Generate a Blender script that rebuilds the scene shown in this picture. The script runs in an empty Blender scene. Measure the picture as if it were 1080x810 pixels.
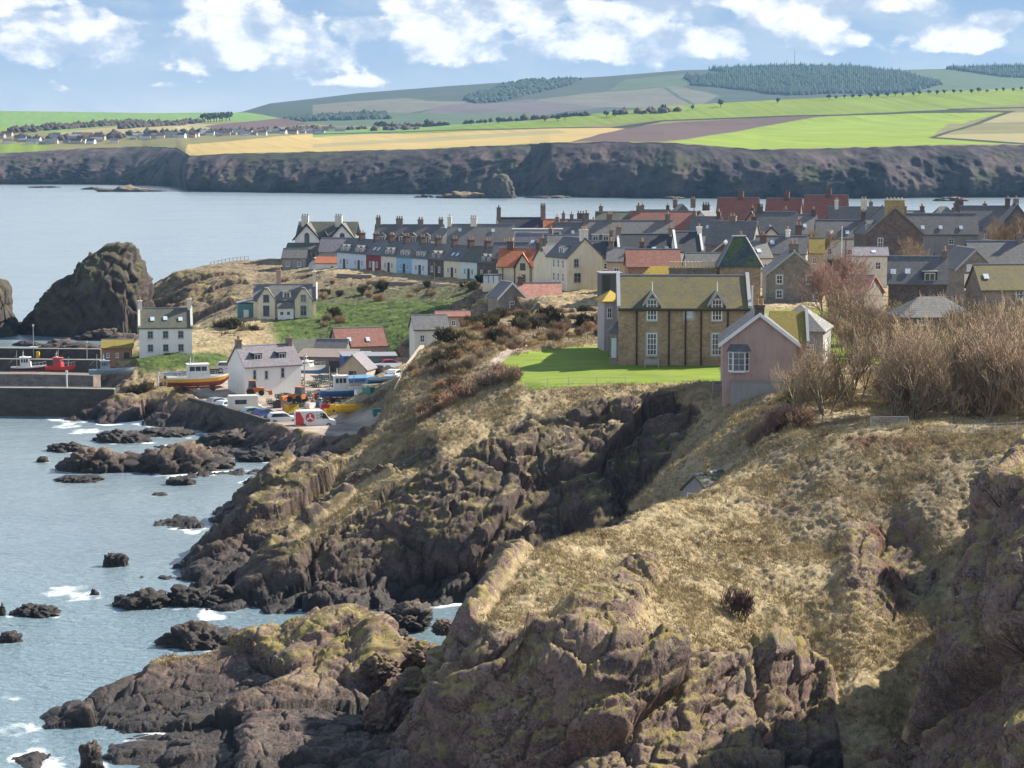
import bpy, math, random
import numpy as np
from mathutils import Vector, Matrix, geometry
random.seed(7); rng = np.random.default_rng(11)
sc = bpy.context.scene
COL = sc.collection
PI = math.pi
# ------------------------------------------------------------------ camera
F = 2436.0; HC = 42.0; TH = math.atan(251.0 / F); CT, ST = math.cos(TH), math.sin(TH)
cam = bpy.data.cameras.new('camera'); cam.sensor_width = 36.0; cam.lens = F * 36 / 1080
cam.clip_start = 1.0; cam.clip_end = 40000
co = bpy.data.objects.new('camera', cam); COL.objects.link(co)
co.location = (0, 0, HC); co.rotation_euler = (PI / 2 - TH, 0, 0); sc.camera = co

def P(u, v, d):
    """point on the sight line of photograph position (u, v) at distance d north of the camera"""
    a, b = (u - 540) / F, (405 - v) / F
    y = CT + b * ST; k = d / y
    return Vector((a * k, d, HC + (-ST + b * CT) * k))
def PZ(u, v, z):
    a, b = (u - 540) / F, (405 - v) / F
    k = (z - HC) / (-ST + b * CT)
    return Vector((a * k, (CT + b * ST) * k, z))
def X(u, d): return (u - 540) / F * d * (1.0 + 0.0)
def proj(x, y, z):
    dz = z - HC; zc = y * CT - dz * ST
    return 540 + F * x / zc, 405 - F * (y * ST + dz * CT) / zc

# ------------------------------------------------------------------ noise
_g = rng.normal(size=(256, 3)).astype(np.float32); _g /= np.linalg.norm(_g, axis=1)[:, None]
def _hash(ix, iy, iz, seed):
    h = ix.astype(np.uint32) * np.uint32(374761393) + iy.astype(np.uint32) * np.uint32(668265263) + iz.astype(np.uint32) * np.uint32(2246822519) + np.uint32((seed * 3266489917) & 0xffffffff)
    h ^= h >> np.uint32(15); h *= np.uint32(2246822519); h ^= h >> np.uint32(13)
    return h
def perlin(p, seed=0):
    p = np.asarray(p, np.float32); i = np.floor(p).astype(np.int32); f = p - i
    w = f * f * f * (f * (f * 6 - 15) + 10); out = 0
    for dx in (0, 1):
        wx = w[:, 0] if dx else 1 - w[:, 0]
        for dy in (0, 1):
            wy = w[:, 1] if dy else 1 - w[:, 1]
            for dz in (0, 1):
                wz = w[:, 2] if dz else 1 - w[:, 2]
                g = _g[_hash(i[:, 0] + dx, i[:, 1] + dy, i[:, 2] + dz, seed) & np.uint32(255)]
                out = out + wx * wy * wz * (g[:, 0] * (f[:, 0] - dx) + g[:, 1] * (f[:, 1] - dy) + g[:, 2] * (f[:, 2] - dz))
    return out * 1.5
def fbm(p, octv=4, seed=0, gain=.5, ridge=False):
    a, s, t = 1.0, 0, 0; p = np.asarray(p, np.float32)
    for k in range(octv):
        n = perlin(p, seed + k)
        if ridge: n = 1 - 2 * np.abs(n)
        s = s + a * n; t += a; a *= gain; p = p * 2.03 + 11.7
    return s / t
def worley(p, seed=0):
    p = np.asarray(p, np.float32); i = np.floor(p).astype(np.int32); f = p - i
    f1 = np.full(len(p), 9., np.float32); f2 = f1.copy(); cid = np.zeros(len(p), np.float32)
    for dx in (-1, 0, 1):
        for dy in (-1, 0, 1):
            for dz in (-1, 0, 1):
                h = _hash(i[:, 0] + dx, i[:, 1] + dy, i[:, 2] + dz, seed)
                jx = (h & np.uint32(1023)) / np.float32(1023); jy = ((h >> np.uint32(10)) & np.uint32(1023)) / np.float32(1023); jz = ((h >> np.uint32(20)) & np.uint32(1023)) / np.float32(1023)
                d = (dx + jx - f[:, 0]) ** 2 + (dy + jy - f[:, 1]) ** 2 + (dz + jz - f[:, 2]) ** 2
                n = d < f1
                f2 = np.where(n, f1, np.minimum(f2, d)); cid = np.where(n, jy, cid); f1 = np.where(n, d, f1)
    return np.sqrt(f1), np.sqrt(f2), cid
def facets(p, seed=0):
    """broken faces: each cell a plane of its own offset and tilt; returns height and distance to the crack"""
    p = np.asarray(p, np.float32); i = np.floor(p).astype(np.int32); f = p - i
    f1 = np.full(len(p), 9., np.float32); f2 = f1.copy(); hh = np.zeros(len(p), np.float32)
    for dx in (-1, 0, 1):
        for dy in (-1, 0, 1):
            for dz in (-1, 0, 1):
                h = _hash(i[:, 0] + dx, i[:, 1] + dy, i[:, 2] + dz, seed); k = np.float32(1023)
                ox = dx + (h & np.uint32(1023)) / k - f[:, 0]; oy = dy + ((h >> np.uint32(10)) & np.uint32(1023)) / k - f[:, 1]; oz = dz + ((h >> np.uint32(20)) & np.uint32(1023)) / k - f[:, 2]
                d = ox * ox + oy * oy + oz * oz; g = _g[(h * np.uint32(2654435761)) >> np.uint32(24)]
                pl = g[:, 0] * .6 - (g[:, 0] * ox * .35 + g[:, 1] * oy * .9 + g[:, 2] * oz * .9)
                n = d < f1
                f2 = np.where(n, f1, np.minimum(f2, d)); hh = np.where(n, pl, hh); f1 = np.where(n, d, f1)
    return hh, np.sqrt(f2) - np.sqrt(f1)
def sstep(a, b, x):
    t = np.clip((x - a) / (b - a), 0, 1); return t * t * (3 - 2 * t)
def inpoly(u, v, poly):
    r = np.zeros(u.shape, bool); n = len(poly)
    for k in range(n):
        (x1, y1), (x2, y2) = poly[k], poly[(k + 1) % n]
        if y1 == y2: continue
        r ^= ((y1 > v) != (y2 > v)) & (u < (x2 - x1) * (v - y1) / (y2 - y1) + x1)
    return r

# ------------------------------------------------------------------ object helpers
def link(name, me, parent=None, mats=()):
    o = bpy.data.objects.new(name, me); COL.objects.link(o)
    if parent is not None: o.parent = parent
    for m in mats: me.materials.append(m)
    return o
def tag(o, label=None, cat=None, group=None, kind=None):
    if label: o['label'] = label
    if cat: o['category'] = cat
    if group: o['group'] = group
    if kind: o['kind'] = kind
    return o
def empty(name, loc, rz=0.0, **k):
    o = bpy.data.objects.new(name, None); COL.objects.link(o); o.empty_display_size = .2
    o.location = loc; o.rotation_euler = (0, 0, rz)
    return tag(o, **k)
def np_mesh(name, V, Fq, smooth=False):
    me = bpy.data.meshes.new(name); V = np.asarray(V, np.float32); Fq = np.asarray(Fq, np.int32)
    n = Fq.shape[1]
    me.vertices.add(len(V)); me.vertices.foreach_set('co', V.ravel())
    me.loops.add(Fq.size); me.loops.foreach_set('vertex_index', Fq.ravel())
    me.polygons.add(len(Fq)); me.polygons.foreach_set('loop_start', np.arange(0, Fq.size, n, dtype=np.int32))
    me.update(calc_edges=True)
    if smooth: me.polygons.foreach_set('use_smooth', np.ones(len(Fq), bool))
    return me
class MB:
    """collects shapes for one mesh"""
    def __init__(s): s.v = []; s.f = []; s.m = []; s.sm = []
    def add(s, vs, fs, mi=0, sm=False):
        o = len(s.v); s.v += [tuple(x) for x in vs]
        for f in fs: s.f.append([o + i for i in f]); s.m.append(mi); s.sm.append(sm)
    def box(s, x0, x1, y0, y1, z0, z1, mi=0):
        s.add([(x0, y0, z0), (x1, y0, z0), (x1, y1, z0), (x0, y1, z0), (x0, y0, z1), (x1, y0, z1), (x1, y1, z1), (x0, y1, z1)],
              [(3, 2, 1, 0), (4, 5, 6, 7), (0, 1, 5, 4), (1, 2, 6, 5), (2, 3, 7, 6), (3, 0, 4, 7)], mi)
    def prism(s, poly, axis, a, b, mi=0):
        """2D polygon extruded along axis from a to b"""
        n = len(poly)
        def q(p, t): return (t, p[0], p[1]) if axis == 'x' else ((p[0], t, p[1]) if axis == 'y' else (p[0], p[1], t))
        s.add([q(p, a) for p in poly] + [q(p, b) for p in poly], [tuple(range(n))[::-1], tuple(range(n, 2 * n))] + [(i, (i + 1) % n, n + (i + 1) % n, n + i) for i in range(n)], mi)
    def tube(s, p, q, r0, r1=None, n=8, mi=0, cap=True):
        p, q = Vector(p), Vector(q); r1 = r0 if r1 is None else r1
        d = (q - p).normalized(); a = d.orthogonal().normalized(); b = d.cross(a)
        vs = [p + (a * math.cos(2 * PI * k / n) + b * math.sin(2 * PI * k / n)) * r0 for k in range(n)] + [q + (a * math.cos(2 * PI * k / n) + b * math.sin(2 * PI * k / n)) * r1 for k in range(n)]
        fs = [(k, (k + 1) % n, n + (k + 1) % n, n + k) for k in range(n)]
        if cap: fs += [tuple(range(n))[::-1], tuple(range(n, 2 * n))]
        s.add(vs, fs, mi, False)
    def path(s, pts, r, n=6, mi=0):
        for a, b in zip(pts, pts[1:]): s.tube(a, b, r, r, n, mi)
    def build(s, name, mats, parent=None, loc=None):
        me = bpy.data.meshes.new(name); me.from_pydata(s.v, [], s.f)
        mats = mats if isinstance(mats, (list, tuple)) else [mats]
        o = link(name, me, parent, mats)
        me.polygons.foreach_set('material_index', s.m); me.polygons.foreach_set('use_smooth', s.sm)
        me.validate(); me.update()
        import bmesh
        bm = bmesh.new(); bm.from_mesh(me); bmesh.ops.recalc_face_normals(bm, faces=bm.faces); bm.to_mesh(me); bm.free()
        if loc is not None: o.location = loc
        return o
def kids(o): return [c for c in bpy.data.objects if c.parent == o]
def copy_tree(o, parent=None):
    c = o.copy(); COL.objects.link(c)
    if parent is not None: c.parent = parent
    for k in list(o.children): copy_tree(k, c)
    return c

# ------------------------------------------------------------------ materials
class NT:
    def __init__(s, m):
        s.nt = m.node_tree; s.n = s.nt.nodes; s.l = s.nt.links
    def new(s, t, **k):
        n = s.n.new(t)
        for a, b in k.items(): setattr(n, a, b)
        return n
    def put(s, sock, v):
        if isinstance(v, bpy.types.NodeSocket): s.l.new(v, sock)
        elif v is not None:
            if hasattr(sock, 'default_value'):
                dv = sock.default_value
                if hasattr(dv, '__len__'):
                    if not hasattr(v, '__len__'): v = [v] * len(dv)
                    v = list(v)
                    if len(dv) == 4 and len(v) == 3: v += [1.0]
                sock.default_value = v
    def math(s, op, a, b=None, c=None, clamp=False):
        n = s.new('ShaderNodeMath', operation=op, use_clamp=clamp); s.put(n.inputs[0], a)
        if b is not None: s.put(n.inputs[1], b)
        if c is not None: s.put(n.inputs[2], c)
        return n.outputs[0]
    def vmath(s, op, a, b=None, o=0, scale=None):
        n = s.new('ShaderNodeVectorMath', operation=op); s.put(n.inputs[0], a)
        if b is not None: s.put(n.inputs[1], b)
        if scale is not None: s.put(n.inputs[3], scale)
        return n.outputs[o]
    def mix(s, f, a, b, blend='MIX'):
        n = s.new('ShaderNodeMix', data_type='RGBA', blend_type=blend); s.put(n.inputs[0], f); s.put(n.inputs[6], a); s.put(n.inputs[7], b)
        return n.outputs[2]
    def noise(s, vec, scale, detail=4, rough=.55, dist=0, out=0, dim='3D'):
        n = s.new('ShaderNodeTexNoise', noise_dimensions=dim); s.put(n.inputs['Vector'], vec); s.put(n.inputs['Scale'], scale); s.put(n.inputs['Detail'], detail); s.put(n.inputs['Roughness'], rough); s.put(n.inputs['Distortion'], dist)
        return n.outputs[out]
    def vor(s, vec, scale, feature='F1', out=0, rand=1):
        n = s.new('ShaderNodeTexVoronoi', feature=feature); s.put(n.inputs['Vector'], vec); s.put(n.inputs['Scale'], scale); s.put(n.inputs['Randomness'], rand)
        return n.outputs[out]
    def ramp(s, f, stops, interp='LINEAR'):
        n = s.new('ShaderNodeValToRGB'); n.color_ramp.interpolation = interp; e = n.color_ramp.elements
        while len(e) < len(stops): e.new(.5)
        for k, (p, c) in enumerate(stops):
            e[k].position = p; c = (c, c, c) if not hasattr(c, '__len__') else c; e[k].color = (*c[:3], 1)
        s.put(n.inputs[0], f); return n.outputs[0]
    def smooth(s, a, b, x):
        n = s.new('ShaderNodeMapRange', interpolation_type='SMOOTHSTEP'); s.put(n.inputs[0], x); s.put(n.inputs[1], a); s.put(n.inputs[2], b); s.put(n.inputs[3], 0.0); s.put(n.inputs[4], 1.0)
        return n.outputs[0]
    def bump(s, h, strength=.5, dist=.1, normal=None):
        n = s.new('ShaderNodeBump'); s.put(n.inputs['Strength'], strength); s.put(n.inputs['Distance'], dist); s.put(n.inputs['Height'], h)
        if normal is not None: s.put(n.inputs['Normal'], normal)
        return n.outputs[0]
    def sep(s, v):
        n = s.new('ShaderNodeSeparateXYZ'); s.put(n.inputs[0], v); return n.outputs
    def comb(s, x, y, z):
        n = s.new('ShaderNodeCombineXYZ'); s.put(n.inputs[0], x); s.put(n.inputs[1], y); s.put(n.inputs[2], z); return n.outputs[0]
    def attr(s, name, out='Fac'):
        n = s.new('ShaderNodeAttribute', attribute_name=name); return n.outputs[out]
def new_mat(name):
    m = bpy.data.materials.new(name); m.use_nodes = True; t = NT(m); t.n.clear()
    b = t.new('ShaderNodeBsdfPrincipled'); o = t.new('ShaderNodeOutputMaterial'); t.l.new(b.outputs[0], o.inputs[0])
    t.b = b; return m, t
def objc(t):
    return t.new('ShaderNodeTexCoord').outputs['Object']
def worldpos(t):
    return t.new('ShaderNodeNewGeometry').outputs['Position']
_mc = {}
def plain(name, c, rough=.6, var=.18, scale=2.0, metal=0, bump=0.0, spec=.4):
    """painted or simple surface with slight uneven weathering"""
    if name in _mc: return _mc[name]
    m, t = new_mat(name); v = objc(t)
    n = t.noise(v, scale, 5, .6); n2 = t.noise(v, scale * 9, 3, .6)
    f = t.math('ADD', t.math('MULTIPLY', n, .7), t.math('MULTIPLY', n2, .3))
    dark = [x * (1 - var * 1.6) for x in c]; lite = [min(.9, x * (1 + var * .7)) for x in c]
    t.put(t.b.inputs['Base Color'], t.ramp(f, [(.3, dark), (.52, c), (.75, lite)]))
    t.put(t.b.inputs['Roughness'], rough); t.put(t.b.inputs['Metallic'], metal); t.put(t.b.inputs['Specular IOR Level'], spec)
    if bump: t.put(t.b.inputs['Normal'], t.bump(n2, .6, bump))
    _mc[name] = m; return m
def render_wall(name, c, streak=.35):
    """harled / painted render with grime streaks and lichen"""
    if name in _mc: return _mc[name]
    m, t = new_mat(name); v = objc(t); x, y, z = t.sep(v)
    h = t.math('ADD', x, t.math('MULTIPLY', y, 1.3))
    st = t.noise(t.comb(t.math('MULTIPLY', h, 2.2), 0.0, t.math('MULTIPLY', z, .22)), 1.0, 5, .65)
    pt = t.noise(v, .7, 5, .6); fine = t.noise(v, 14, 3, .6)
    f = t.math('ADD', t.math('MULTIPLY', st, .5), t.math('MULTIPLY', pt, .5))
    col = t.ramp(f, [(.28, [q * (1 - streak) * k for q, k in zip(c, (1, .97, .92))]), (.5, c), (.8, [min(.85, q * 1.08) for q in c])])
    t.put(t.b.inputs['Base Color'], t.mix(t.math('MULTIPLY', fine, .25), col, [q * .6 for q in c]))
    t.put(t.b.inputs['Roughness'], .85); t.put(t.b.inputs['Normal'], t.bump(fine, .5, .02))
    _mc[name] = m; return m
def stone_wall(name, c1, c2, mortar, sx=.55, sy=.28):
    if name in _mc: return _mc[name]
    m, t = new_mat(name); v = objc(t); x, y, z = t.sep(v)
    w = t.noise(v, 3, 3, .6)
    h = t.math('ADD', t.math('ADD', x, y), t.math('MULTIPLY', w, .12))
    b = t.new('ShaderNodeTexBrick'); t.put(b.inputs['Vector'], t.comb(h, t.math('ADD', z, t.math('MULTIPLY', w, .08)), 0.0))
    t.put(b.inputs['Color1'], c1); t.put(b.inputs['Color2'], c2); t.put(b.inputs['Mortar'], mortar)
    t.put(b.inputs['Scale'], 1.0); t.put(b.inputs['Mortar Size'], .018); t.put(b.inputs['Brick Width'], sx); t.put(b.inputs['Row Height'], sy); t.put(b.inputs['Bias'], 0.0)
    n = t.noise(v, .8, 5, .65); n2 = t.noise(v, 4.5, 4, .7)
    col = t.mix(t.ramp(n, [(.35, .0), (.7, .75)]), b.outputs[0], [q * .55 for q in c1])
    col = t.mix(t.ramp(n2, [(.45, .0), (.75, .6)]), col, [min(.7, q * 1.45) for q in c2])
    t.put(t.b.inputs['Base Color'], col); t.put(t.b.inputs['Roughness'], .9)
    t.put(t.b.inputs['Normal'], t.bump(t.math('SUBTRACT', n2, t.math('MULTIPLY', b.outputs[1], .6)), .6, .04))
    _mc[name] = m; return m
def slate(name, c, moss=None, mossamt=.0, row=.28, lichen=.2):
    """roof: courses by height, patchy tone, moss and lichen"""
    if name in _mc: return _mc[name]
    m, t = new_mat(name); v = objc(t); x, y, z = t.sep(v)
    b = t.new('ShaderNodeTexBrick'); t.put(b.inputs['Vector'], t.comb(t.math('ADD', x, t.math('MULTIPLY', y, .13)), t.math('MULTIPLY', z, 1.35), 0.0))
    t.put(b.inputs['Color1'], [q * .78 for q in c]); t.put(b.inputs['Color2'], [q * 1.2 for q in c]); t.put(b.inputs['Mortar'], [q * .45 for q in c])
    t.put(b.inputs['Scale'], 1.0); t.put(b.inputs['Mortar Size'], .02); t.put(b.inputs['Brick Width'], .34); t.put(b.inputs['Row Height'], row)
    rnd = t.new('ShaderNodeObjectInfo').outputs['Random']
    off = t.vmath('ADD', v, t.comb(t.math('MULTIPLY', rnd, 40), 0.0, 0.0))
    n = t.noise(off, .5, 6, .65); n2 = t.noise(off, 3.1, 5, .7)
    col = t.mix(t.ramp(n, [(.3, .55), (.62, .0)]), b.outputs[0], [q * .6 for q in c])
    col = t.mix(t.ramp(n2, [(.58, .0), (.78, lichen * 2)]), col, (.33, .32, .24))
    if moss:
        f = t.math('ADD', t.math('MULTIPLY', n, .55), t.math('MULTIPLY', n2, .45))
        col = t.mix(t.ramp(f, [(.62 - mossamt * .4, .0), (.75 - mossamt * .4, .92)]), col, t.mix(n2, [q * .55 for q in moss], [min(.6, q * 1.35) for q in moss]))
    t.put(t.b.inputs['Base Color'], col); t.put(t.b.inputs['Roughness'], .75)
    t.put(t.b.inputs['Normal'], t.bump(t.math('ADD', b.outputs[1], n2), .45, .03))
    _mc[name] = m; return m
def glass_mat(name, c=(.03, .04, .05), rough=.08):
    if name in _mc: return _mc[name]
    m, t = new_mat(name); n = t.noise(objc(t), .9, 2)
    t.put(t.b.inputs['Base Color'], t.ramp(n, [(.35, c), (.7, [q * 2.6 for q in c])])); t.put(t.b.inputs['Roughness'], rough); t.put(t.b.inputs['Specular IOR Level'], .7)
    _mc[name] = m; return m
# ------------------------------------------------------------------ near terrain
K = []                                    # control points x, y, z
def L(*pts):                              # polyline of sight-line points (u, v, distance), filled in every few metres
    q = [P(*p) for p in pts]
    for a, b in zip(q, q[1:] + [None]):
        if b is None: K.append(tuple(a)); break
        n = max(1, int((b - a).length / 3.5))
        for k in range(n): K.append(tuple(a.lerp(b, k / n)))
def W(z, d, us, wob=0):                   # row at a height
    q = [Vector((X(u, d), d, z)) for u in us]
    for a, b in zip(q, q[1:] + [None]):
        if b is None: K.append(tuple(a)); break
        n = max(1, int((b - a).length / 6))
        for k in range(n): K.append(tuple(a.lerp(b, k / n)))
def WP(*pts):                             # polyline of (u, d, z)
    q = [Vector((X(u, d), d, z)) for u, d, z in pts]
    for a, b in zip(q, q[1:] + [None]):
        if b is None: K.append(tuple(a)); break
        n = max(1, int((b - a).length / 3.5))
        for k in range(n): K.append(tuple(a.lerp(b, k / n)))
# headland in front: plateau edge, brow, ridge down to the nose
L((800, 476, 205), (830, 462, 203), (870, 458, 201), (920, 456, 200), (980, 455, 199), (1030, 456, 197), (1090, 458, 192), (1200, 450, 190))
W(17.2, 211, [840, 900, 1000, 1090, 1260]); W(17.5, 222, [850, 900, 1000, 1090, 1260]); W(17.6, 236, [860, 950, 1050, 1260])
L((790, 490, 201), (760, 513, 196), (720, 527, 190), (690, 533, 185), (660, 552, 181), (620, 560, 176), (580, 567, 171), (560, 578, 168), (540, 610, 163), (520, 640, 158), (500, 660, 154), (486, 688, 151))
L((830, 500, 196), (880, 490, 194), (960, 490, 192), (1020, 495, 188))
L((820, 550, 187), (880, 530, 187), (940, 530, 187), (990, 530, 184))
L((600, 620, 162), (680, 600, 171), (740, 580, 179), (800, 560, 185)); L((640, 645, 156), (700, 640, 161), (780, 620, 171))
L((505, 668, 149.5), (530, 655, 151), (560, 655, 152), (600, 672, 150), (650, 690, 149), (700, 690, 151), (760, 690, 154), (800, 690, 157), (835, 700, 159))
L((478, 730, 149), (470, 770, 147), (480, 830, 144.5)); L((540, 720, 148.3), (560, 760, 146.8), (560, 830, 143.5)); L((640, 780, 145.5), (650, 835, 142)); L((730, 770, 148.5), (740, 835, 144.5)); L((815, 780, 152), (830, 840, 147))
L((500, 700, 149), (600, 715, 148), (700, 735, 149), (790, 735, 154))
L((455, 740, 152), (450, 800, 149), (440, 840, 147))
L((900, 600, 174), (900, 650, 166), (905, 720, 158), (915, 790, 151.5), (920, 850, 147)); L((950, 600, 176), (955, 660, 167), (955, 730, 159), (955, 810, 151))
L((850, 640, 169), (855, 700, 162), (862, 760, 156.5))
# crag on the right edge, nearer
L((1095, 478, 158), (1072, 490, 152), (1050, 525, 147), (1032, 590, 143), (1020, 650, 141), (1010, 720, 139.5), (1000, 830, 137))
L((1075, 500, 141), (1070, 560, 137), (1060, 640, 133), (1050, 720, 130), (1040, 830, 126)); L((1120, 520, 138), (1120, 650, 131), (1120, 820, 124)); WP((1220, 140, 14), (1220, 131, 12), (1220, 124, 8))
WP((1200, 165, 12), (1150, 152, 14)); WP((1030, 184, 13), (1015, 172, 9), (1000, 162, 6), (985, 154, 2.5)); WP((1060, 183, 14.5), (1050, 168, 10), (1030, 155, 8)); WP((1095, 178, 18.5), (1200, 172, 16))
# inlet behind the ridge
WP((470, 172, -1.5), (500, 179, -1.5), (540, 187, -1.3), (570, 193, -1), (610, 200, .5), (650, 205, 3), (700, 211, 7.5), (740, 210, 10), (775, 209, 12.5))
W(-1.8, 196, [470, 520, 555]); W(-1.8, 203, [280, 350, 420, 480, 540])
WP((575, 203, -.8), (600, 207, .2))
# rock on the left at the waterline
L((36, 792, 162.5), (60, 757, 168), (110, 722, 172), (145, 700, 174), (160, 688, 175), (215, 682, 176), (235, 668, 177), (270, 663, 177), (300, 668, 177), (330, 653, 178), (350, 645, 178), (370, 642, 178), (390, 650, 177), (412, 688, 173), (425, 720, 170), (436, 750, 167))
WP((20, 166, -2), (60, 172, -2.2), (110, 177, -2.2), (160, 180, -2.2), (230, 183, -2.2), (300, 184, -2), (360, 185, -2), (400, 184, -2), (425, 178, -1.6), (450, 172, -1.2), (460, 165, -.3))
L((110, 765, 165), (200, 728, 171), (250, 705, 173.5), (320, 700, 173.5), (380, 692, 174.5)); L((100, 785, 161), (200, 770, 162), (300, 750, 164.5), (380, 745, 168), (420, 760, 165)); L((60, 800, 158.5), (120, 802, 155.5), (180, 800, 154), (250, 800, 153), (330, 800, 153), (400, 800, 153), (440, 800, 151))
WP((30, 157, -1.2), (100, 151, -.9), (180, 148, -.6), (250, 147, -.6), (330, 147, -.4), (400, 147, -.2)); WP((430, 162, .8), (445, 157, 1.2), (452, 165, .6))
# cliff in the middle: lawn edge, ridge falling to the sea on the left, foot
W(16.9, 231.5, [778, 800, 835]); L((810, 420, 228), (782, 411, 234), (760, 410, 236), (720, 408, 237), (680, 413, 237), (640, 415, 237), (600, 417, 236.5), (560, 423, 236), (540, 431, 235), (500, 446, 233), (462, 461, 230), (411, 507, 226), (379, 519, 224), (353, 539, 221), (318, 568, 218), (290, 604, 214), (272, 628, 211.5))
W(17.4, 240, [570, 650, 720, 770])
WP((258, 209, -.6), (300, 207.5, -.6), (350, 208, -.6), (420, 209, -.6), (480, 210, -.5), (540, 212, -.3), (580, 214, .3), (620, 217, 1.5), (660, 221, 4.5), (695, 225.5, 8.5), (722, 229, 12.5), (745, 231, 15))
L((470, 500, 223), (520, 480, 226), (580, 470, 228), (640, 462, 230)); L((440, 560, 216.5), (475, 520, 220), (500, 530, 219)); L((400, 580, 215), (360, 590, 214.5))
L((640, 545, 219), (690, 503, 221), (740, 470, 222), (780, 470, 216), (760, 440, 228))
# sea bed west of the inlets
for d, us in ((130, [-200, 0, 200, 400]), (146, [-200, 0, 200, 380]), (158, [-200, -50, 20]), (175, [-200, -60, 15]), (188, [-200, -50, 100, 250]), (200, [-200, -50, 100, 250]), (213, [-200, -50, 100, 180, 240]), (228, [-200, -50, 100, 175]), (243, [-200, 0, 120, 200]), (262, [-200, 0, 120, 210]), (285, [-200, 0, 100, 200]), (310, [-200, 0, 100]), (335, [-200, -60, 20, 70])): W(-2.5, d, us)
# ridges beyond
L((430, 400, 262), (400, 448, 252), (370, 474, 248), (330, 502, 243), (286, 536, 236), (263, 560, 231), (235, 590, 226), (205, 611, 222.5))
WP((190, 220, -1), (215, 217, -.9), (240, 213, -.9)); WP((300, 224, 1.8), (330, 231, 3.6), (360, 236, 5.5), (400, 241, 8), (440, 246, 11)); WP((270, 218, -.3), (285, 221, .8))
L((385, 470, 258), (360, 487, 259), (340, 489, 261), (315, 482, 262.5), (290, 496, 260), (265, 525, 257), (235, 555, 253))
WP((222, 251, -1), (245, 262, -1.2), (275, 268, -1.2), (310, 273, -.6), (340, 275, .3), (365, 273, 1)); WP((250, 244, -1.2), (290, 249, .6), (330, 253, 3.4), (360, 254, 6))
# brown hill, its brow against the harbour
L((388, 463, 253), (405, 440, 257), (425, 400, 264), (440, 371, 272), (460, 355, 282), (490, 342, 293), (530, 333, 305), (580, 330, 318), (620, 332, 330), (650, 334, 338))
WP((385, 268, 2.4), (405, 276, 3.2), (428, 290, 5), (455, 305, 8), (490, 320, 11.5), (540, 333, 15.5), (600, 348, 17.3))
L((535, 372, 268), (500, 385, 262), (470, 400, 258)); L((500, 415, 248), (470, 430, 244), (440, 450, 241)); L((530, 400, 246), (530, 388, 258)); L((560, 371, 272), (640, 366, 281), (640, 384, 258), (750, 384, 259))
# village ground
for d, z in ((250, 17.55), (270, 17.8), (300, 18), (330, 18.6)): W(z, d, ([660, 760, 860, 1000, 1130, 1300] if d < 320 else [670, 760, 860, 1000, 1130, 1300]))
W(19.2, 360, [570, 700, 900, 1100, 1300]); W(19, 385, [560, 700, 900, 1100, 1300]); W(17.2, 403, [515, 560, 590]); W(19.6, 420, [600, 700, 900, 1100, 1300]); W(20, 450, [580, 700, 900, 1100, 1300]); W(17.5, 430, [520, 560])
W(16, 460, [520, 560]); W(18, 500, [560, 600, 640]); W(20, 500, [700, 900, 1100, 1300]); W(19, 560, [560, 640]); W(20, 560, [700, 900, 1100, 1300]); W(19, 610, [600, 800, 1000, 1300]); W(-4, 660, [-300, 0, 300, 500, 800, 1000, 1300])
L((355, 284, 525), (372, 284, 521), (400, 286, 513), (440, 290, 501), (480, 294, 489), (525, 298, 476)); WP((355, 540, 14.5), (440, 520, 14.5), (520, 495, 15)); L((345, 287, 505), (400, 294, 495), (460, 300, 480), (510, 304, 462))
L((300, 276, 557), (340, 272, 557), (400, 275, 550)); W(15.5, 560, [420, 480, 520]); W(-4, 612, [-300, 0, 200, 300, 380, 450, 520])
# bluff at the point
L((310, 271, 562), (250, 274, 560), (215, 279, 556), (190, 288, 553), (168, 300, 550), (158, 318, 547)); WP((320, 583, 13), (250, 580, 8), (180, 575, 3)); L((300, 288, 535), (250, 295, 530), (200, 305, 528)); L((170, 335, 517), (215, 335, 510), (260, 318, 505))
WP((150, 530, -1.5), (150, 500, -1.5), (148, 470, -.8), (145, 450, .5)); W(-3, 540, [-300, -100, 60, 130]); W(-3, 500, [-300, -100, 60, 130]); W(-3, 460, [-300, -100, 60, 120])
# harbour slope and pads
W(8.6, 452, [258, 300, 345]); L((300, 345, 440), (350, 370, 420), (400, 372, 412), (440, 368, 402)); L((340, 320, 470), (400, 315, 470), (450, 313, 462)); L((500, 318, 440), (500, 333, 420), (450, 350, 412)); L((535, 327, 372), (590, 327, 365)); WP((470, 370, 12), (440, 372, 7.5))
L((265, 337, 455), (270, 315, 485), (320, 312, 490)); W(6.2, 392, [140, 180, 215]); W(6.4, 410, [135, 180, 220]); WP((125, 398, 4.4), (105, 402, 4)); WP((145, 384, 4.4), (180, 383, 4.2), (235, 386, 3.8)); WP((240, 410, 6.5), (250, 425, 7.5)); W(6.5, 430, [150, 180, 210]); WP((95, 392, -1.5), (95, 410, -1.5), (95, 430, -1.5))
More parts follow.
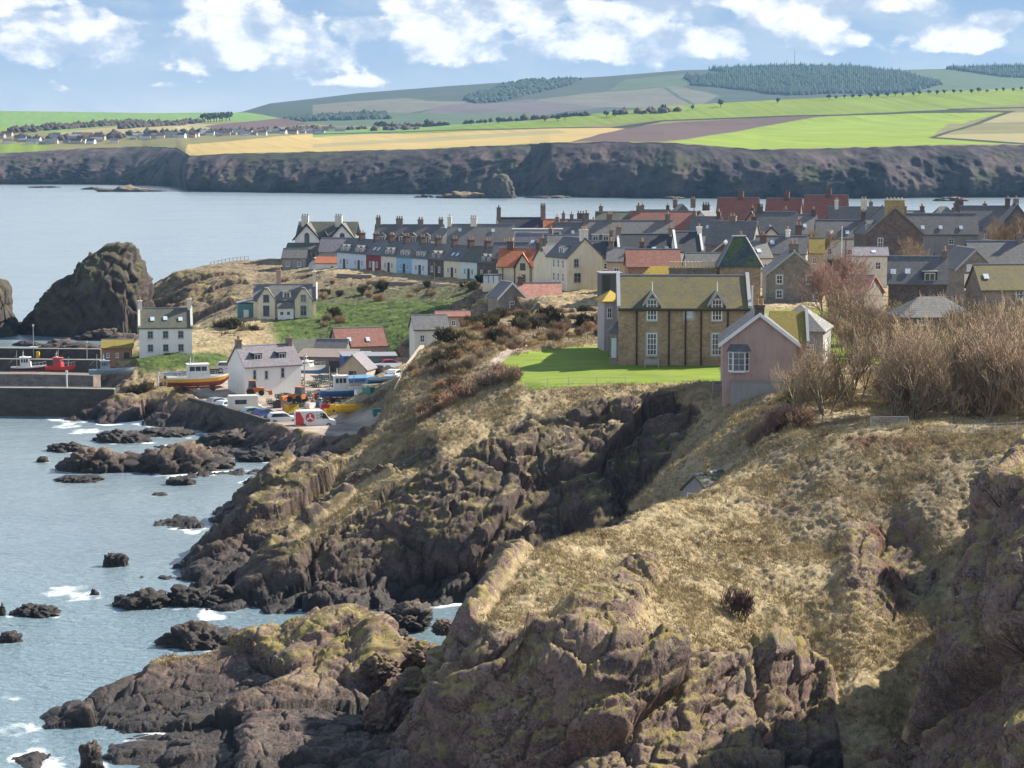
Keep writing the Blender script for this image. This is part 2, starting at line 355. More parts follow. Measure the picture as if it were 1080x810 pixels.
# yard
WP((203, 349, 3.1), (250, 334, 3.1), (300, 317, 3.1), (340, 310, 3.1), (400, 303, 3.1)); WP((250, 347, 3.1), (300, 335, 3.1), (360, 325, 3.1), (410, 315, 3.1)); W(3.2, 360, [225, 300, 360, 412]); W(3.3, 378, [240, 300, 360, 420]); W(3.8, 395, [250, 300, 360, 425]); W(4.4, 405, [250, 310, 370, 425])
WP((196, 345.5, .6), (245, 330.5, .8), (297, 313.5, 1), (338, 306, 1.1), (400, 299, 1.3)); WP((200, 337, -.6), (250, 322, -.2), (300, 305, .1), (345, 296, .2), (385, 288, .8)); WP((200, 320, -.7), (250, 305, -.45), (300, 291, -.2), (340, 284, 0))
L((208, 408, 364), (190, 410, 360), (160, 412, 360), (130, 418, 358), (100, 432, 354), (78, 441, 351.5)); WP((70, 347, -1), (110, 347, -.8), (150, 347, -.7), (190, 347, -.5)); WP((215, 376, 3.6), (180, 377, 3.4), (140, 376, 2), (115, 374, .5), (100, 380, -1.5)); WP((95, 364, -1.5), (60, 362, -2), (0, 362, -2), (-100, 362, -2)); W(-2, 400, [-200, 0, 60]); W(-2.5, 430, [-200, 0, 60])

KP = np.array(K, np.float64)
_k, _i = np.unique(np.round(KP[:, :2] / .4).astype(np.int64), axis=0, return_index=True); KP = KP[_i]
_vs, _e, _tri, *_r = geometry.delaunay_2d_cdt([Vector((float(a), float(b))) for a, b in KP[:, :2]], [], [], 0, 1e-4)
_vs = np.array([tuple(v) for v in _vs])
_oi = _r[0]; KZ = np.array([KP[o[0], 2] for o in _oi])
NT_, NY = 1060, 1780
T0, T1, Y0, Y1 = -.262, .272, 121.0, 668.0
tt = np.linspace(T0, T1, NT_); yy = Y0 * (Y1 / Y0) ** np.linspace(0, 1, NY)
def grid_ij(x, y): return np.log(y / Y0) / np.log(Y1 / Y0) * (NY - 1), (x / y - T0) / (T1 - T0) * (NT_ - 1)
Zg = np.full((NY, NT_), np.nan)
for tr in _tri:
    a = _vs[list(tr)]; z = KZ[list(tr)]
    ri, ci = grid_ij(a[:, 0], np.maximum(a[:, 1], 1)); r0, r1 = max(0, int(ri.min())), min(NY - 1, int(ri.max()) + 1)
    xs = a[:, 0]; c0, c1 = 0, NT_ - 1
    ts = a[:, 0] / a[:, 1]; c0 = max(0, int((ts.min() - T0) / (T1 - T0) * (NT_ - 1)) - 1); c1 = min(NT_ - 1, int((ts.max() - T0) / (T1 - T0) * (NT_ - 1)) + 2)
    if r1 < r0 or c1 < c0: continue
    Y = yy[r0:r1 + 1, None]; Xx = tt[None, c0:c1 + 1] * Y
    (x1, y1), (x2, y2), (x3, y3) = a; den = (y2 - y3) * (x1 - x3) + (x3 - x2) * (y1 - y3)
    if abs(den) < 1e-9: continue
    l1 = ((y2 - y3) * (Xx - x3) + (x3 - x2) * (Y - y3)) / den; l2 = ((y3 - y1) * (Xx - x3) + (x1 - x3) * (Y - y3)) / den; l3 = 1 - l1 - l2
    m = (l1 > -1e-6) & (l2 > -1e-6) & (l3 > -1e-6)
    s = Zg[r0:r1 + 1, c0:c1 + 1]; s[m] = (l1 * z[0] + l2 * z[1] + l3 * z[2])[m]
bad = np.isnan(Zg)
for c in range(NT_):                      # outside the hull: carry the column's end values on
    g = ~bad[:, c]
    if g.any(): Zg[:, c] = np.interp(np.arange(NY), np.nonzero(g)[0], Zg[g, c])
    elif c: Zg[:, c] = Zg[:, c - 1]
def blur(a, r):
    for ax in (0, 1):
        p = np.pad(a, [(r + 1, r) if k == ax else (0, 0) for k in (0, 1)], mode='edge'); c = np.cumsum(p, axis=ax)
        a = (np.take(c, range(2 * r + 1, c.shape[ax]), ax) - np.take(c, range(0, c.shape[ax] - 2 * r - 1), ax)) / (2 * r + 1)
    return a
Zg = blur(blur(Zg, 6), 4)
# ground stays level under the harbour yard's edge
def H(x, y):
    i, j = grid_ij(x, y); i = min(max(i, 0), NY - 1.001); j = min(max(j, 0), NT_ - 1.001); a, b = int(i), int(j); f, g = i - a, j - b
    return float((Zg[a, b] * (1 - f) + Zg[a + 1, b] * f) * (1 - g) + (Zg[a, b + 1] * (1 - f) + Zg[a + 1, b + 1] * f) * g)
def G(u, d): x = X(u, d); return Vector((x, d, H(x, d)))
YY, TT = np.meshgrid(yy, tt, indexing='ij'); XX = YY * TT
def normals(Xa, Ya, Za):
    gx = np.stack([np.gradient(a, axis=1) for a in (Xa, Ya, Za)], -1); gy = np.stack([np.gradient(a, axis=0) for a in (Xa, Ya, Za)], -1)
    n = np.cross(gx, gy); n /= np.linalg.norm(n, axis=2, keepdims=True); return n
N0 = normals(XX, YY, Zg)
U, V_ = proj(XX, YY, Zg)
def region(poly, d0, d1, soft=3):
    return inpoly(U, V_, poly) & (YY > d0) & (YY < d1)
lawn = region([(522, 381), (545, 374), (600, 366), (662, 364), (664, 372), (760, 383), (772, 404), (740, 404), (690, 405), (620, 407), (560, 412), (548, 404), (536, 390)], 236, 300) | region([(895, 366), (945, 362), (970, 378), (955, 393), (925, 386), (905, 376)], 225, 330)
lawn |= (YY > 255) & (YY < 330) & (XX > X(640, 280) + 0 * XX) & (U > 650) & (U < 900)
greens = region([(285, 345), (300, 322), (350, 304), (420, 303), (512, 301), (525, 318), (500, 345), (440, 380), (400, 390), (330, 376), (290, 362)], 395, 490) | region([(125, 372), (235, 372), (262, 388), (150, 394)], 378, 430) | region([(590, 290), (640, 290), (640, 305), (560, 312)], 350, 420)
yard = region([(203, 422), (250, 436), (300, 451), (345, 459), (400, 464), (440, 430), (450, 380), (400, 376), (330, 385), (262, 384), (230, 396), (208, 410)], 300, 420) & (Zg < 4.9)
heath = region([(255, 290), (300, 288), (355, 290), (520, 304), (515, 318), (420, 318), (350, 322), (330, 318), (255, 335)], 430, 540) | region([(545, 420), (470, 440), (400, 470), (400, 430), (430, 375), (480, 340), (560, 325), (650, 325), (648, 362), (600, 366), (545, 374), (522, 381), (540, 405)], 235, 350) | region([(790, 425), (850, 410), (880, 455), (830, 470), (800, 490), (770, 470)], 196, 236) | region([(150, 335), (163, 295), (200, 278), (312, 266), (325, 288), (275, 302), (256, 342)], 480, 600) | region([(830, 480), (900, 465), (1020, 475), (1010, 560), (1000, 640), (985, 700), (940, 640), (880, 600), (800, 545)], 150, 198)
yard |= region([(514, 386), (530, 371), (562, 361), (562, 365), (538, 375), (521, 389)], 255, 300)
town = (YY > 420) & (Zg > 14.5)
seaside = region([(255, 455), (300, 462), (390, 475), (390, 500), (330, 490), (260, 480)], 280, 316)
slope = np.degrees(np.arccos(np.clip(N0[..., 2], -1, 1)))
P0 = np.stack([XX, YY, Zg], -1).reshape(-1, 3).astype(np.float32)
big = fbm(P0 * np.float32(1 / 9), 4, 3).reshape(NY, NT_)
rock = sstep(25, 34, slope + big * 14)
rock = np.maximum(rock, sstep(3.2, 1.6, Zg + big * 2))
def bias(poly, d0, d1, amt):
    global rock
    rock = np.clip(rock + amt * blur(region(poly, d0, d1).astype(float), 8), 0, 1)
rock_no = [([(560, 575), (700, 520), (790, 485), (870, 470), (1040, 480), (1010, 560), (990, 640), (960, 700), (950, 810), (900, 810), (885, 720), (840, 660), (780, 600), (700, 560), (660, 610), (600, 660), (560, 640)], 146, 210), ([(820, 470), (760, 410), (700, 480), (650, 540), (720, 530)], 205, 240),
           ([(540, 430), (460, 450), (380, 505), (400, 440), (430, 380), (480, 340), (650, 325), (650, 370), (540, 380)], 225, 345)]
for pl, a, b in rock_no: bias(pl, a, b, -.9)
bias([(880, 640), (985, 640), (985, 700), (978, 820), (892, 820), (885, 720)], 145, 178, -1.4)
rock_yes = [([(460, 700), (500, 660), (560, 665), (590, 680), (660, 690), (760, 690), (850, 700), (885, 760), (890, 820), (450, 820)], 138, 165), ([(590, 650), (640, 610), (670, 590), (700, 600), (660, 680), (600, 690)], 148, 172), ([(885, 560), (960, 540), (1000, 600), (950, 660), (890, 640)], 150, 188), ([(1022, 530), (1085, 500), (1085, 820), (1000, 820), (1006, 700)], 120, 156),
            ([(560, 440), (640, 425), (720, 420), (730, 430), (640, 560), (560, 640), (280, 640), (300, 600), (360, 560), (420, 520), (480, 480)], 205, 235), ([(440, 690), (400, 640), (330, 650), (230, 670), (30, 790), (60, 820), (440, 820)], 148, 180), ([(265, 520), (400, 480), (380, 500), (300, 560), (200, 620)], 215, 262),
            ([(70, 440), (100, 425), (205, 405), (212, 450), (70, 455)], 344, 366), ([(152, 325), (168, 296), (205, 286), (262, 290), (250, 330), (220, 345), (150, 350)], 495, 565)]
for pl, a, b in rock_yes: bias(pl, a, b, .75)
soil = region([(908, 552), (930, 545), (940, 562), (925, 578), (908, 570)], 160, 192) | region([(925, 600), (950, 590), (965, 640), (945, 665)], 160, 192) | region([(880, 462), (1000, 462), (1010, 474), (960, 480), (890, 474)], 190, 202)
rock = np.clip(rock, 0, 1) * (1 - blur((lawn | yard | town).astype(float), 5))
flat = blur((lawn | yard).astype(float), 4)
rk = rock.ravel().astype(np.float32)
# relief: strata, blocks and cracks on rock, tussocks on grass
sea_cut = Zg.ravel() < -1.9
sel = np.nonzero((rk > .03) & ~sea_cut)[0]
pr = P0[sel]; amp = np.where(pr[:, 1] < 300, 1.0, .8).astype(np.float32)
c, s_ = math.cos(.5), math.sin(.5)
ps = np.stack([pr[:, 0] * c + pr[:, 2] * s_, pr[:, 1] * .7, -pr[:, 0] * s_ + pr[:, 2] * c], 1)
wrp = np.stack([fbm(pr / 4.5, 3, 21), fbm(pr / 4.5, 3, 27), fbm(pr / 4.5, 3, 31)], 1)
rd = fbm((ps + wrp * 2.2) * np.array([1 / 13, 1 / 9, 1 / 6], np.float32), 4, 41, .55, True)
A1, e1 = facets((ps + wrp * 1.1) * np.array([1 / 15, 1 / 9, 1 / 7.0], np.float32), 5)
A2, e2 = facets((ps + wrp * .7) * np.array([1 / 4.2, 1 / 2.2, 1 / 1.7], np.float32), 9)
A3, e3 = facets((ps + wrp * .3) * np.array([1 / 1.25, 1 / .85, 1 / .62], np.float32), 13)
fine = fbm(pr / .55, 3, 61, .55, True)
dr = .8 * rd + 2.3 * A1 - .75 * (1 - sstep(0, .13, e1)) + .46 * A2 - .3 * (1 - sstep(0, .10, e2)) + .20 * A3 - .08 * (1 - sstep(0, .15, e3)) + .12 * fine + .1
disp = np.zeros(len(P0), np.float32); disp[sel] = dr * rk[sel] * amp
gsel = np.nonzero((rk < .97) & ~sea_cut)[0]; pg = P0[gsel]
tus = 1 - np.abs(fbm(pg / 1.1 * np.array([1, 1, 1.3], np.float32), 3, 71)) * 2.2
und = fbm(pg / 7.0, 3, 75); hum = fbm(pg / 2.6, 3, 79)
dg = .45 * und + .34 * hum + .26 * tus
disp[gsel] += dg * (1 - rk[gsel]) * (1 - .93 * flat.ravel()[gsel])
lc = (YY.ravel() < 180) & (XX.ravel() < X(440, 160) + 0 * XX.ravel()); disp[lc] = disp[lc] * .62 + .42 * rk[lc]; disp *= (1 - .8 * blur(town.astype(float), 4).ravel())
nv = N0.reshape(-1, 3).copy(); nv[:, 2] += .15; nv /= np.linalg.norm(nv, axis=1)[:, None]
PD = P0 + nv * disp[:, None]
# attributes
noi = fbm(P0 / 3.3, 3, 91)
att = np.zeros((len(P0), 4), np.float32)
att[:, 0] = rk; att[:, 1] = blur(lawn.astype(float), 3).ravel(); att[:, 2] = blur(yard.astype(float), 2).ravel(); att[:, 3] = 1
att2 = np.zeros((len(P0), 4), np.float32); att2[:, 0] = blur(greens.astype(float), 5).ravel(); att2[:, 1] = np.clip(blur(soil.astype(float), 7).ravel() * 1.6 + noi * 1.1 - .5, 0, 1) * (blur(soil.astype(float), 7).ravel() > .05); att2[:, 2] = np.maximum(blur((town | seaside).astype(float), 3), blur(heath.astype(float), 9) * .55).ravel(); att2[:, 3] = 1
att2[:, 1] = np.maximum(att2[:, 1], 0)
cellz = Zg + disp.reshape(NY, NT_)
keep = (np.maximum(np.maximum(cellz[:-1, :-1], cellz[1:, :-1]), np.maximum(cellz[:-1, 1:], cellz[1:, 1:])) > -1.6)
ii, jj = np.nonzero(keep); a = ii * NT_ + jj
quads = np.stack([a, a + 1, a + NT_ + 1, a + NT_], 1)
used, inv = np.unique(quads, return_inverse=True); quads = inv.reshape(quads.shape)
tme = np_mesh('terrain', PD[used], quads, True)
for nm, A in (('mask', att), ('kind_of_ground', att2)):
    at = tme.color_attributes.new(nm, 'FLOAT_COLOR', 'POINT'); at.data.foreach_set('color', A[used].ravel())
terrain = tag(link('terrain', tme), 'grassy headland, cliffs and village ground', None, None, 'structure')

def rock_color(t, pos, nz):
    """red-brown to grey sea cliff with dark tidal band and yellow-green lichen on upper faces"""
    x, y, z = t.sep(pos)
    n1 = t.noise(pos, .16, 5, .6); n2 = t.noise(pos, .9, 6, .65, .6); n3 = t.noise(pos, 4.5, 4, .7)
    base = t.ramp(t.math('ADD', t.math('MULTIPLY', n1, .55), t.math('MULTIPLY', n2, .45)), [(.32, (.045, .036, .034)), (.43, (.125, .088, .078)), (.52, (.235, .142, .118)), (.60, (.26, .20, .165)), (.7, (.33, .28, .23))])
    base = t.mix(t.ramp(n3, [(.38, .8), (.56, .0)]), base, (.036, .03, .03))
    n4 = t.noise(pos, 13, 3, .7); base = t.mix(t.ramp(n4, [(.36, .6), (.52, .0)]), base, (.04, .033, .032)); base = t.mix(t.ramp(n4, [(.54, .0), (.70, .5)]), base, (.36, .30, .26))
    wn = t.new('ShaderNodeTexNoise'); t.put(wn.inputs['Vector'], pos); t.put(wn.inputs['Scale'], .8); t.put(wn.inputs['Detail'], 5)
    wp = t.vmath('ADD', t.vmath('MULTIPLY', t.vmath('ADD', pos, t.vmath('MULTIPLY', t.comb(z, 0.0, 0.0), (.7, 0, 0))), (1.25, .9, .42)), t.vmath('MULTIPLY', wn.outputs[1], (3.2, 3.2, 2.4)))
    k1 = t.vor(wp, .62, 'DISTANCE_TO_EDGE'); k2 = t.vor(wp, 1.9, 'DISTANCE_TO_EDGE'); kc = t.vor(wp, .62, 'F1', 1); kv = t.sep(kc)[0]
    base = t.mix(t.math('MULTIPLY', t.math('MULTIPLY', kv, kv), .6), base, t.mix(n1, (.25, .135, .115), (.34, .29, .235)))
    base = t.mix(t.math('MULTIPLY', t.math('MULTIPLY', t.smooth(.05, .0, k1), t.smooth(.40, .58, n1)), .6), base, (.022, .019, .02)); base = t.mix(t.math('MULTIPLY', t.math('MULTIPLY', t.smooth(.04, .0, k2), t.smooth(.45, .6, n2)), .4), base, (.03, .026, .026))
    lich = t.math('MULTIPLY', t.smooth(.44, .57, t.noise(pos, .55, 6, .7)), t.smooth(.35, .85, nz))
    lich = t.math('MULTIPLY', lich, t.smooth(1.8, 4.2, z))
    base = t.mix(t.math('MULTIPLY', lich, .85), base, t.mix(n3, (.15, .125, .035), (.37, .31, .095)))
    pale = t.math('MULTIPLY', t.smooth(.57, .68, t.noise(pos, 1.9, 5, .75)), .6)
    base = t.mix(pale, base, (.36, .33, .29))
    cliff_shade = t.math('MULTIPLY', t.math('MULTIPLY', t.smooth(196, 206, y), t.smooth(300, 262, y)), t.smooth(.30, .48, n1)); base = t.mix(t.math('MULTIPLY', cliff_shade, .55), base, (.03, .027, .03))  # shade on the middle cliff face, painted in as a darker rock colour
    tide = t.smooth(3.3, .7, t.math('ADD', z, t.math('MULTIPLY', t.math('SUBTRACT', n2, .5), 3.2)))
    return t.mix(t.math('MULTIPLY', tide, .9), base, (.022, .021, .022)), n2, t.math('ADD', t.math('ADD', t.math('MULTIPLY', n3, .8), t.math('MULTIPLY', n4, .55)), t.math('MULTIPLY', t.smooth(.0, .09, k2), .35)), tide
m_ter, t = new_mat('headland_ground'); geo = t.new('ShaderNodeNewGeometry'); pos = geo.outputs['Position']; nz = t.sep(geo.outputs['Normal'])[2]
mk = t.sep(t.attr('mask', 'Vector')); kg = t.sep(t.attr('kind_of_ground', 'Vector'))
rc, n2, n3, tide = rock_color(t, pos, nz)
gn = t.noise(pos, .22, 5, .6); gm = t.noise(pos, 1.6, 5, .65); gf = t.noise(pos, 9, 4, .7)
dry = t.ramp(t.math('ADD', t.math('MULTIPLY', gn, .35), t.math('ADD', t.math('MULTIPLY', gm, .35), t.math('MULTIPLY', gf, .3))), [(.34, (.07, .05, .03)), (.43, (.21, .155, .088)), (.51, (.36, .285, .165)), (.62, (.50, .42, .26))])
dry = t.mix(t.math('MULTIPLY', t.smooth(.55, .68, t.noise(pos, .4, 5, .65)), .5), dry, t.mix(gf, (.05, .055, .018), (.17, .165, .045)))
dry = t.mix(t.math('MULTIPLY', t.smooth(.54, .64, t.noise(pos, .75, 6, .75)), .7), dry, t.mix(gf, (.04, .028, .02), (.15, .095, .065)))
grn = t.mix(t.noise(pos, .12, 4, .6), (.12, .195, .016), (.29, .36, .03)); mow = t.noise(t.vmath('MULTIPLY', pos, (.18, 1.1, 1)), 1.0, 3, .6); grn = t.mix(t.math('MULTIPLY', t.smooth(.42, .6, mow), .45), grn, (.075, .135, .015)); grn = t.mix(t.math('MULTIPLY', gf, .4), grn, (.06, .10, .018)); grn = t.mix(t.math('MULTIPLY', t.smooth(.5, .68, t.noise(pos, .5, 5, .7)), .5), grn, (.19, .21, .06))
slo = t.ramp(t.noise(pos, .35, 5, .65), [(.35, (.03, .05, .012)), (.52, (.065, .105, .02)), (.66, (.12, .155, .035))])
yrd = t.ramp(t.noise(pos, .28, 6, .65), [(.3, (.16, .13, .11)), (.5, (.30, .25, .21)), (.7, (.42, .35, .29))])
twn = t.ramp(gm, [(.35, (.05, .042, .03)), (.52, (.14, .11, .078)), (.66, (.24, .19, .14))])
ledge = t.math('MULTIPLY', t.math('MULTIPLY', t.smooth(.74, .92, nz), t.smooth(.46, .60, t.noise(pos, .6, 5, .7))), t.smooth(3.5, 5.5, t.sep(pos)[2]))
rf = t.smooth(.30, .62, t.math('ADD', mk[0], t.math('MULTIPLY', t.math('SUBTRACT', t.noise(pos, 1.3, 5, .7), .5), .9)))
rf = t.math('MULTIPLY', rf, t.math('SUBTRACT', 1.0, t.math('MULTIPLY', ledge, .85)))
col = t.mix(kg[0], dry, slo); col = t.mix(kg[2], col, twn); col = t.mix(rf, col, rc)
col = t.mix(kg[1], col, t.mix(gf, (.075, .036, .026), (.17, .085, .06)))
col = t.mix(t.smooth(.35, .65, t.math('ADD', mk[1], t.math('MULTIPLY', t.math('SUBTRACT', gm, .5), .5))), col, grn); col = t.mix(t.smooth(.4, .6, mk[2]), col, yrd)
t.put(t.b.inputs['Base Color'], col)
t.put(t.b.inputs['Roughness'], t.math('SUBTRACT', .92, t.math('MULTIPLY', t.math('MULTIPLY', tide, rf), .45)))
t.put(t.b.inputs['Specular IOR Level'], .25)
soft = t.math('MULTIPLY', t.math('SUBTRACT', 1.0, t.math('MAXIMUM', mk[1], mk[2])), 1.0)
hb = t.math('ADD', t.math('MULTIPLY', n3, .6), t.math('MULTIPLY', gf, .4))
t.put(t.b.inputs['Normal'], t.bump(t.math('MULTIPLY', hb, t.math('ADD', .25, soft)), .8, .16))
tme.materials.append(m_ter)
m_rock, t = new_mat('sea_rock'); geo = t.new('ShaderNodeNewGeometry'); pos = geo.outputs['Position']
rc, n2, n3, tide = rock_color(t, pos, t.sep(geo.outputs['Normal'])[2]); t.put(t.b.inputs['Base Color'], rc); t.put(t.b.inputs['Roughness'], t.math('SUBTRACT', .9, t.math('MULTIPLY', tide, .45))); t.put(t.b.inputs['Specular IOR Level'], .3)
t.put(t.b.inputs['Normal'], t.bump(n3, .9, .22))
# ------------------------------------------------------------------ sea
SY = np.concatenate([40 * (130 / 40) ** np.linspace(0, 1, 30)[:-1], 130 * (700 / 130) ** np.linspace(0, 1, 900)[:-1], 700 * (8800 / 700) ** np.linspace(0, 1, 240)])
ST_ = np.concatenate([np.linspace(-.47, -.262, 40)[:-1], np.linspace(-.262, .272, 620), np.linspace(.272, .47, 40)[1:]])
sy, stt = np.meshgrid(SY, ST_, indexing='ij'); sx = sy * stt
gi, gj = grid_ij(sx, np.clip(sy, Y0, Y1)); gi = np.clip(gi.round().astype(int), 0, NY - 1); gj = np.clip(gj.round().astype(int), 0, NT_ - 1)
hz = cellz[gi, gj]; hz = np.where((sy > Y1) | (sy < Y0) | (stt < T0) | (stt > T1), -9, hz)
sp = np.stack([sx, sy, 0 * sx], -1).reshape(-1, 3).astype(np.float32)
near = sy < 700
wave = np.zeros(sp.shape[0], np.float32); mI = np.nonzero(near.ravel())[0]
wave[mI] = .07 * fbm(sp[mI] * np.array([1 / 4.1, 1 / 2.9, 1], np.float32), 3, 101) + .13 * fbm(sp[mI] * np.array([1 / 19, 1 / 11, 1], np.float32), 2, 107)
sp[:, 2] = wave
sea_seen = hz < 1.4
SI, SJ = len(SY), len(ST_)
q = np.arange(SI * SJ).reshape(SI, SJ); sk = (sea_seen[:-1, :-1] | sea_seen[1:, 1:])
quads = np.stack([q[:-1, :-1], q[:-1, 1:], q[1:, 1:], q[1:, :-1]], -1)[sk]
used, inv = np.unique(quads, return_inverse=True); sme = np_mesh('sea', sp[used], inv.reshape(quads.shape), True)
sea = tag(link('sea', sme), 'rippled pale blue sea', None, None, 'structure')
# foam: wherever rock meets water, plus breaking patches; rocks add to it further on
land = (hz > -.35).astype(float)
SEA = dict(seen=used, land=land, sy=sy, sx=sx, hz=hz)
foam_spots = [(PZ(a, b, 0).x, PZ(a, b, 0).y, r, s_) for a, b, r, s_ in ((70, 622, 2.6, .55), (90, 628, 2.0, .6), (50, 625, 2.2, .4), (20, 735, 1.6, .32), (12, 772, 1.8, .42), (34, 798, 2.2, .5), (62, 806, 1.6, .5), (50, 780, 1.5, .38), (300, 632, 1.6, .8), (320, 638, 1.8, .8), (350, 642, 1.6, .55), (190, 690, 1.2, .5), (90, 455, 3.0, .6), (70, 449, 3, .5))]
def finish_sea():
    lnd = SEA['land']
    f = np.zeros_like(lnd)
    f = np.maximum(sstep(.02, .45, blur(lnd, 3)) * 1.0, 0) * .75 + sstep(.01, .5, blur(lnd, 9)) * .35
    f *= (sy < 650)
    ex = np.zeros_like(f)
    for (x, y, r, a) in foam_spots: ex = np.maximum(ex, a * np.exp(-(((sx - x) / r) ** 2 + ((sy - y) / (r * 1.5)) ** 2) ** 1.2))
    n = np.zeros(f.size); n[mI] = fbm(sp[mI] * np.array([1 / 1.9, 1 / 2.6, 1], np.float32), 4, 113, .6); n2 = np.zeros(f.size); n2[mI] = fbm(sp[mI] / 9.0, 3, 119)
    f = f * np.clip(.35 + 1.5 * n2.reshape(f.shape), 0.05, 1.2) + ex
    f = np.clip(sstep(.30, .75, f + .6 * n.reshape(f.shape) * (f > .03)), 0, 1)
    A = np.zeros((f.size, 4), np.float32); A[:, 0] = f.ravel(); A[:, 3] = 1
    at = sme.color_attributes.new('foam', 'FLOAT_COLOR', 'POINT'); at.data.foreach_set('color', A[SEA['seen']].ravel())
m_sea, t = new_mat('sea_water'); pos = worldpos(t); fo = t.sep(t.attr('foam', 'Vector'))[0]
x, y, z = t.sep(pos)
st = t.noise(t.comb(t.math('MULTIPLY', x, .0035), t.math('MULTIPLY', y, .018), 0.0), 1.0, 5, .6)
st2 = t.noise(t.comb(t.math('MULTIPLY', x, .02), t.math('MULTIPLY', y, .06), 0.0), 1.0, 4, .6)
deep = t.mix(st2, (.15, .20, .235), (.20, .26, .295))
deep = t.mix(t.smooth(330, 150, y), deep, t.mix(st2, (.13, .20, .245), (.185, .265, .31)))
fn = t.noise(pos, 2.2, 4, .7)
t.put(t.b.inputs['Base Color'], t.mix(fo, deep, (.78, .82, .84)))
t.put(t.b.inputs['Roughness'], t.math('ADD', t.math('ADD', .10, t.math('MULTIPLY', st, .22)), t.math('MULTIPLY', fo, .5)))
t.put(t.b.inputs['IOR'], 1.333); t.put(t.b.inputs['Specular IOR Level'], .5)
near_ = t.smooth(420, 120, y); w1 = t.noise(t.comb(t.math('MULTIPLY', x, .8), t.math('MULTIPLY', y, 1.35), z), 1.0, 4, .62, .4); w2 = t.noise(t.comb(t.math('MULTIPLY', x, .12), t.math('MULTIPLY', y, .24), z), 1.0, 4, .6, .5)
w3 = t.noise(t.comb(t.math('MULTIPLY', x, .012), t.math('MULTIPLY', y, .05), z), 1.0, 4, .6, .5)
t.put(t.b.inputs['Normal'], t.bump(t.math('ADD', t.math('ADD', t.math('MULTIPLY', w1, t.math('ADD', .8, t.math('MULTIPLY', near_, 2.0))), t.math('MULTIPLY', w2, 2.4)), t.math('MULTIPLY', w3, 10.0)), 1.0, t.math('ADD', .07, t.math('MULTIPLY', st, .20))))
sme.materials.append(m_sea)

# ------------------------------------------------------------------ far coast: cliffs and farmland
def strip(name, us, prof, ncol, nrow, u0, u1):
    """prof: list of (v knots over us, distance knots over us); sheet through those rows"""
    cu = np.linspace(u0, u1, ncol); rows = []
    for k, (vk, dk) in enumerate(prof):
        rows.append((np.interp(cu, us, vk) if hasattr(vk, '__len__') else np.full(ncol, vk), np.interp(cu, us, dk) if hasattr(dk, '__len__') else np.full(ncol, dk)))
    V, D = [], []
    for k in range(len(rows) - 1):
        n = nrow[k]
        for f in np.linspace(0, 1, n + 1)[:-1]: V.append(rows[k][0] * (1 - f) + rows[k + 1][0] * f); D.append(rows[k][1] * (1 - f) + rows[k + 1][1] * f)
    V.append(rows[-1][0]); D.append(rows[-1][1]); V = np.array(V); D = np.array(D); Um = np.broadcast_to(cu, V.shape)
    a, b = (Um - 540) / F, (405 - V) / F; k = D / (CT + b * ST)
    return a * k, D.copy(), HC + (-ST + b * CT) * k, Um, V
fu = [-420, 0, 100, 150, 186, 200, 260, 350, 450, 540, 560, 580, 640, 700, 800, 900, 1000, 1080, 1500]
fsv = [194, 194, 194, 194.5, 196, 201, 202, 203, 204.5, 206, 206.5, 207, 207.5, 208, 208.5, 208.5, 207.5, 207, 207]
fsd = [HC * F / (v - 154.0) for v in fsv]
ftv = [163, 162, 156, 154.5, 156, 164.5, 162, 160, 157, 153, 152, 150.5, 150, 150, 158, 156, 153, 153, 152]
fr = [80, 85, 130, 160, 110, 40, 60, 90, 120, 110, 140, 60, 60, 55, 70, 70, 80, 90, 90]
ftd = [a + b for a, b in zip(fsd, fr)]
fru = [-420, 0, 150, 260, 300, 330, 450, 560, 700, 860, 1080, 1500]
frv = [114, 117, 119, 118.5, 121, 133, 133, 126, 112.5, 103.5, 92.5, 85]
frd = [4600, 4500, 4400, 4300, 4200, 3400, 3200, 3100, 3100, 3200, 3300, 3400]
FX, FY, FZ, FU, FV = strip('far', fu, [([v + 3 for v in fsv], fsd), (ftv, ftd), (np.interp(fu, [-420, 0, 300, 1500], [141, 141, 140, 140]) * .0 + np.interp(fu, fru, frv) * .5 + np.array(ftv) * .5, 2900), (np.interp(fu, fru, frv), np.interp(fu, fru, frd)), (np.interp(fu, fru, frv) + 14, np.interp(fu, fru, frd) + 500)], 1500, [60, 130, 130, 8], -400, 1480)
pf = np.stack([FX, FY, FZ], -1).reshape(-1, 3).astype(np.float32); sh = FX.shape
r_ = np.zeros(sh); r_[:60] = np.sin(np.linspace(0, PI, 60))[:, None] ** .6
g = fbm(pf * np.array([1 / 75, 1 / 260, 1 / 300], np.float32), 4, 131, .55, True).reshape(sh); g2 = fbm(pf / 22, 3, 137, .55, True).reshape(sh); g3 = fbm(pf * np.array([1 / 300, 1 / 300, 1 / 200], np.float32), 2, 139).reshape(sh)
FY = FY - r_ * (g * 34 + g3 * 45 + 14) - r_ * g2 * 9; FZ = FZ + r_ * g2 * 2.2
und = fbm(pf * np.array([1 / 260, 1 / 420, 0], np.float32), 3, 141).reshape(sh); fl = np.zeros(sh); fl[60:190] = sstep(0, 1, np.linspace(0, 6, 130))[:, None]; fl[190:] = 1
FZ = FZ + fl * und * 2.0
edge = np.zeros(sh); edge[56:64] = 1; FZ = FZ + edge * fbm(pf / 14, 2, 143).reshape(sh) * 1.6
fq = np.arange(FX.size).reshape(sh); fquads = np.stack([fq[:-1, :-1], fq[:-1, 1:], fq[1:, 1:], fq[1:, :-1]], -1).reshape(-1, 4)
fme = np_mesh('farmland', np.stack([FX, FY, FZ], -1).reshape(-1, 3), fquads, True)
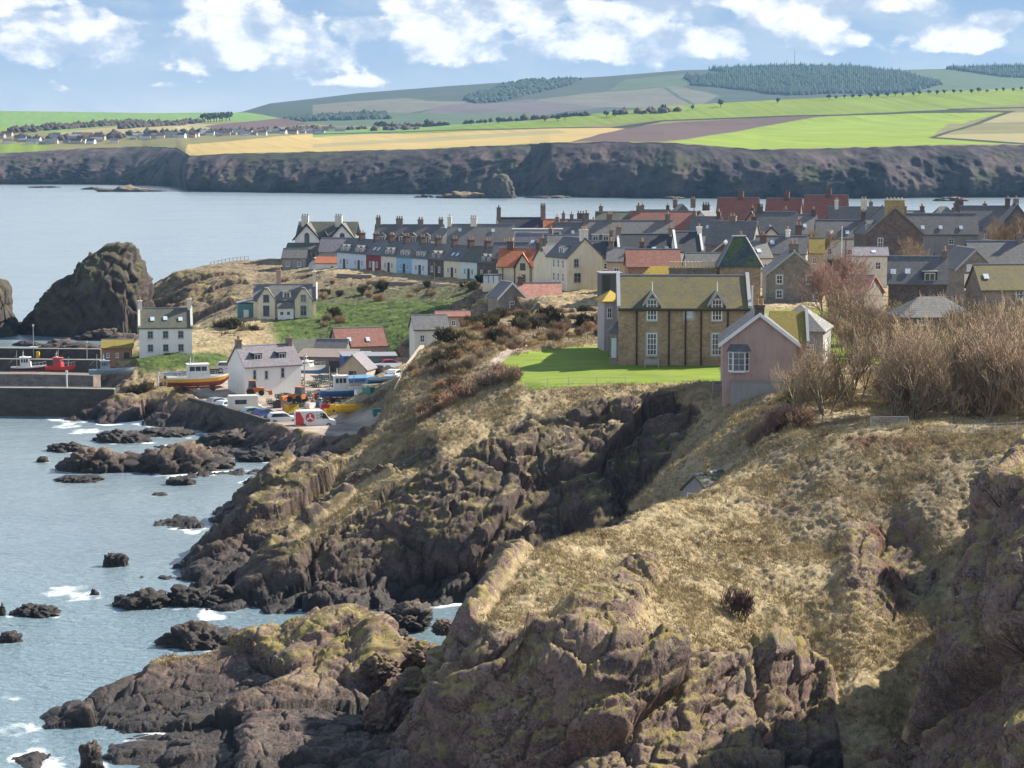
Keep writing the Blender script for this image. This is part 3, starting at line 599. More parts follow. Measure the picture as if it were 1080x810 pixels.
cu_ = ((FU[:-1, :-1] + FU[1:, 1:]) / 2).ravel(); cv_ = ((FV[:-1, :-1] + FV[1:, 1:]) / 2).ravel(); rowi = np.repeat(np.arange(sh[0] - 1), sh[1] - 1)
def field_mat(name, c, var=.25, stripe=0.0):
    m, t = new_mat(name); pos = worldpos(t); n = t.noise(pos, .012, 6, .65); n2 = t.noise(pos, .1, 5, .7)
    x, y, z = t.sep(pos)
    f = t.math('ADD', t.math('MULTIPLY', n, .6), t.math('MULTIPLY', n2, .4))
    if stripe:
        s = t.noise(t.comb(t.math('ADD', t.math('MULTIPLY', x, .10), t.math('MULTIPLY', y, .02)), t.math('MULTIPLY', y, .003), 0.0), 1.0, 3, .6); f = t.math('ADD', t.math('MULTIPLY', f, .5), t.math('MULTIPLY', s, .5))
    t.put(t.b.inputs['Base Color'], t.ramp(f, [(.32, [q * (1 - var) for q in c]), (.5, c), (.68, [q * (1 + var) for q in c])])); t.put(t.b.inputs['Roughness'], .95); t.put(t.b.inputs['Specular IOR Level'], .1)
    return m
mc, t = new_mat('far_cliff'); pos = worldpos(t); n = t.noise(t.vmath('MULTIPLY', pos, (1, .4, .45)), .035, 6, .7); n2 = t.noise(pos, .008, 4, .6)
t.put(t.b.inputs['Base Color'], t.mix(t.smooth(.5, .62, t.noise(pos, .02, 5, .7)), t.ramp(n, [(.38, (.012, .012, .016)), (.5, (.042, .035, .04)), (.66, (.10, .075, .07))]), (.042, .046, .028))); t.put(t.b.inputs['Roughness'], .95); t.put(t.b.inputs['Specular IOR Level'], .1)
fmats = [mc, field_mat('rough_grass', (.16, .15, .065)), field_mat('bright_green_field', (.15, .205, .03), .34, 1), field_mat('lush_green_field', (.185, .255, .03), .34, 1), field_mat('ploughed_field', (.10, .066, .062), .2, 1), field_mat('stubble_field', (.36, .27, .105), .22, 1), field_mat('tan_field', (.26, .23, .11), .2, 1), field_mat('distant_green_field', (.13, .22, .06), .2, 1), field_mat('hedge_bank', (.03, .035, .018), .3)]
fpoly = [(2, [(330, 146), (450, 138), (560, 126), (700, 111), (860, 102), (1080, 91), (1500, 80), (1500, 112), (1080, 110), (1000, 115), (880, 121), (700, 126), (600, 133.5), (450, 141)]),
         (4, [(560, 158), (592, 150), (660, 134), (720, 128), (880, 121.5), (850, 127), (762, 141), (700, 149), (600, 153)]),
         (3, [(690, 152), (762, 141), (862, 124), (950, 119.5), (1064, 118), (1020, 128), (985, 146), (1090, 153), (1100, 165), (900, 165), (680, 165)]),
         (6, [(985, 146), (1066, 119), (1500, 108), (1500, 152), (1090, 151.5)]), (1, [(1000, 130), (1500, 118), (1500, 130), (985, 143)]),
         (5, [(192, 170), (198, 152), (330, 141), (450, 141), (592, 134.5), (662, 134), (596, 151), (450, 158), (330, 166)]),
         (6, [(330, 152), (590, 137), (600, 140), (330, 156)]),
         (7, [(-420, 110), (0, 115), (300, 117), (302, 129), (180, 127), (60, 139), (-420, 142)]), (2, [(-420, 130), (0, 133), (30, 139), (-420, 143)]), (6, [(60, 139), (180, 130), (240, 132), (200, 140), (60, 146)]),
         (4, [(215, 133), (300, 124), (330, 131), (240, 139)]), (2, [(-420, 158), (60, 151), (40, 160), (-420, 168)]), (7, [(330, 137), (560, 124), (560, 129), (330, 145)]),
         (8, [(640, 134.2), (700, 126), (880, 121.2), (1000, 115.5), (1068, 117.2), (1068, 118.6), (960, 119.6), (870, 123), (700, 127.4), (664, 135)]), (8, [(985, 145.6), (1090, 151.3), (1500, 154), (1500, 156), (1090, 153.2), (982, 147)]), (8, [(1064, 117), (1072, 117), (985, 146.5), (978, 146.5)]), (8, [(330, 140.8), (592, 134), (660, 133.2), (660, 134), (592, 135), (330, 142)]), (8, [(1000, 114.5), (1500, 104), (1500, 105.4), (1000, 116)])]
mi = np.full(len(cu_), 1, np.int32)
for k, pl in fpoly: mi[inpoly(cu_, cv_, pl)] = k
mi[rowi < 60] = 0; mi[(rowi >= 60) & (rowi < 64)] = 1
for m in fmats: fme.materials.append(m)
fme.polygons.foreach_set('material_index', mi)
far = tag(link('farmland', fme), 'far cliffs and patchwork farmland across the bay', None, None, 'structure')
def far_at(u, v, mesh='near'):
    """point on the farmland seen at (u, v)"""
    A = (FU, FV, FX, FY, FZ) if mesh == 'near' else (HU, HV, HX, HY, HZ)
    j = int(np.argmin(np.abs(A[0][0] - u))); col = A[1][:, j]; lo = 60 if mesh == 'near' else 0
    top = lo + int(np.argmin(col[lo:len(col) - 8])); seg = col[lo:top + 1]
    i = lo + int(np.argmin(np.abs(seg - v))); return Vector((float(A[2][i, j]), float(A[3][i, j]), float(A[4][i, j])))
# far hills
hu = [-420, 200, 255, 285, 330, 380, 470, 560, 640, 720, 790, 840, 900, 940, 1000, 1080, 1500]
hv = [130, 124, 118, 109, 104, 98, 91, 85, 80.5, 74, 72.5, 70.5, 72, 74, 72.5, 71.5, 73]
HX, HY, HZ, HU, HV = strip('hills', hu, [(133, 4700), (np.array(hv) * .45 + 132 * .55, 5600), (hv, 7000), (np.array(hv) + 25, 7600)], 900, [90, 110, 6], -400, 1480)
ph = np.stack([HX, HY, 0 * HZ], -1).reshape(-1, 3).astype(np.float32); hh = fbm(ph / 700, 4, 151).reshape(HX.shape); ramp_ = np.zeros(HX.shape); ramp_[:200] = np.sin(np.linspace(0, PI, 200))[:, None]
HZ = HZ + hh * 22 * ramp_
hq = np.arange(HX.size).reshape(HX.shape); hquads = np.stack([hq[:-1, :-1], hq[:-1, 1:], hq[1:, 1:], hq[1:, :-1]], -1).reshape(-1, 4)
hme = np_mesh('far_hills', np.stack([HX, HY, HZ], -1).reshape(-1, 3), hquads, True)
hcu = ((HU[:-1, :-1] + HU[1:, 1:]) / 2).ravel(); hcv = ((HV[:-1, :-1] + HV[1:, 1:]) / 2).ravel()
hm = [field_mat('moor', (.045, .06, .04)), field_mat('pale_pasture', (.125, .12, .09)), field_mat('hill_green', (.07, .10, .05)), field_mat('wood_floor', (.03, .04, .025)), field_mat('heather', (.10, .085, .085)), field_mat('hedge_line', (.05, .065, .04))]
hp = [(2, [(720, 72), (800, 70), (1500, 60), (1500, 110), (860, 110), (980, 96)]), (1, [(560, 105), (640, 97), (700, 90), (760, 100), (730, 112), (560, 112)]), (4, [(470, 112), (560, 104), (640, 112), (560, 124), (430, 124)]), (1, [(330, 112), (420, 104), (500, 108), (420, 122), (330, 122)]), (2, [(300, 122), (560, 118), (560, 135), (300, 135)]), (2, [(660, 84), (720, 78), (740, 90), (640, 97)]),
      (3, [(745, 74), (838, 69), (905, 72), (955, 79), (995, 90), (960, 96), (880, 99), (830, 101), (790, 96), (730, 91), (722, 84), (780, 80)]), (3, [(490, 104), (530, 90), (560, 85), (612, 84), (600, 90), (540, 104), (500, 110)]), (3, [(998, 73), (1060, 68), (1500, 66), (1500, 86), (1060, 82)]), (3, [(300, 126), (404, 121), (410, 126), (300, 129)]), (5, [(560, 101), (700, 92), (735, 108), (730, 108.5), (698, 93), (560, 102)]), (5, [(330, 111), (480, 99), (480, 100), (330, 112)]), (4, [(-420, 128), (250, 118), (250, 135), (-420, 135)])]
mi = np.zeros(len(hcu), np.int32)
for k, pl in hp: mi[inpoly(hcu, hcv, pl)] = k
for m in hm: hme.materials.append(m)
hme.polygons.foreach_set('material_index', mi)
hills = tag(link('hills', hme), 'distant blue-green hills with moor, pasture and plantation', None, None, 'structure')
# woods as cones and round crowns scattered on hill and farmland
def blob_mesh(n=1, seed=0):
    import bmesh
    bm = bmesh.new(); bmesh.ops.create_icosphere(bm, subdivisions=1, radius=1); v = np.array([x.co[:] for x in bm.verts], np.float32); f = np.array([[q.index for q in x.verts] for x in bm.faces], np.int32); bm.free(); return v, f
_bv, _bf = blob_mesh()
_cv = np.array([(math.cos(a) * r, math.sin(a) * r, z) for z, r in ((0, .9), (.35, 1.0)) for a in np.linspace(0, 2 * PI, 7)[:-1]] + [(0, 0, 2.4)], np.float32); _cf = np.array([(k, (k + 1) % 6, 6 + k) for k in range(6)] + [((k + 1) % 6, 6 + (k + 1) % 6, 6 + k) for k in range(6)] + [(6 + k, 6 + (k + 1) % 6, 12) for k in range(6)], np.int32)
def scatter(name, pts, sizes, base, mat, jitter=.25, zs=1.0):
    v, f = base; n = len(pts); pts = np.array(pts, np.float32); s = np.array(sizes, np.float32)
    VV = v[None] * s[:, None, None] * (1 + jitter * rng.normal(size=(n, len(v), 1)).astype(np.float32)); VV[..., 2] *= zs; VV = VV + pts[:, None, :]
    FF = f[None] + (np.arange(n) * len(v))[:, None, None]
    return link(name, np_mesh(name, VV.reshape(-1, 3), FF.reshape(-1, f.shape[1])), None, [mat])
m_con = plain('conifer_foliage', (.022, .045, .022), .95, .35, .05); m_dec = plain('bare_wood', (.06, .048, .038), .95, .35, .05)
def in_area(poly, n, mesh):
    us = [p[0] for p in poly]; vs = [p[1] for p in poly]; out = []
    while len(out) < n:
        u, v = random.uniform(max(-60, min(us)), min(1140, max(us))), random.uniform(min(vs), max(vs))
        if inpoly(np.array([u]), np.array([v]), poly)[0]: out.append(far_at(u, v, mesh))
    return out
pp = in_area(hp[6][1], 8000, 'hills') + in_area(hp[8][1], 1800, 'hills')
o = scatter('plantation', pp, np.random.default_rng(1).uniform(3.6, 6.0, len(pp)), (_cv, _cf), m_con); tag(o, 'dark conifer plantation covering the distant hilltop', 'forest', None, 'stuff')
pp = in_area(hp[7][1], 900, 'hills') + in_area([(300, 125), (404, 121), (410, 126), (300, 129)], 400, 'hills')
o = scatter('woodland', pp, np.random.default_rng(2).uniform(6, 10, len(pp)), (_bv, _bf), m_con, .2, 1.1); tag(o, 'dark blue woods on the lower distant hills', 'woodland', None, 'stuff')
pp = []
for (a, b, n) in (((10, 139), (60, 136), 60), ((50, 137), (120, 131.5), 140), ((110, 132), (150, 131), 60), ((128, 135), (180, 131), 120), ((180, 132), (215, 129), 40), ((130, 143), (330, 137), 90), ((20, 148), (130, 145), 50), ((395, 128), (720, 117), 110), ((300, 139), (440, 135), 60)):
    for k in range(n): f = random.random(); pp.append(far_at(a[0] + (b[0] - a[0]) * f, a[1] + (b[1] - a[1]) * f + random.uniform(-1.2, 1.2)))
o = scatter('shelter_belt', pp, np.random.default_rng(3).uniform(3.5, 6.5, len(pp)), (_bv, _bf), m_dec, .22, 1.1); tag(o, 'dark shelter belts and hedgerows among the far fields', 'woodland', None, 'stuff')
def crown_blob(seed, r):
    v, f = _bv, _bf; n = 26; q = np.random.default_rng(seed); c = q.normal(size=(n, 3)); c = c / np.linalg.norm(c, axis=1)[:, None] * r * q.uniform(.3, .85, (n, 1)); c[:, 2] = c[:, 2] * .8 + r * 1.3
    VV = v[None] * (r * q.uniform(.18, .36, (n, 1, 1))) * (1 + .2 * q.normal(size=(n, len(v), 1))) + c[:, None]
    FF = f[None] + (np.arange(n) * len(v))[:, None, None]; return np_mesh('crown', VV.reshape(-1, 3), FF.reshape(-1, 3))
prot = [crown_blob(s, 4.2) for s in range(4)]
for m in prot: m.materials.append(m_con)
trk = MB(); trk.tube((0, 0, -1), (0, 0, 4), .5, .3, 6); trk_o = None
def far_tree(u, v, k, lab, grp, s=1.0):
    o = empty('hedgerow_tree', far_at(u, v), k * 1.3, label=lab, cat='tree', group=grp); o.scale = (s, s, s)
    global trk_o
    if trk_o is None: trk_o = trk.build('trunk', m_dec, o)
    else:
        c = trk_o.copy(); COL.objects.link(c); c.parent = o
    c = link('crown', prot[k % 4], o)
for k in range(24): f = k / 23; far_tree(872 + 205 * f + random.uniform(-2, 2), 105.5 - 9.5 * f + random.uniform(-.4, .4), k, 'small dark tree in the thin row crossing the bright green far field', 'row of trees crossing the far green field', random.uniform(.55, .9))
for k, (u, v) in enumerate([(403, 131), (450, 131), (497, 132), (512, 131.5), (525, 130.5), (574, 128), (588, 127.5), (640, 123), (700, 118), (730, 116.5), (760, 113.5), (648, 122.5), (596, 126.5), (820, 109.5)]): far_tree(u, v, k, 'lone dark tree on the hedge line along the top of the far green field', 'trees on the hedge line above the far field', random.uniform(.8, 1.25))
for k in range(9): far_tree(216 + k * 3.2, 129.5 - .3 * k, k, 'tall dark tree in the clump on the far left skyline field', 'clump of trees on the left skyline', 1.7)
# radio masts
for u, h, lab in ((838, 46, 'tall thin radio mast on the wooded hilltop'), (829.5, 20, 'short radio mast beside the taller one on the hilltop')):
    p = far_at(u, 71, 'hills'); b = MB(); b.tube((0, 0, -3), (0, 0, h), 1.0, .5, 6); b.tube((0, 0, h), (0, 0, h + 14), .3, .2, 5)
    for z in (h * .4, h * .7, h * .95): b.box(-1.6, 1.6, -1.2, 1.2, z, z + 2.2)
    o = b.build('radio_mast', plain('mast_grey', (.3, .31, .33), .6, .1)); o.location = p; tag(o, lab, 'mast')
# far village
fw = [plain('far_wall_%s' % n, c, .8, .1, .1) for n, c in (('white', (.6, .6, .58)), ('grey', (.3, .3, .31)), ('tan', (.42, .36, .3)))]; frf = [plain('far_roof_%s' % n, c, .8, .15, .1) for n, c in (('slate', (.07, .08, .10)), ('red', (.11, .06, .05)), ('grey', (.16, .17, .19)))]
def far_house(kind):
    o = empty('far_house', (0, 0, 0)); w, d, h, r = [(14, 8, 4.5, 8), (10, 7, 3, 5.2), (20, 8, 4.5, 8.2)][kind % 3]
    b = MB(); b.prism([(-d / 2, -3), (d / 2, -3), (d / 2, h), (0, r - .2), (-d / 2, h)], 'x', -w / 2, w / 2); b.build('wall', fw[kind % len(fw)], o)
    b = MB(); b.prism([(-d / 2 - .4, h - .2), (0, r), (d / 2 + .4, h - .2), (d / 2 + .4, h + .1), (0, r + .4), (-d / 2 - .4, h + .1)], 'x', -w / 2 - .3, w / 2 + .3); b.build('roof', frf[(kind // 2) % 3], o); return o
fh = []
for k in range(7): o = far_house(k); fh.append(o)
spots = [(random.uniform(0, 128), random.uniform(143, 152)) for _ in range(46)] + [(140 + 220 * f + random.uniform(-1, 1), 146.5 - 7.5 * f + random.uniform(-1.6, 1)) for f in np.linspace(0, 1, 44)]
for k, (u, v) in enumerate(spots):
    o = fh[k] if k < 7 else copy_tree(fh[k % 7]); o.location = far_at(u, v); o.rotation_euler = (0, 0, random.uniform(-.5, .5))
    lf = u < 130
    if lf: o.scale = (.7, .7, .7); tag(o, 'tiny pale holiday chalet in the crowded park on the far left clifftop', 'house', 'chalets of the far clifftop park')
    else: tag(o, 'tiny dark-roofed house in the long village row behind the far stubble field', 'house', 'houses of the distant village row')
# ------------------------------------------------------------------ buildings
M = {}
M['cream'] = render_wall('cream_render', (.72, .66, .50)); M['white'] = render_wall('white_render', (.82, .82, .80), .18); M['offwhite'] = render_wall('offwhite_render', (.70, .67, .58)); M['grey'] = render_wall('grey_harling', (.30, .29, .28)); M['lilac'] = render_wall('lilac_harling', (.42, .38, .42))
M['paleblue'] = render_wall('pale_blue_paint', (.60, .70, .78)); M['blue'] = render_wall('bright_blue_paint', (.25, .50, .70)); M['mint'] = render_wall('mint_paint', (.60, .73, .72)); M['red'] = render_wall('dark_red_paint', (.24, .045, .055)); M['teal'] = plain('teal_boards', (.09, .24, .25), .7); M['pink'] = render_wall('pink_harling', (.42, .30, .265), .4); M['tan'] = render_wall('tan_render', (.45, .37, .27))
M['brickorange'] = stone_wall('orange_brick', (.36, .17, .10), (.42, .22, .13), (.3, .25, .2), .3, .1)
M['villa'] = stone_wall('villa_sandstone', (.27, .19, .125), (.42, .31, .205), (.33, .27, .20)); M['dark'] = stone_wall('dark_whinstone', (.085, .07, .07), (.15, .12, .115), (.17, .15, .14), .45, .24); M['stone'] = stone_wall('grey_stone', (.19, .165, .15), (.28, .245, .21), (.3, .27, .24), .5, .26)
M['slate'] = slate('grey_slate', (.135, .135, .14), (.13, .115, .06), .05); M['slate2'] = slate('weathered_slate', (.18, .175, .168), (.14, .13, .06), .12); M['navy'] = slate('navy_slate', (.045, .05, .066)); M['greenslate'] = slate('mossy_green_slate', (.105, .11, .10), (.115, .12, .05), .35); M['lilacslate'] = slate('lilac_slate', (.21, .19, .22)); M['mossy'] = slate('moss_covered_slate', (.115, .10, .075), (.145, .12, .035), .55); M['yellowmoss'] = slate('golden_moss_slate', (.15, .12, .05), (.24, .185, .025), .72)
M['towerslate'] = slate('tower_slate', (.055, .08, .10), (.10, .13, .03), .42); M['redtile'] = slate('red_pantile', (.29, .115, .085), (.14, .10, .07), .15, .3, .1); M['orangetile'] = slate('orange_pantile', (.48, .155, .065), (.25, .12, .06), .08, .3, .1); M['salmon'] = slate('salmon_pantile', (.56, .26, .20), (.4, .3, .22), .1, .3, .1); M['brightorange'] = slate('ochre_lichen_tile', (.45, .22, .06), (.58, .34, .04), .7)
M['trim'] = plain('white_paint', (.74, .74, .72), .5, .08); M['dtrim'] = plain('black_paint', (.03, .03, .035), .5, .1); M['gtrim'] = plain('grey_paint', (.36, .37, .38), .6, .1); M['lead'] = plain('lead_ridge', (.22, .23, .26), .6, .15); M['pipe'] = plain('cast_iron', (.03, .028, .03), .6, .1)
M['glass'] = glass_mat('window_glass'); M['sky_glass'] = plain('skylight_glass', (.55, .62, .70), .2, .1); M['pot'] = plain('terracotta_pot', (.42, .24, .14), .8, .15); M['creampot'] = plain('cream_pot', (.62, .50, .34), .8, .12); M['darkpot'] = plain('sooty_pot', (.08, .065, .06), .8, .15)
M['chim'] = stone_wall('chimney_stone', (.16, .13, .115), (.24, .2, .17), (.24, .21, .18), .35, .2); M['brickchim'] = stone_wall('sooty_brick', (.085, .05, .045), (.125, .065, .055), (.2, .17, .15), .25, .09); M['yellowchim'] = stone_wall('lichened_stone', (.24, .19, .09), (.36, .29, .12), (.3, .26, .17), .4, .22)
M['bluedoor'] = plain('blue_door', (.05, .10, .22), .5); M['door'] = plain('dark_door', (.05, .04, .045), .5); M['reddoor'] = plain('red_door', (.25, .03, .03), .5)

def panel_box(b, face, a, z, w, h, W, D, y0, y1, mi=0):
    """a box lying on a wall face; y0..y1 = how far it stands out"""
    if face == 'f': b.box(a - w / 2, a + w / 2, -D / 2 - y1, -D / 2 - y0, z, z + h, mi)
    elif face == 'b': b.box(a - w / 2, a + w / 2, D / 2 + y0, D / 2 + y1, z, z + h, mi)
    elif face == 'l': b.box(-W / 2 - y1, -W / 2 - y0, a - w / 2, a + w / 2, z, z + h, mi)
    else: b.box(W / 2 + y0, W / 2 + y1, a - w / 2, a + w / 2, z, z + h, mi)
def window(root, W, D, face, a, z, w, h, frame='trim', bars=(1, 1), split=False, surround=None, glass='glass'):
    b = MB(); e = .09; f = lambda *q, m=0: panel_box(b, face, *q, m)
    if surround:
        s = .16
        f(a, z - s, w + 2 * s, s, W, D, .0, .05, m=1); f(a, z + h, w + 2 * s, s, W, D, .0, .05, m=1); f(a - w / 2 - s / 2, z, s, h, W, D, .0, .045, m=1); f(a + w / 2 + s / 2, z, s, h, W, D, .0, .045, m=1)
    f(a, z, w, e, W, D, .0, .07); f(a, z + h - e, w, e, W, D, .0, .07); f(a - w / 2 + e / 2, z + e, e, h - 2 * e, W, D, .0, .07); f(a + w / 2 - e / 2, z + e, e, h - 2 * e, W, D, .0, .07)
    nx, nz = bars; t_ = .055
    for k in range(1, nx + 1): f(a - w / 2 + w * k / (nx + 1), z + e, t_, h - 2 * e, W, D, .0, .05)
    for k in range(1, nz + 1):
        zz = z + h * k / (nz + 1) - t_ / 2; n = nx + 1; ws = w / n - t_
        for j in range(n): f(a - w / 2 + w * (j + .5) / n, zz, ws - .001, t_, W, D, .0, .046)
    f(a, z - .1, w + .16, .1, W, D, .0, .12) if not surround else None
    mats = [M[frame]] + ([M[surround]] if surround else [])
    o = b.build('window', mats, root)
    g = MB(); panel_box(g, face, a, z + e * .5, w - e, h - e, W, D, -.02, .02); g.build('pane', M[glass], o)
    return o
def chimney(root, x, y, w, d, z0, z1, mat='chim', pots=2, pot='pot', ph=.55, cap=True):
    b = MB(); b.box(x - w / 2, x + w / 2, y - d / 2, y + d / 2, z0, z1 - .22)
    if cap: b.box(x - w / 2 - .08, x + w / 2 + .08, y - d / 2 - .08, y + d / 2 + .08, z1 - .22, z1)
    o = b.build('chimney', M[mat], root)
    for k in range(pots):
        p = MB(); q = -w / 2 + w * (k + .5) / pots if w >= d else 0; r = -d / 2 + d * (k + .5) / pots if w < d else 0
        p.tube((x + q, y + r, z1 - .02), (x + q, y + r, z1 + ph), .15, .12, 8); p.tube((x + q, y + r, z1 + ph - .12), (x + q, y + r, z1 + ph - .02), .165, .165, 8); p.build('chimney_pot', M[pot], o)
    return o
def gable_roof(root, W, D, he, hr, mat, ov=.25, t=.18, eo=.25, name='roof', ridge='lead'):
    s = (hr - he) / (D / 2); lo = he - eo * s + .03
    b = MB(); b.prism([(-D / 2 - eo, lo), (0, hr + .03), (D / 2 + eo, lo), (D / 2 + eo, lo + t), (0, hr + .03 + t), (-D / 2 - eo, lo + t)], 'x', -W / 2 - ov, W / 2 + ov)
    if ridge: b.prism([(-.16, hr + t - .05), (.16, hr + t - .05), (.1, hr + t + .09), (-.1, hr + t + .09)], 'x', -W / 2 - ov + .01, W / 2 + ov - .01, 1)
    return b.build(name, [M[mat], M[ridge or 'lead']], root)
def hip_roof(root, W, D, he, hr, mat, run=None, eo=.3, name='roof'):
    run = D / 2 if run is None else run; x, y = W / 2 + eo, D / 2 + eo; r = max(.05, W / 2 - run)
    b = MB(); b.add([(-x, -y, he), (x, -y, he), (x, y, he), (-x, y, he), (-x, -y, he + .14), (x, -y, he + .14), (x, y, he + .14), (-x, y, he + .14), (-r, 0, hr), (r, 0, hr)],
        [(3, 2, 1, 0), (0, 1, 5, 4), (1, 2, 6, 5), (2, 3, 7, 6), (3, 0, 4, 7), (4, 5, 9, 8), (5, 6, 9), (6, 7, 8, 9), (7, 4, 8)])
    return b.build(name, M[mat], root)
def dormer(root, W, D, he, hr, x, w=1.3, h=1.3, zb=.35, kind='gable', wall='gtrim', roof='slate', side=-1, win='trim'):
    """roof dormer: cheeks and front under its own little roof, its window inside"""
    s = (hr - he) / (D / 2); y = -D / 2 + zb / s; z = he + zb
    b = MB(); yb = min(0, y + (h + .25) / s); b.prism([(y, z - .25), (y, z + h), (yb, z + h), (yb, z + h - .3)], 'x', x - w / 2, x + w / 2)
    e = .12
    if kind == 'gable':
        hh = w * .42; b.prism([(x - w / 2 - e, z + h + .02), (x + w / 2 + e, z + h + .02), (x, z + h + hh + .1)], 'y', y - e, min(0.2, yb + hh / s), 1)
    else: b.prism([(y - e, z + h + .02), (y - e, z + h + .14), (yb + .2, z + h + .26), (yb + .2, z + h + .14)], 'x', x - w / 2 - e, x + w / 2 + e, 1)
    if side > 0:
        b.v = [(-q[0], -q[1], q[2]) for q in b.v]
    o = b.build('dormer', [M[wall], M[roof]], root)
    g = MB(); ww = w * .72; g.box(x - ww / 2, x + ww / 2, y - .03, y + .02, z + .12, z + h - .1); q = MB()
    q.box(x - ww / 2, x + ww / 2, y - .07, y - .031, z + .08, z + .16); q.box(x - ww / 2, x + ww / 2, y - .07, y - .031, z + h - .16, z + h - .06)
    for xx in (x - ww / 2 + .04, x, x + ww / 2 - .04): q.box(xx - .035, xx + .035, y - .066, y - .032, z + .16, z + h - .16)
    if side > 0:
        for m in (g, q): m.v = [(-k[0], -k[1], k[2]) for k in m.v]
    wdo = q.build('window', M[win], o); pn = g.build('pane', M['glass'], o); return o
def skylight(root, D, he, hr, x, f, w=.7, l=.9, mat='sky_glass'):
    s = (hr - he) / (D / 2); y = -D / 2 * (1 - f); n = Vector((0, -s, 1)).normalized(); dn = Vector((0, 1, s)).normalized(); c = Vector((x, y, he + (hr - he) * f)) + n * .22
    b = MB(); vs = []
    for k in (0, .08):
        for a, q in ((-w / 2, -l / 2), (w / 2, -l / 2), (w / 2, l / 2), (-w / 2, l / 2)): p = c + Vector((a, 0, 0)) + dn * q + n * k; vs.append(p)
    b.add(vs, [(3, 2, 1, 0), (4, 5, 6, 7), (0, 1, 5, 4), (1, 2, 6, 5), (2, 3, 7, 6), (3, 0, 4, 7)]); return b.build('skylight', M[mat], root)
def house(u, d, W, D, he, hr, wall='cream', roof='slate', yaw=0, vb=None, zb=None, label='', name='house', cat='house', group=None, chim=(), wins=(), doors=(), dorms=(), skys=(), hip=False, ov=.22, base=3.0, trim=None, pots='pot', cm='chim', skews=None, pipes=(), loc=None, dk='gable', dw='gtrim', ridge='lead'):
    """u, d: where the middle of the front foot stands; W along the ridge, D deep; yaw in degrees (anticlockwise)"""
    x = X(u, d); z = H(x, d) if zb is None else zb
    if vb is not None: z = P(u, vb, d).z
    a = math.radians(yaw); c = Vector((x, d, z)) + Vector((-math.sin(a), math.cos(a), 0)) * (D / 2)
    root = empty(name, c if loc is None else loc, a, label=label, cat=cat, group=group)
    b = MB()
    if hip: b.box(-W / 2, W / 2, -D / 2, D / 2, -base, he)
    else: b.prism([(-D / 2, -base), (D / 2, -base), (D / 2, he), (0, hr), (-D / 2, he)], 'x', -W / 2, W / 2)
    b.build('wall', M[wall], root)
    hip_roof(root, W, D, he, hr, roof) if hip else gable_roof(root, W, D, he, hr, roof, ov, ridge=ridge)
    if trim:
        s = (hr - he) / (D / 2)
        for sx in (-1, 1):
            x0 = sx * (W / 2 + ov + .05); b = MB(); b.prism([(-(D / 2 + .3), he - .3 * s - .12), (0, hr - .1), (D / 2 + .3, he - .3 * s - .12), (D / 2 + .3, he - .3 * s + .24), (0, hr + .25), (-(D / 2 + .3), he - .3 * s + .24)], 'x', x0 - .05, x0 + .05); b.build('bargeboard', M[trim], root)
    if skews:
        for sx in (-1, 1):
            b = MB(); b.prism([(-D / 2 - .15, he - .1), (0, hr + .12), (D / 2 + .15, he - .1), (D / 2 + .15, he + .38), (0, hr + .52), (-D / 2 - .15, he + .38)], 'x', sx * (W / 2 - .02) - .2, sx * (W / 2 - .02) + .2); b.build('gable_coping', M[skews], root)
    for cdef in chim:
        cx, w_, d_, top = cdef[:4]; n = cdef[4] if len(cdef) > 4 else 2; chimney(root, cx, 0, w_, d_, hr - 1.0, top, cdef[5] if len(cdef) > 5 else cm, n, pots)
    for w_ in wins: window(root, W, D, *w_[:5], **(w_[5] if len(w_) > 5 else {}))
    for f_, a_, w_, h_, m_ in doors:
        b = MB(); panel_box(b, f_, a_, -.05, w_, h_, W, D, -.02, .045); b.build('door', M[m_], root)
    for dd in dorms: dormer(root, W, D, he, hr, dd[0], *(dd[1:]), kind=dk, wall=dw, roof=roof)
    for x_, f_ in [(q[0], q[1]) for q in skys]: skylight(root, D, he, hr, x_, f_)
    for px, pz in pipes:
        b = MB(); b.tube((px, -D / 2 - .09, -.3), (px, -D / 2 - .09, pz), .075, .075, 6); b.build('downpipe', M['pipe'], root)
    return root
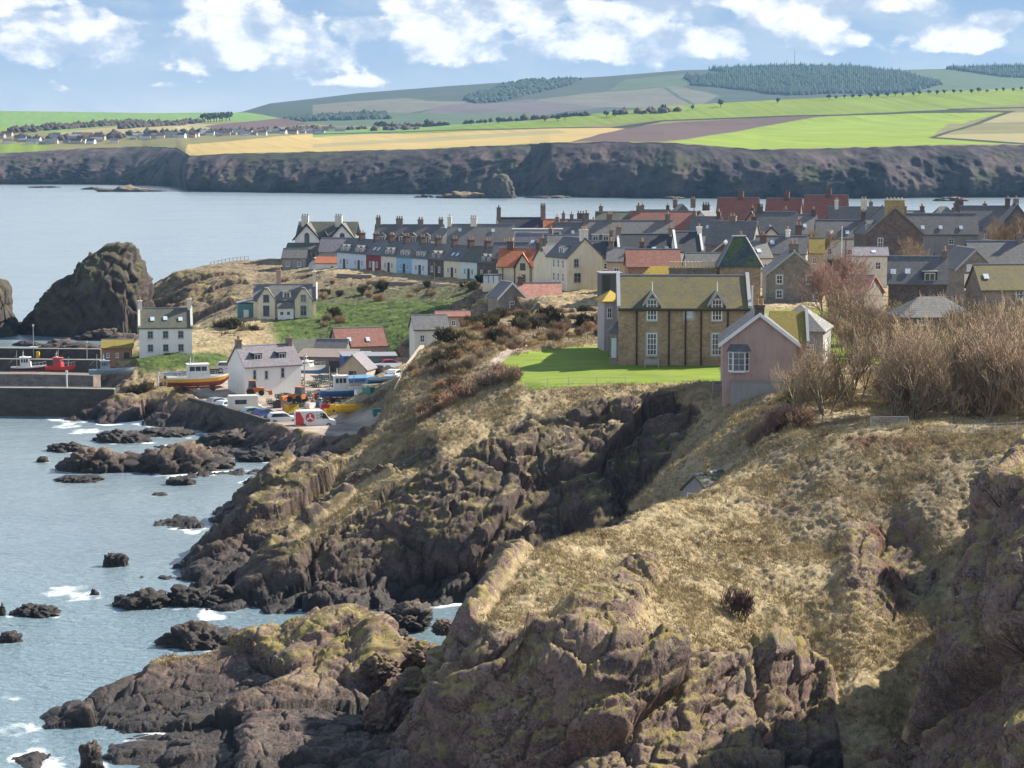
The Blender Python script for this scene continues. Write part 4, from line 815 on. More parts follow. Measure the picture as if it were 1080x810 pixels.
# ------------------------------------------------------------------ villa on the lawn
def villa():
    d = 257.0; z = 17.5; s = F / d; root = empty('stone_villa', (X(722, d), d, z), math.radians(-1.5), label='large brown sandstone villa with mossy roof, pyramid tower and row of pots on the lawn', cat='house')
    W, D, he, hr = 14.6, 9.0, 6.5, 9.75; y0 = 4.5
    b = MB(); b.prism([(0, -3), (D, -3), (D, he), (D / 2, hr), (0, he)], 'x', -W / 2, W / 2); b.build('wall', M['villa'], root)
    r = empty('roof', (0, D / 2, 0)); r.parent = root; gable_roof(r, W, D, he, hr, 'mossy', .05, .2, .3, 'slates')
    for sx in (-1, 1):
        b = MB(); b.prism([(-.25, he - .2), (D / 2, hr + .1), (D + .25, he - .2), (D + .25, he + .3), (D / 2, hr + .55), (-.25, he + .3)], 'x', sx * (W / 2) - .2, sx * (W / 2) + .2); b.build('gable_coping', M['gtrim'], root)
    def at(u): return (u - 722) / s
    f = empty('front', (0, D / 2, 0)); f.parent = root
    for u in (688, 756.5):
        a = at(u)
        # wall-head dormer: stone gablet with white boards and finial
        g = MB(); g.prism([(a - .75, he - .6), (a + .75, he - .6), (a + .75, he + .45), (a, he + 1.45), (a - .75, he + .45)], 'y', -.06, 2.6); do = g.build('wall_dormer', M['villa'], root)
        g = MB()
        for sx in (-1, 1): g.prism([(a + sx * 1.05, he + .12), (a + sx * 1.05, he + .42), (a, he + 1.95), (a, he + 1.58)], 'y', -.38, 2.9)
        g.build('dormer_roof', M['gtrim'], do)
        g = MB(); g.tube((a, -.3, he + 1.6), (a, -.3, he + 3.0), .07, .04, 6); g.build('finial', M['trim'], do)
        w = window(root, W, 0.0, 'f', a, he - 1.35, 1.1, 2.35, 'trim', (2, 3), surround='gtrim'); w.location = (0, -.07, 0)
        w = window(root, W, 0.0, 'f', a, 1.25, 1.1, 2.45, 'trim', (2, 3), surround='gtrim')
    window(root, W, 0.0, 'f', at(727), he - 1.2, 1.0, .95, 'gtrim', (0, 1), surround='gtrim', glass='sky_glass')
    for u in (672, 706, 723.5, 740, 768):
        b = MB(); b.tube((at(u), -.12, -.4), (at(u), -.12, he - .05), .09, .09, 6); b.build('downpipe', M['pipe'], root)
    b = MB(); b.box(-W / 2 - .05, W / 2 + .05, -.42, -.2, he - .28, he - .1); b.build('gutter', M['pipe'], root)
    # bay at the left end
    b = MB(); b.add([(0, -1.1, -3), (-1.0, -.7, -3), (-1.0, 2.1, -3), (0, 2.4, -3), (0, -1.1, 3.7), (-1.0, -.7, 3.7), (-1.0, 2.1, 3.7), (0, 2.4, 3.7)], [(0, 1, 5, 4), (1, 2, 6, 5), (2, 3, 7, 6), (4, 5, 6, 7)]); b.add([(0.0, -1.3, 3.7), (-1.25, -.85, 3.7), (-1.25, 2.3, 3.7), (0, 2.6, 3.7), (0, .6, 5.0)], [(0, 1, 4), (1, 2, 4), (2, 3, 4), (3, 2, 1, 0)], 1)
    o = b.build('bay', [M['stone'], M['slate']], root); o.location = (-W / 2, 1.6, 0)
    b = MB(); b.box(-.78, -.22, -1.06, -.98, .9, 3.1); g = b.build('window', M['sky_glass'], o); b = MB(); b.box(-1.06, -1.0, .1, 1.4, .9, 3.1); b.build('window', M['glass'], o)
    # rear wing, lit roof end and wide stack
    b = MB(); b.box(-6.6, 5.2, D + .02, D + 10, -3, 6.6); b.build('rear_wing', M['villa'], root)
    b = MB(); x0, x1, ya, yb = -6.9, 5.3, D - 1.5, D + 10.3
    b.add([(x0, ya, 6.6), (x1, ya, 6.6), (x1, yb, 6.6), (x0, yb, 6.6), (-3.4, D + 2.8, 10.6), (4.8, D + 2.8, 10.6)], [(0, 1, 5, 4), (1, 2, 5), (2, 3, 4, 5), (3, 0, 4), (3, 2, 1, 0)]); b.build('rear_roof', M['brightorange'], root)
    chimney(root, 1.4, D + .9, 5.4, .9, 7.5, 10.5, 'chim', 14, 'creampot', .75)
    # tower
    tx, ty, tw = 6.85, D + 2.6, 4.7
    b = MB(); b.box(tx - tw / 2, tx + tw / 2, ty - tw / 2, ty + tw / 2, -3, 10.6); to = b.build('tower', M['villa'], root)
    b = MB(); e = tw / 2 + .28; q = .72; zt = 14.0
    b.add([(tx - e, ty - e, 10.6), (tx + e, ty - e, 10.6), (tx + e, ty + e, 10.6), (tx - e, ty + e, 10.6), (tx - q, ty - q, zt), (tx + q, ty - q, zt), (tx + q, ty + q, zt), (tx - q, ty + q, zt)], [(3, 2, 1, 0), (0, 1, 5, 4), (1, 2, 6, 5), (2, 3, 7, 6), (3, 0, 4, 7), (4, 5, 6, 7)]); b.build('tower_roof', M['towerslate'], to)
    b = MB()
    for (sx, sy) in ((-1, -1), (1, -1), (1, 1), (-1, 1)): b.tube((tx + sx * e, ty + sy * e, 10.62), (tx + sx * q, ty + sy * q, zt + .03), .1, .1, 6)
    b.box(tx - q - .1, tx + q + .1, ty - q - .1, ty + q + .1, zt + .02, zt + .16); b.build('hip_flashing', M['lead'], to)
    # drainpipe and white skew at the right end
    b = MB(); b.box(W / 2 + .22, W / 2 + .4, .5, .75, 1.0, 9.0); b.build('downpipe', M['trim'], root)
    return root
villa()
o = MB()
for a in (-.75, .75):
    o.box(a - .04, a + .04, -.25, -.17, 0, .62); o.box(a - .04, a + .04, .2, .28, 0, .95); o.box(a - .045, a + .045, -.28, .28, .6, .66)
g = tag(o.build('garden_bench', M['gtrim']), 'grey wooden garden bench under the villa window', 'bench'); p = G(688, 254.5); g.location = p
b = MB()
for k in range(4): b.box(-.8, .8, -.24 + k * .11, -.15 + k * .11, .40, .44)
b.build('seat', M['gtrim'], g)
b = MB()
for k in range(3): b.box(-.71, .71, .21, .25, .52 + k * .14, .62 + k * .14)
b.build('backrest', M['gtrim'], g)

# pink harled building in front of it
def pink():
    d = 230.0; z = P(800, 402, d).z; root = empty('pink_house', (X(802, d), d, z), math.radians(-4), label='pink harled gable building with small bay window below the villa', cat='house')
    W, D, he, hr = 7.3, 10.0, 3.85, 6.6
    b = MB(); b.prism([(-W / 2, -4), (W / 2, -4), (W / 2, he), (0, hr), (-W / 2, he)], 'y', 0, D); b.build('wall', M['pink'], root)
    s = (hr - he) / (W / 2)
    b = MB(); b.prism([(-W / 2 - .35, he - .35 * s + .03), (0, hr + .03), (W / 2 + .35, he - .35 * s + .03), (W / 2 + .35, he - .35 * s + .22), (0, hr + .23), (-W / 2 - .35, he - .35 * s + .22)], 'y', -.25, D + .2); b.build('roof', M['slate'], root)
    b = MB()
    for sx in (-1, 1): b.prism([(sx * (W / 2 + .42), he - .42 * s - .16), (0, hr - .1), (0, hr + .3), (sx * (W / 2 + .42), he - .42 * s + .26)], 'y', -.36, -.26)
    b.build('bargeboard', M['trim'], root)
    chimney(root, 0, .9, .95, .8, hr - .6, hr + 1.0, 'brickchim', 2, 'pot', .6)
    b = MB(); b.box(-W / 2 + .8, W / 2 + .9, -.55, .0, -4, -.02); b.box(-W / 2 + .7, W / 2 + 1.0, -.65, .0, -.02, .06); b.build('plinth', M['grey'], root)
    # canted bay window
    bx = -2.05; b = MB(); b.add([(bx - 1.05, 0, .9), (bx - .6, -.65, .9), (bx + .6, -.65, .9), (bx + 1.05, 0, .9), (bx - 1.05, 0, 3.0), (bx - .6, -.65, 3.0), (bx + .6, -.65, 3.0), (bx + 1.05, 0, 3.0)], [(0, 1, 5, 4), (1, 2, 6, 5), (2, 3, 7, 6), (3, 2, 1, 0)]); b.add([(bx - 1.25, 0, 3.0), (bx - .72, -.85, 3.0), (bx + .72, -.85, 3.0), (bx + 1.25, 0, 3.0), (bx - .85, 0, 3.7), (bx + .85, 0, 3.7)], [(0, 1, 4), (1, 2, 5, 4), (2, 3, 5), (3, 2, 1, 0)], 1)
    bo = b.build('bay_window', [M['trim'], M['slate']], root)
    b = MB()
    for k in range(2):
        for j in range(3): x = bx - .27 + k * .54; b.box(x - .24, x + .24, -.69, -.63, 1.12 + j * .6, 1.12 + j * .6 + .54)
    for sx in (-1, 1):
        for j in range(3):
            p0, p1 = Vector((bx + sx * .95, -.13, 0)), Vector((bx + sx * .66, -.55, 0)); n = Vector((sx * .82, -.57, 0)) * .03; zz = 1.12 + j * .6
            b.add([p0 + n + Vector((0, 0, zz)), p1 + n + Vector((0, 0, zz)), p1 + n + Vector((0, 0, zz + .54)), p0 + n + Vector((0, 0, zz + .54))], [(0, 1, 2, 3)])
    b.build('pane', M['glass'], bo)
    # side wing with golden roof, and end skew
    b = MB(); b.prism([(3.6, -4), (10.6, -4), (10.6, 3.6), (7.1, 6.3), (3.6, 3.6)], 'x', W / 2 + .02, W / 2 + 1.25); b.build('side_wing', M['pink'], root)
    b = MB(); b.prism([(3.2, 3.34), (7.1, 6.35), (11, 3.34), (11, 3.54), (7.1, 6.55), (3.2, 3.54)], 'x', 1.2, W / 2 + 1.2); b.build('side_roof', M['yellowmoss'], root)
    b = MB(); b.prism([(3.2, 3.3), (7.1, 6.4), (11, 3.3), (11, 3.8), (7.1, 6.9), (3.2, 3.8)], 'x', W / 2 + 1.21, W / 2 + 1.5); b.build('gable_coping', M['gtrim'], root)
    return root
pink()
b = MB(); b.box(0, 3.4, 0, 1.1, -2, .35); b.box(.2, 2.6, .9, 2.0, -2, .6); o = b.build('stone_steps', M['stone']); o.location = P(752, 407, 233) - Vector((0, 0, .3)); tag(o, 'low grey stone steps between the lawn and the pink building', 'steps')
house(840, 252, 6.0, 8, 3.4, 6.2, 'grey', 'slate2', -14, vb=383, hip=True, label='low grey hipped-roof garage behind the golden mossy roof', name='garage', cat='garage', doors=[('r', -1.2, 2.2, 2.4, 'trim')], wins=[('f', 1.6, 1.0, .8, 1.1)])
# outbuildings left of the villa
house(647.5, 275, 2.3, 4.5, 3.3, 4.6, 'lilac', 'brightorange', 8, vb=348, hip=True, label='small lilac harled outhouse with ochre hipped roof left of the villa', name='outhouse', cat='house', wins=[('f', -.5, 1.4, .6, 1.3)])
o = empty('grey_shed', G(645, 300), .1, label='dark grey flat-roofed shed left behind the villa', cat='shed'); b = MB(); b.box(-1.3, 1.3, 0, 4, -2, 2.2); b.build('wall', plain('grey_boards', (.06, .072, .085), .6), o); b = MB(); b.box(-1.5, 1.5, -.2, 4.2, 2.22, 2.38); b.build('roof', M['lead'], o); b = MB(); b.box(-1.1, -.2, -.05, .03, 0, 2.0); b.build('door', M['dtrim'], o)
o.location.z = P(645, 307, 300).z

# ------------------------------------------------------------------ houses round the villa and to the right
bars = dict(bars=(1, 1), surround='gtrim')
# gable-fronted: yaw 90 turns the right end toward the camera
def gabled(u, d, W, D, he, hr, **k):
    """W = gable width facing the camera, D = length behind it"""
    yw = k.pop('yaw', 0); a = math.radians(90 + yw); x = X(u, d); z = P(u, k.pop('vb'), d).z if 'vb' in k else H(x, d)
    c = Vector((x, d, z)) + Vector((-math.sin(math.radians(yw)), math.cos(math.radians(yw)), 0)) * D / 2
    # local x = ridge, pointing away; the camera-side end is 'l'
    r = house(u, d, D, W, he, hr, loc=c, **k); r.rotation_euler = (0, 0, a); return r
gabled(838, 341, 8.2, 11, 4.0, 7.3, vb=318, yaw=-3, wall='stone', roof='slate2', trim='gtrim', label='grey stone gable house with four small windows behind the villa tower', wins=[('l', 2.2, 2.6, .9, 1.3, bars), ('l', -2.2, 2.6, .9, 1.3, bars), ('l', 2.2, .5, .9, 1.2, bars), ('l', -3.2, .2, .7, 1.1, bars)], chim=[(-3, .9, 1.4, 8.5)])
gabled(943, 420, 10.5, 10, 4.6, 9.2, vb=274, yaw=4, wall='dark', roof='slate', skews='stone', label='dark whinstone gable house with a broad yellow lichened chimney', wins=[('l', 2.6, 2.3, 1.0, 1.7, dict(bars=(1, 1)))], doors=[('l', 4.2, 1.0, 2.2, 'door')])
r = bpy.data.objects[-1] if False else None
def last(name): return [o for o in bpy.data.objects if o.name.split('.')[0] == name][-1]
hs = [o for o in bpy.data.objects if o.get('label', '').startswith('dark whinstone')][0]; chimney(hs, -4.4, 0, 1.1, 3.4, 7.5, 10.8, 'yellowchim', 5, 'creampot', .5); dormer(hs, 10, 10.5, 4.6, 9.2, 2.0, 1.4, 1.2, .6, 'gable', 'gtrim', 'slate', 1)
house(888, 446, 9.6, 7, 4.3, 7.6, 'offwhite', 'slate', -3, vb=275, label='long white cottage with slate roof beside the dark gable house', chim=[(4.3, .8, .8, 9.4, 1, 'brickchim')], wins=[('f', -2.4, 1.2, .8, 1.2), ('f', 1.6, 1.1, 1.4, 1.1), ('f', .0, 1.2, .4, 1.2)], skys=[(-2, .3), (1, .3)], pipes=[(.7, 4.2)])
house(905, 492, 12.5, 8, 3.5, 9.8, 'grey', 'slate2', -6, vb=268, label='tall grey slate roof with two pale chimneys behind the white cottage', chim=[(-4.6, .8, .8, 11.4, 1, 'offwhite'), (1.2, 1.3, .9, 11.6, 2, 'offwhite')], dorms=[(3.5, 1.3, 1.2, 1.0)], wins=[('f', -3, 1, 1, 1.3)])
for k, (u, d, W, lab, vb_, hr_) in enumerate(((776, 540, 9.4, 'first red-tiled house from the left with two small pale gables before it', 247, 8.3), (824, 542, 8.0, 'middle house of the three big red-tiled roofs', 247, 8.2), (869, 535, 9.8, 'largest and rightmost of the three red-tiled houses', 247, 8.8))):
    r = house(u, d, W, 8, 3.6, hr_, ['tan', 'dark', 'brickorange'][k], 'redtile', [-12, -14, -12][k], vb=vb_, label=lab, chim=[(.6, 1.2, 1.2, hr_ + 1.6, 2, 'brickchim')], pots='darkpot', wins=[('f', -W * .3, 1.0, 1.1, 1.3), ('f', W * .25, 1.0, 1.1, 1.3)], group='red tiled houses at the back of the village')
# right-hand cluster
house(992, 455, 14.5, 7, 2.8, 6.6, 'grey', 'slate', -2, vb=262, label='long low slate-roofed range with three white skylights', skys=[(-3.5, .3), (0, .3), (4.0, .3)], wins=[('f', -5, .8, 1, 1.1), ('f', 2, .8, 1, 1.1)], chim=[(-6.8, .8, .8, 8.2, 1)])
house(1000, 500, 9.5, 8, 3.2, 8.2, 'grey', 'slate2', 8, vb=258, hip=True, label='grey hipped-roof house with twin dark pots above the long slate range', chim=[(3.6, 1.6, .9, 9.6, 2, 'brickchim')], pots='darkpot', wins=[('f', 0, 1.0, 1.0, 1.2)])
gabled(1003, 486, 6.4, 8, 3.2, 6.2, vb=262, yaw=12, wall='stone', roof='slate', label='small mossy stone gable jutting before the hipped grey house', chim=[(3, .9, 1.2, 7.2, 1)])
house(1040, 470, 10, 8, 3.0, 7.6, 'grey', 'slate', -4, vb=258, label='plain slate house with a chimney at its right gable end', chim=[(4.6, .9, 1.1, 9.3, 2, 'brickchim')], wins=[('f', 0, .8, 1.0, 1.2)])
gabled(1072, 440, 9.5, 11, 3.6, 9.6, vb=270, yaw=-8, wall='dark', roof='slate', label='tall dark gable house cut by the right edge of the view', chim=[(-1, 1, 1, 10.8, 1)], wins=[('l', -1.5, 1.6, 1, 1.5)])
gabled(1078, 352, 6, 6, 3.0, 4.6, vb=292, wall='stone', roof='slate2', label='small stone gable with pale roof at the extreme right', wins=[('l', .8, 1, .8, 1.0)])
gabled(1029, 322, 5.4, 9, 3.0, 5.6, vb=306, yaw=6, wall='stone', roof='slate2', trim='gtrim', label='small stone gable barn with a white panelled door', doors=[('l', .6, 2.0, 2.3, 'trim')], wins=[('l', .5, 2.7, 1.6, .9, dict(bars=(3, 0), glass='sky_glass'))])
r = house(1060, 336, 9.5, 7, 3.0, 6.3, 'stone', 'slate', 3, vb=302, label='grey slate house with a stone front gablet at right', chim=[(3.0, .7, .7, 7.6, 1)], wins=[('f', 2.5, .9, .9, 1.2)])
gabled(1052, 345, 5.6, 6, 3.6, 6.0, vb=298, yaw=10, wall='stone', roof='slate2', trim='dtrim', label='stone gablet with a white dormer behind it among slate roofs', wins=[('l', -.6, 1.4, .8, 1.2)])
house(968, 305, 7.6, 7, 2.6, 5.9, 'dark', 'slate', -10, vb=320, label='dark slate cottage with box dormer and pale skylight behind the scrub', skys=[(-1.3, .42), (-3.2, .4)], dorms=[(1.6, 1.9, 1.2, .3)], dk='box', dw='dtrim', chim=[(3.5, .7, .7, 6.9, 1)])
house(1068, 300, 8, 7, 2.0, 5.0, 'stone', 'mossy', 6, vb=322, label='mossy-roofed cottage half hidden by scrub on the right', skys=[(-3, .5)], wins=[('f', 1, .8, 1, 1.2)])
house(990, 272, 9, 6, 1.6, 4.0, 'stone', 'slate2', 4, vb=350, hip=True, label='low pale hipped roof rising just above the scrub thicket', wins=[('f', -2, .8, 1, 1.1)])
house(893, 318, 5.5, 6, 1.6, 3.9, 'stone', 'salmon', -35, vb=322, label='low building with dusty pink roof beyond the rosy tree', wins=[('f', 0, .6, .9, 1)])
# middle rows behind the villa
house(682, 402, 9.6, 7, 2.8, 6.2, 'dark', 'navy', 3, vb=286, label='navy slate terrace with four small skylights', skys=[(-3.6, .25), (-1.2, .22), (1.4, .25), (3.6, .28)], chim=[(-4.6, .8, 1.2, 7.6, 2), (4.6, .8, 1.0, 7.4, 2)], wins=[('f', 0, .8, 1, 1.1)], skews='white')
house(727, 398, 4.6, 7, 3.0, 6.2, 'white', 'navy', 4, vb=284, label='small dark slate house between two sloping white gable copings', skews='white', wins=[('f', 0, 1, .9, 1.1)], chim=[(2.2, .8, 1.2, 7.2, 1, 'white')])
house(664, 440, 17, 8, 3.0, 7.2, 'grey', 'slate2', 2, vb=274, label='long pale grey slate row behind the navy roof', chim=[(-8, .9, 1, 8.8, 2), (-3.6, 1.0, 1, 8.6, 2), (7.6, .9, 1, 8.6, 2)], wins=[('f', -4, 1, 1, 1.2), ('f', 3, 1, 1, 1.2)], dorms=[(-6.5, 1.4, 1.0, .6), (-4.5, 1.4, 1.0, .6)], dk='box')
house(706, 505, 17, 8, 3.0, 6.6, 'tan', 'redtile', -3, vb=256, label='long low red-tiled row in the middle of the village', chim=[(-6.8, 1, 1, 8.0, 1), (8, 1.6, 1, 8.2, 3, 'brickchim')], pots='darkpot', wins=[('f', 3, 1, 1, 1.1)])
house(720, 560, 9, 8, 3.4, 8.4, 'grey', 'slate', 4, vb=252, hip=True, label='slate hipped roof with two chimneys above the long red row', chim=[(-1.4, 1, 1, 9.4, 2), (3.0, 1.1, 1, 9.6, 2)], wins=[('f', 0, 1, 1, 1.2)])
house(654, 540, 11, 8, 3.0, 6.5, 'grey', 'greenslate', 0, vb=254, label='olive mossed roof at the back edge of the village', chim=[(-4.4, .9, .9, 8.0, 1), (4.6, .9, .9, 8.0, 1)], wins=[('f', 0, 1, 1, 1.1)])
house(768, 440, 9, 8, 3.2, 7.4, 'stone', 'slate2', -20, vb=276, label='brown-grey slate house standing left of the tower top', chim=[(0, .9, .9, 8.6, 1)], wins=[('f', 2, 1, .9, 1.2)])
gabled(763, 372, 5.0, 8, 3.4, 5.4, vb=292, yaw=-8, wall='dark', roof='slate', trim='gtrim', label='low dark gable with white bargeboards left of the tower roof', wins=[('l', 0, 1.2, 1.2, 1.0)])
house(757, 505, 4.6, 6, 3.0, 5.6, 'offwhite', 'slate', 50, vb=251, label='pair of small pale gables before the first red roof', wins=[('f', 0, 1, .8, 1.1), ('l', 0, 1.5, .8, 1.2)])
gabled(792, 480, 4.6, 7, 3.2, 6.2, vb=256, yaw=-10, wall='tan', roof='slate', trim='dtrim', label='narrow tan gable with lattice boards between red roofs', wins=[('l', 0, 1.5, 1.0, 1.4)], chim=[(-1, .7, .7, 7.2, 1, 'brickchim')])
house(817, 470, 8.4, 8, 3.0, 7.2, 'grey', 'slate', -8, vb=262, label='blue-grey slate roof right of the tower top', chim=[(-3.2, 1.2, .9, 8.4, 3, 'brickchim')], pots='darkpot', wins=[('f', 1, 1, 1, 1.2)])
gabled(813, 430, 5.2, 8, 3.0, 5.6, vb=272, yaw=-4, wall='cream', roof='slate', trim='dtrim', label='cream gablet with black bargeboards behind the tower', wins=[('l', 1.5, .6, .6, .9)])
house(823, 392, 8.5, 7, 2.6, 5.4, 'grey', 'slate', -10, vb=284, label='low blue slate roof with a white box vent near the tower', chim=[(1.0, .7, .7, 6.6, 1, 'white')], skys=[(-1.5, .6)], wins=[('f', -2, .7, .8, 1)])
house(853, 402, 5.2, 6, 2.8, 5.2, 'salmon' if False else 'tan', 'yellowmoss', -6, vb=284, label='small tan house with brick stack and golden roof behind the stone gable', chim=[(-1.8, 1.1, 1, 7.6, 2, 'brickchim')], wins=[('f', 1, 1, .8, 1)])
house(690, 352, 8, 6, 2.4, 4.8, 'brickorange', 'redtile', 2, vb=298, label='low brown-red roof just behind the villa ridge', wins=[('f', 0, .6, 1, 1)])
house(748, 345, 6, 6, 2.6, 5.0, 'white', 'slate', 6, vb=304, label='white-walled slate cottage hidden behind the row of pots', wins=[('f', 1, .8, .9, 1)])
# left of centre
r = gabled(617, 380, 6.4, 8, 4.6, 7.6, vb=301, yaw=24, wall='cream', roof='slate', label='cream two-storey house with big plain gable and white chimney', wins=[('l', 1.6, 3.0, .9, 1.4, dict(frame='gtrim')), ('l', 1.4, .5, 1.3, 1.6, dict(frame='gtrim'))], chim=[(-3.5, .9, 1.2, 9.2, 2, 'offwhite')])
for a in (1.2, -.6, -2.4): window(r, 8, 6.4, 'b', a, 2.8, .8, 1.4); window(r, 8, 6.4, 'b', a, .6, .8, 1.4)
dormer(r, 8, 6.4, 4.6, 7.6, .6, 2.0, 1.1, .5, 'box', 'trim', 'slate', 1)
house(592, 392, 4.4, 6.5, 4.4, 7.0, 'cream', 'slate', 24, vb=303, label='narrow cream wing with upper windows left of the big cream gable', wins=[('f', -1.2, 2.6, .8, 1.4), ('f', .6, 2.6, .8, 1.4), ('f', -1.2, .6, .8, 1.3)], chim=[(-2, .8, .8, 8.3, 1)])
r = house(550, 403, 8.2, 6.4, 4.1, 7.0, 'cream', 'orangetile', -8, vb=306, label='cream house with bright orange tiled roof and central gablet', chim=[(-2.4, 1.1, .9, 8.4, 2, 'brickchim'), (2.6, .9, .9, 8.2, 2, 'brickchim')], pipes=[(-3.3, 4.0), (-1.2, 4.0), (1.7, 4.0)], skews=None)
b = MB(); b.prism([(-.9, -1), (1.4, -1), (1.4, 4.2), (.25, 6.2), (-.9, 4.2)], 'y', -3.45, -1.5); g = b.build('front_gable', M['cream'], r)
b = MB(); b.prism([(-1.25, 3.75), (.25, 6.3), (1.75, 3.75), (1.75, 3.95), (.25, 6.52), (-1.25, 3.95)], 'y', -3.7, -.8); b.build('gable_roof', M['orangetile'], r)
b = MB()
b.prism([(-1.35, 3.75), (.25, 6.1), (1.85, 3.75), (1.85, 4.1), (.25, 6.55), (-1.35, 4.1)], 'y', -3.8, -3.71)
b.build('bargeboard', M['dtrim'], r)
window(r, 8.2, 6.9, 'f', .25, .9, 1.1, 1.9, 'gtrim', (0, 1)); window(r, 8.2, 6.9, 'f', .25, 3.6, .9, 1.1, 'dtrim', (0, 1))
o = empty('glass_porch', (X(518, 400), 400, P(518, 309, 400).z), math.radians(-8), label='glazed lean-to porch left of the orange-roofed house', cat='porch'); b = MB(); b.box(-1.5, 1.4, 0, 3, -2, 1.7); b.build('wall', M['cream'], o)
b = MB(); b.box(-1.4, 1.3, .05, 2.9, 1.72, 3.0); b.build('glazing', M['sky_glass'], o); b = MB(); b.box(-1.6, 1.5, -.1, 3.1, 3.02, 3.16); [b.box(x - .05, x + .05, 0, .1, 1.7, 3.0) for x in (-1.45, -.5, .4, 1.35)]; b.build('roof_frame', M['dtrim'], o)
house(570, 366, 6.2, 6, 2.0, 4.6, 'stone', 'salmon', 4, vb=331, label='low stone cottage with broad salmon-pink tiled roof', skys=[], wins=[('f', -1.8, .5, .8, .9), ('f', 1.2, .5, .8, .9)], ov=.5, chim=[(-3.0, .8, .9, 5.8, 1, 'brickchim')])
gabled(540, 360, 4.4, 5, 2.4, 4.6, vb=330, yaw=20, wall='stone', roof='slate2', trim='trim', label='small stone gable joined left of the salmon roof', wins=[('l', 0, .8, .8, 1.0)])
b = MB(); b.path([(0, 0, 0), (0, 0, 0)], .1) if False else None
# back rows, left of centre
house(430, 540, 16.0, 8, 4.4, 8.6, 'stone', 'slate', -5, vb=277, label='tall grey stone terrace with four chimneys behind the painted cottages', chim=[(-7.4, 1.1, 1, 10.4, 2), (-2.4, 1.6, 1, 10.2, 3), (2.6, 1.3, 1, 10.0, 2), (7.4, 1.1, 1, 10.0, 2)], dorms=[(-6, 1.6, 1.6, .2), (-3.8, 1.6, 1.6, .2), (-1.4, 1.6, 1.6, .2), (1.2, 1.6, 1.6, .2), (4.4, 1.6, 1.6, .2)], dw='stone', wins=[('f', -5, 1.6, 1, 1.6), ('f', 0, 1.6, 1, 1.6)], pots='darkpot')
gabled(473, 520, 4.6, 8, 4.2, 6.8, vb=274, yaw=14, wall='offwhite', roof='slate', label='white gable end seen between two long slate rows', wins=[('l', 0, 2.4, .7, 1)], chim=[])
house(506, 512, 14.5, 8, 3.6, 8.0, 'offwhite', 'slate2', -3, vb=276, label='long slate row with a pale chimney and low white wall', chim=[(-7, .9, 1, 9.8, 1, 'offwhite'), (-1.6, 1.4, 1, 9.6, 3, 'offwhite')], skys=[(-4.6, .72), (2.8, .7)], wins=[('f', -3, 1.4, 1.2, 1.4), ('f', 2, 1.4, 1.2, 1.4)])
house(550, 560, 11.5, 8, 4.0, 8.6, 'dark', 'navy', 2, vb=268, label='blue slate roof between two tall dark chimneys', chim=[(-5.4, 1.0, 1.2, 11.2, 2), (5.4, 1.2, 1.2, 11.6, 3)], skews='stone', wins=[('f', 0, 1.4, 1, 1.4)], pots='darkpot')
house(593, 556, 9, 8, 3.4, 7.2, 'tan', 'orangetile', -2, vb=264, label='rust-red tiled house behind grey roofs near the village middle', chim=[(.2, .8, .8, 8.8, 1), (4.4, 1.8, .9, 8.8, 3, 'brickchim')], pots='darkpot', wins=[('f', -2, 1, 1, 1.2)])
house(622, 520, 9.5, 8, 3.0, 7.0, 'grey', 'slate2', 0, vb=266, label='grey slate house with dark dormer row behind the cream gable', chim=[(-4, .8, .8, 8.4, 1), (4.4, .8, .8, 8.4, 1)], dorms=[(-2.6, 1.4, 1.0, .4), (0, 1.4, 1.0, .4), (2.6, 1.4, 1.0, .4)], dk='box', dw='dtrim', wins=[('f', 0, .7, 1, 1.1)])
o = empty('flat_roofed_house', (X(567, 495), 495, P(567, 268, 495).z), 0, label='pale blue-grey flat-roofed house with dark glazed corner', cat='house'); b = MB(); b.box(-5, 5, 0, 6, -3, 5.0); b.build('wall', M['paleblue'], o); b = MB(); b.box(-5.5, 5.5, -.5, 6.3, 5.02, 5.35); b.build('roof', M['lead'], o); b = MB(); b.box(-4.6, -1.4, -.06, .03, 2.2, 4.6); b.build('window', M['glass'], o); b = MB(); b.box(2.6, 4.6, -.06, .03, 2.2, 4.6); b.build('window', M['glass'], o)
house(560, 468, 7.5, 7, 2.4, 5.6, 'tan', 'lilacslate', -12, vb=277, label='brown-lilac slate cottage right of the flat-roofed house', skys=[(0, .5)], wins=[('f', 1, .7, .9, 1.1)], chim=[(3.4, .8, .8, 6.8, 1)])
house(600, 455, 8, 6, 2.6, 5.0, 'offwhite', 'slate', 2, vb=276, label='low slate house with wide white wall above the cream wing', wins=[('f', -2, .9, 1.2, 1.1), ('f', 2, .9, 1.2, 1.1)])
house(640, 402, 5, 6, 3.0, 5.6, 'tan', 'navy', 12, vb=290, label='narrow tan house with dark blue roof right of the cream gable', wins=[('f', 0, 1, 1.2, 1.1)], chim=[(1.5, .5, .5, 7.6, 1)])
house(537, 440, 6.5, 6, 2.8, 5.6, 'dark', 'slate', -10, vb=288, label='dark slate cottage directly behind the orange-roofed house', skys=[(-1.4, .4)], wins=[('f', -2, .8, .9, 1)])

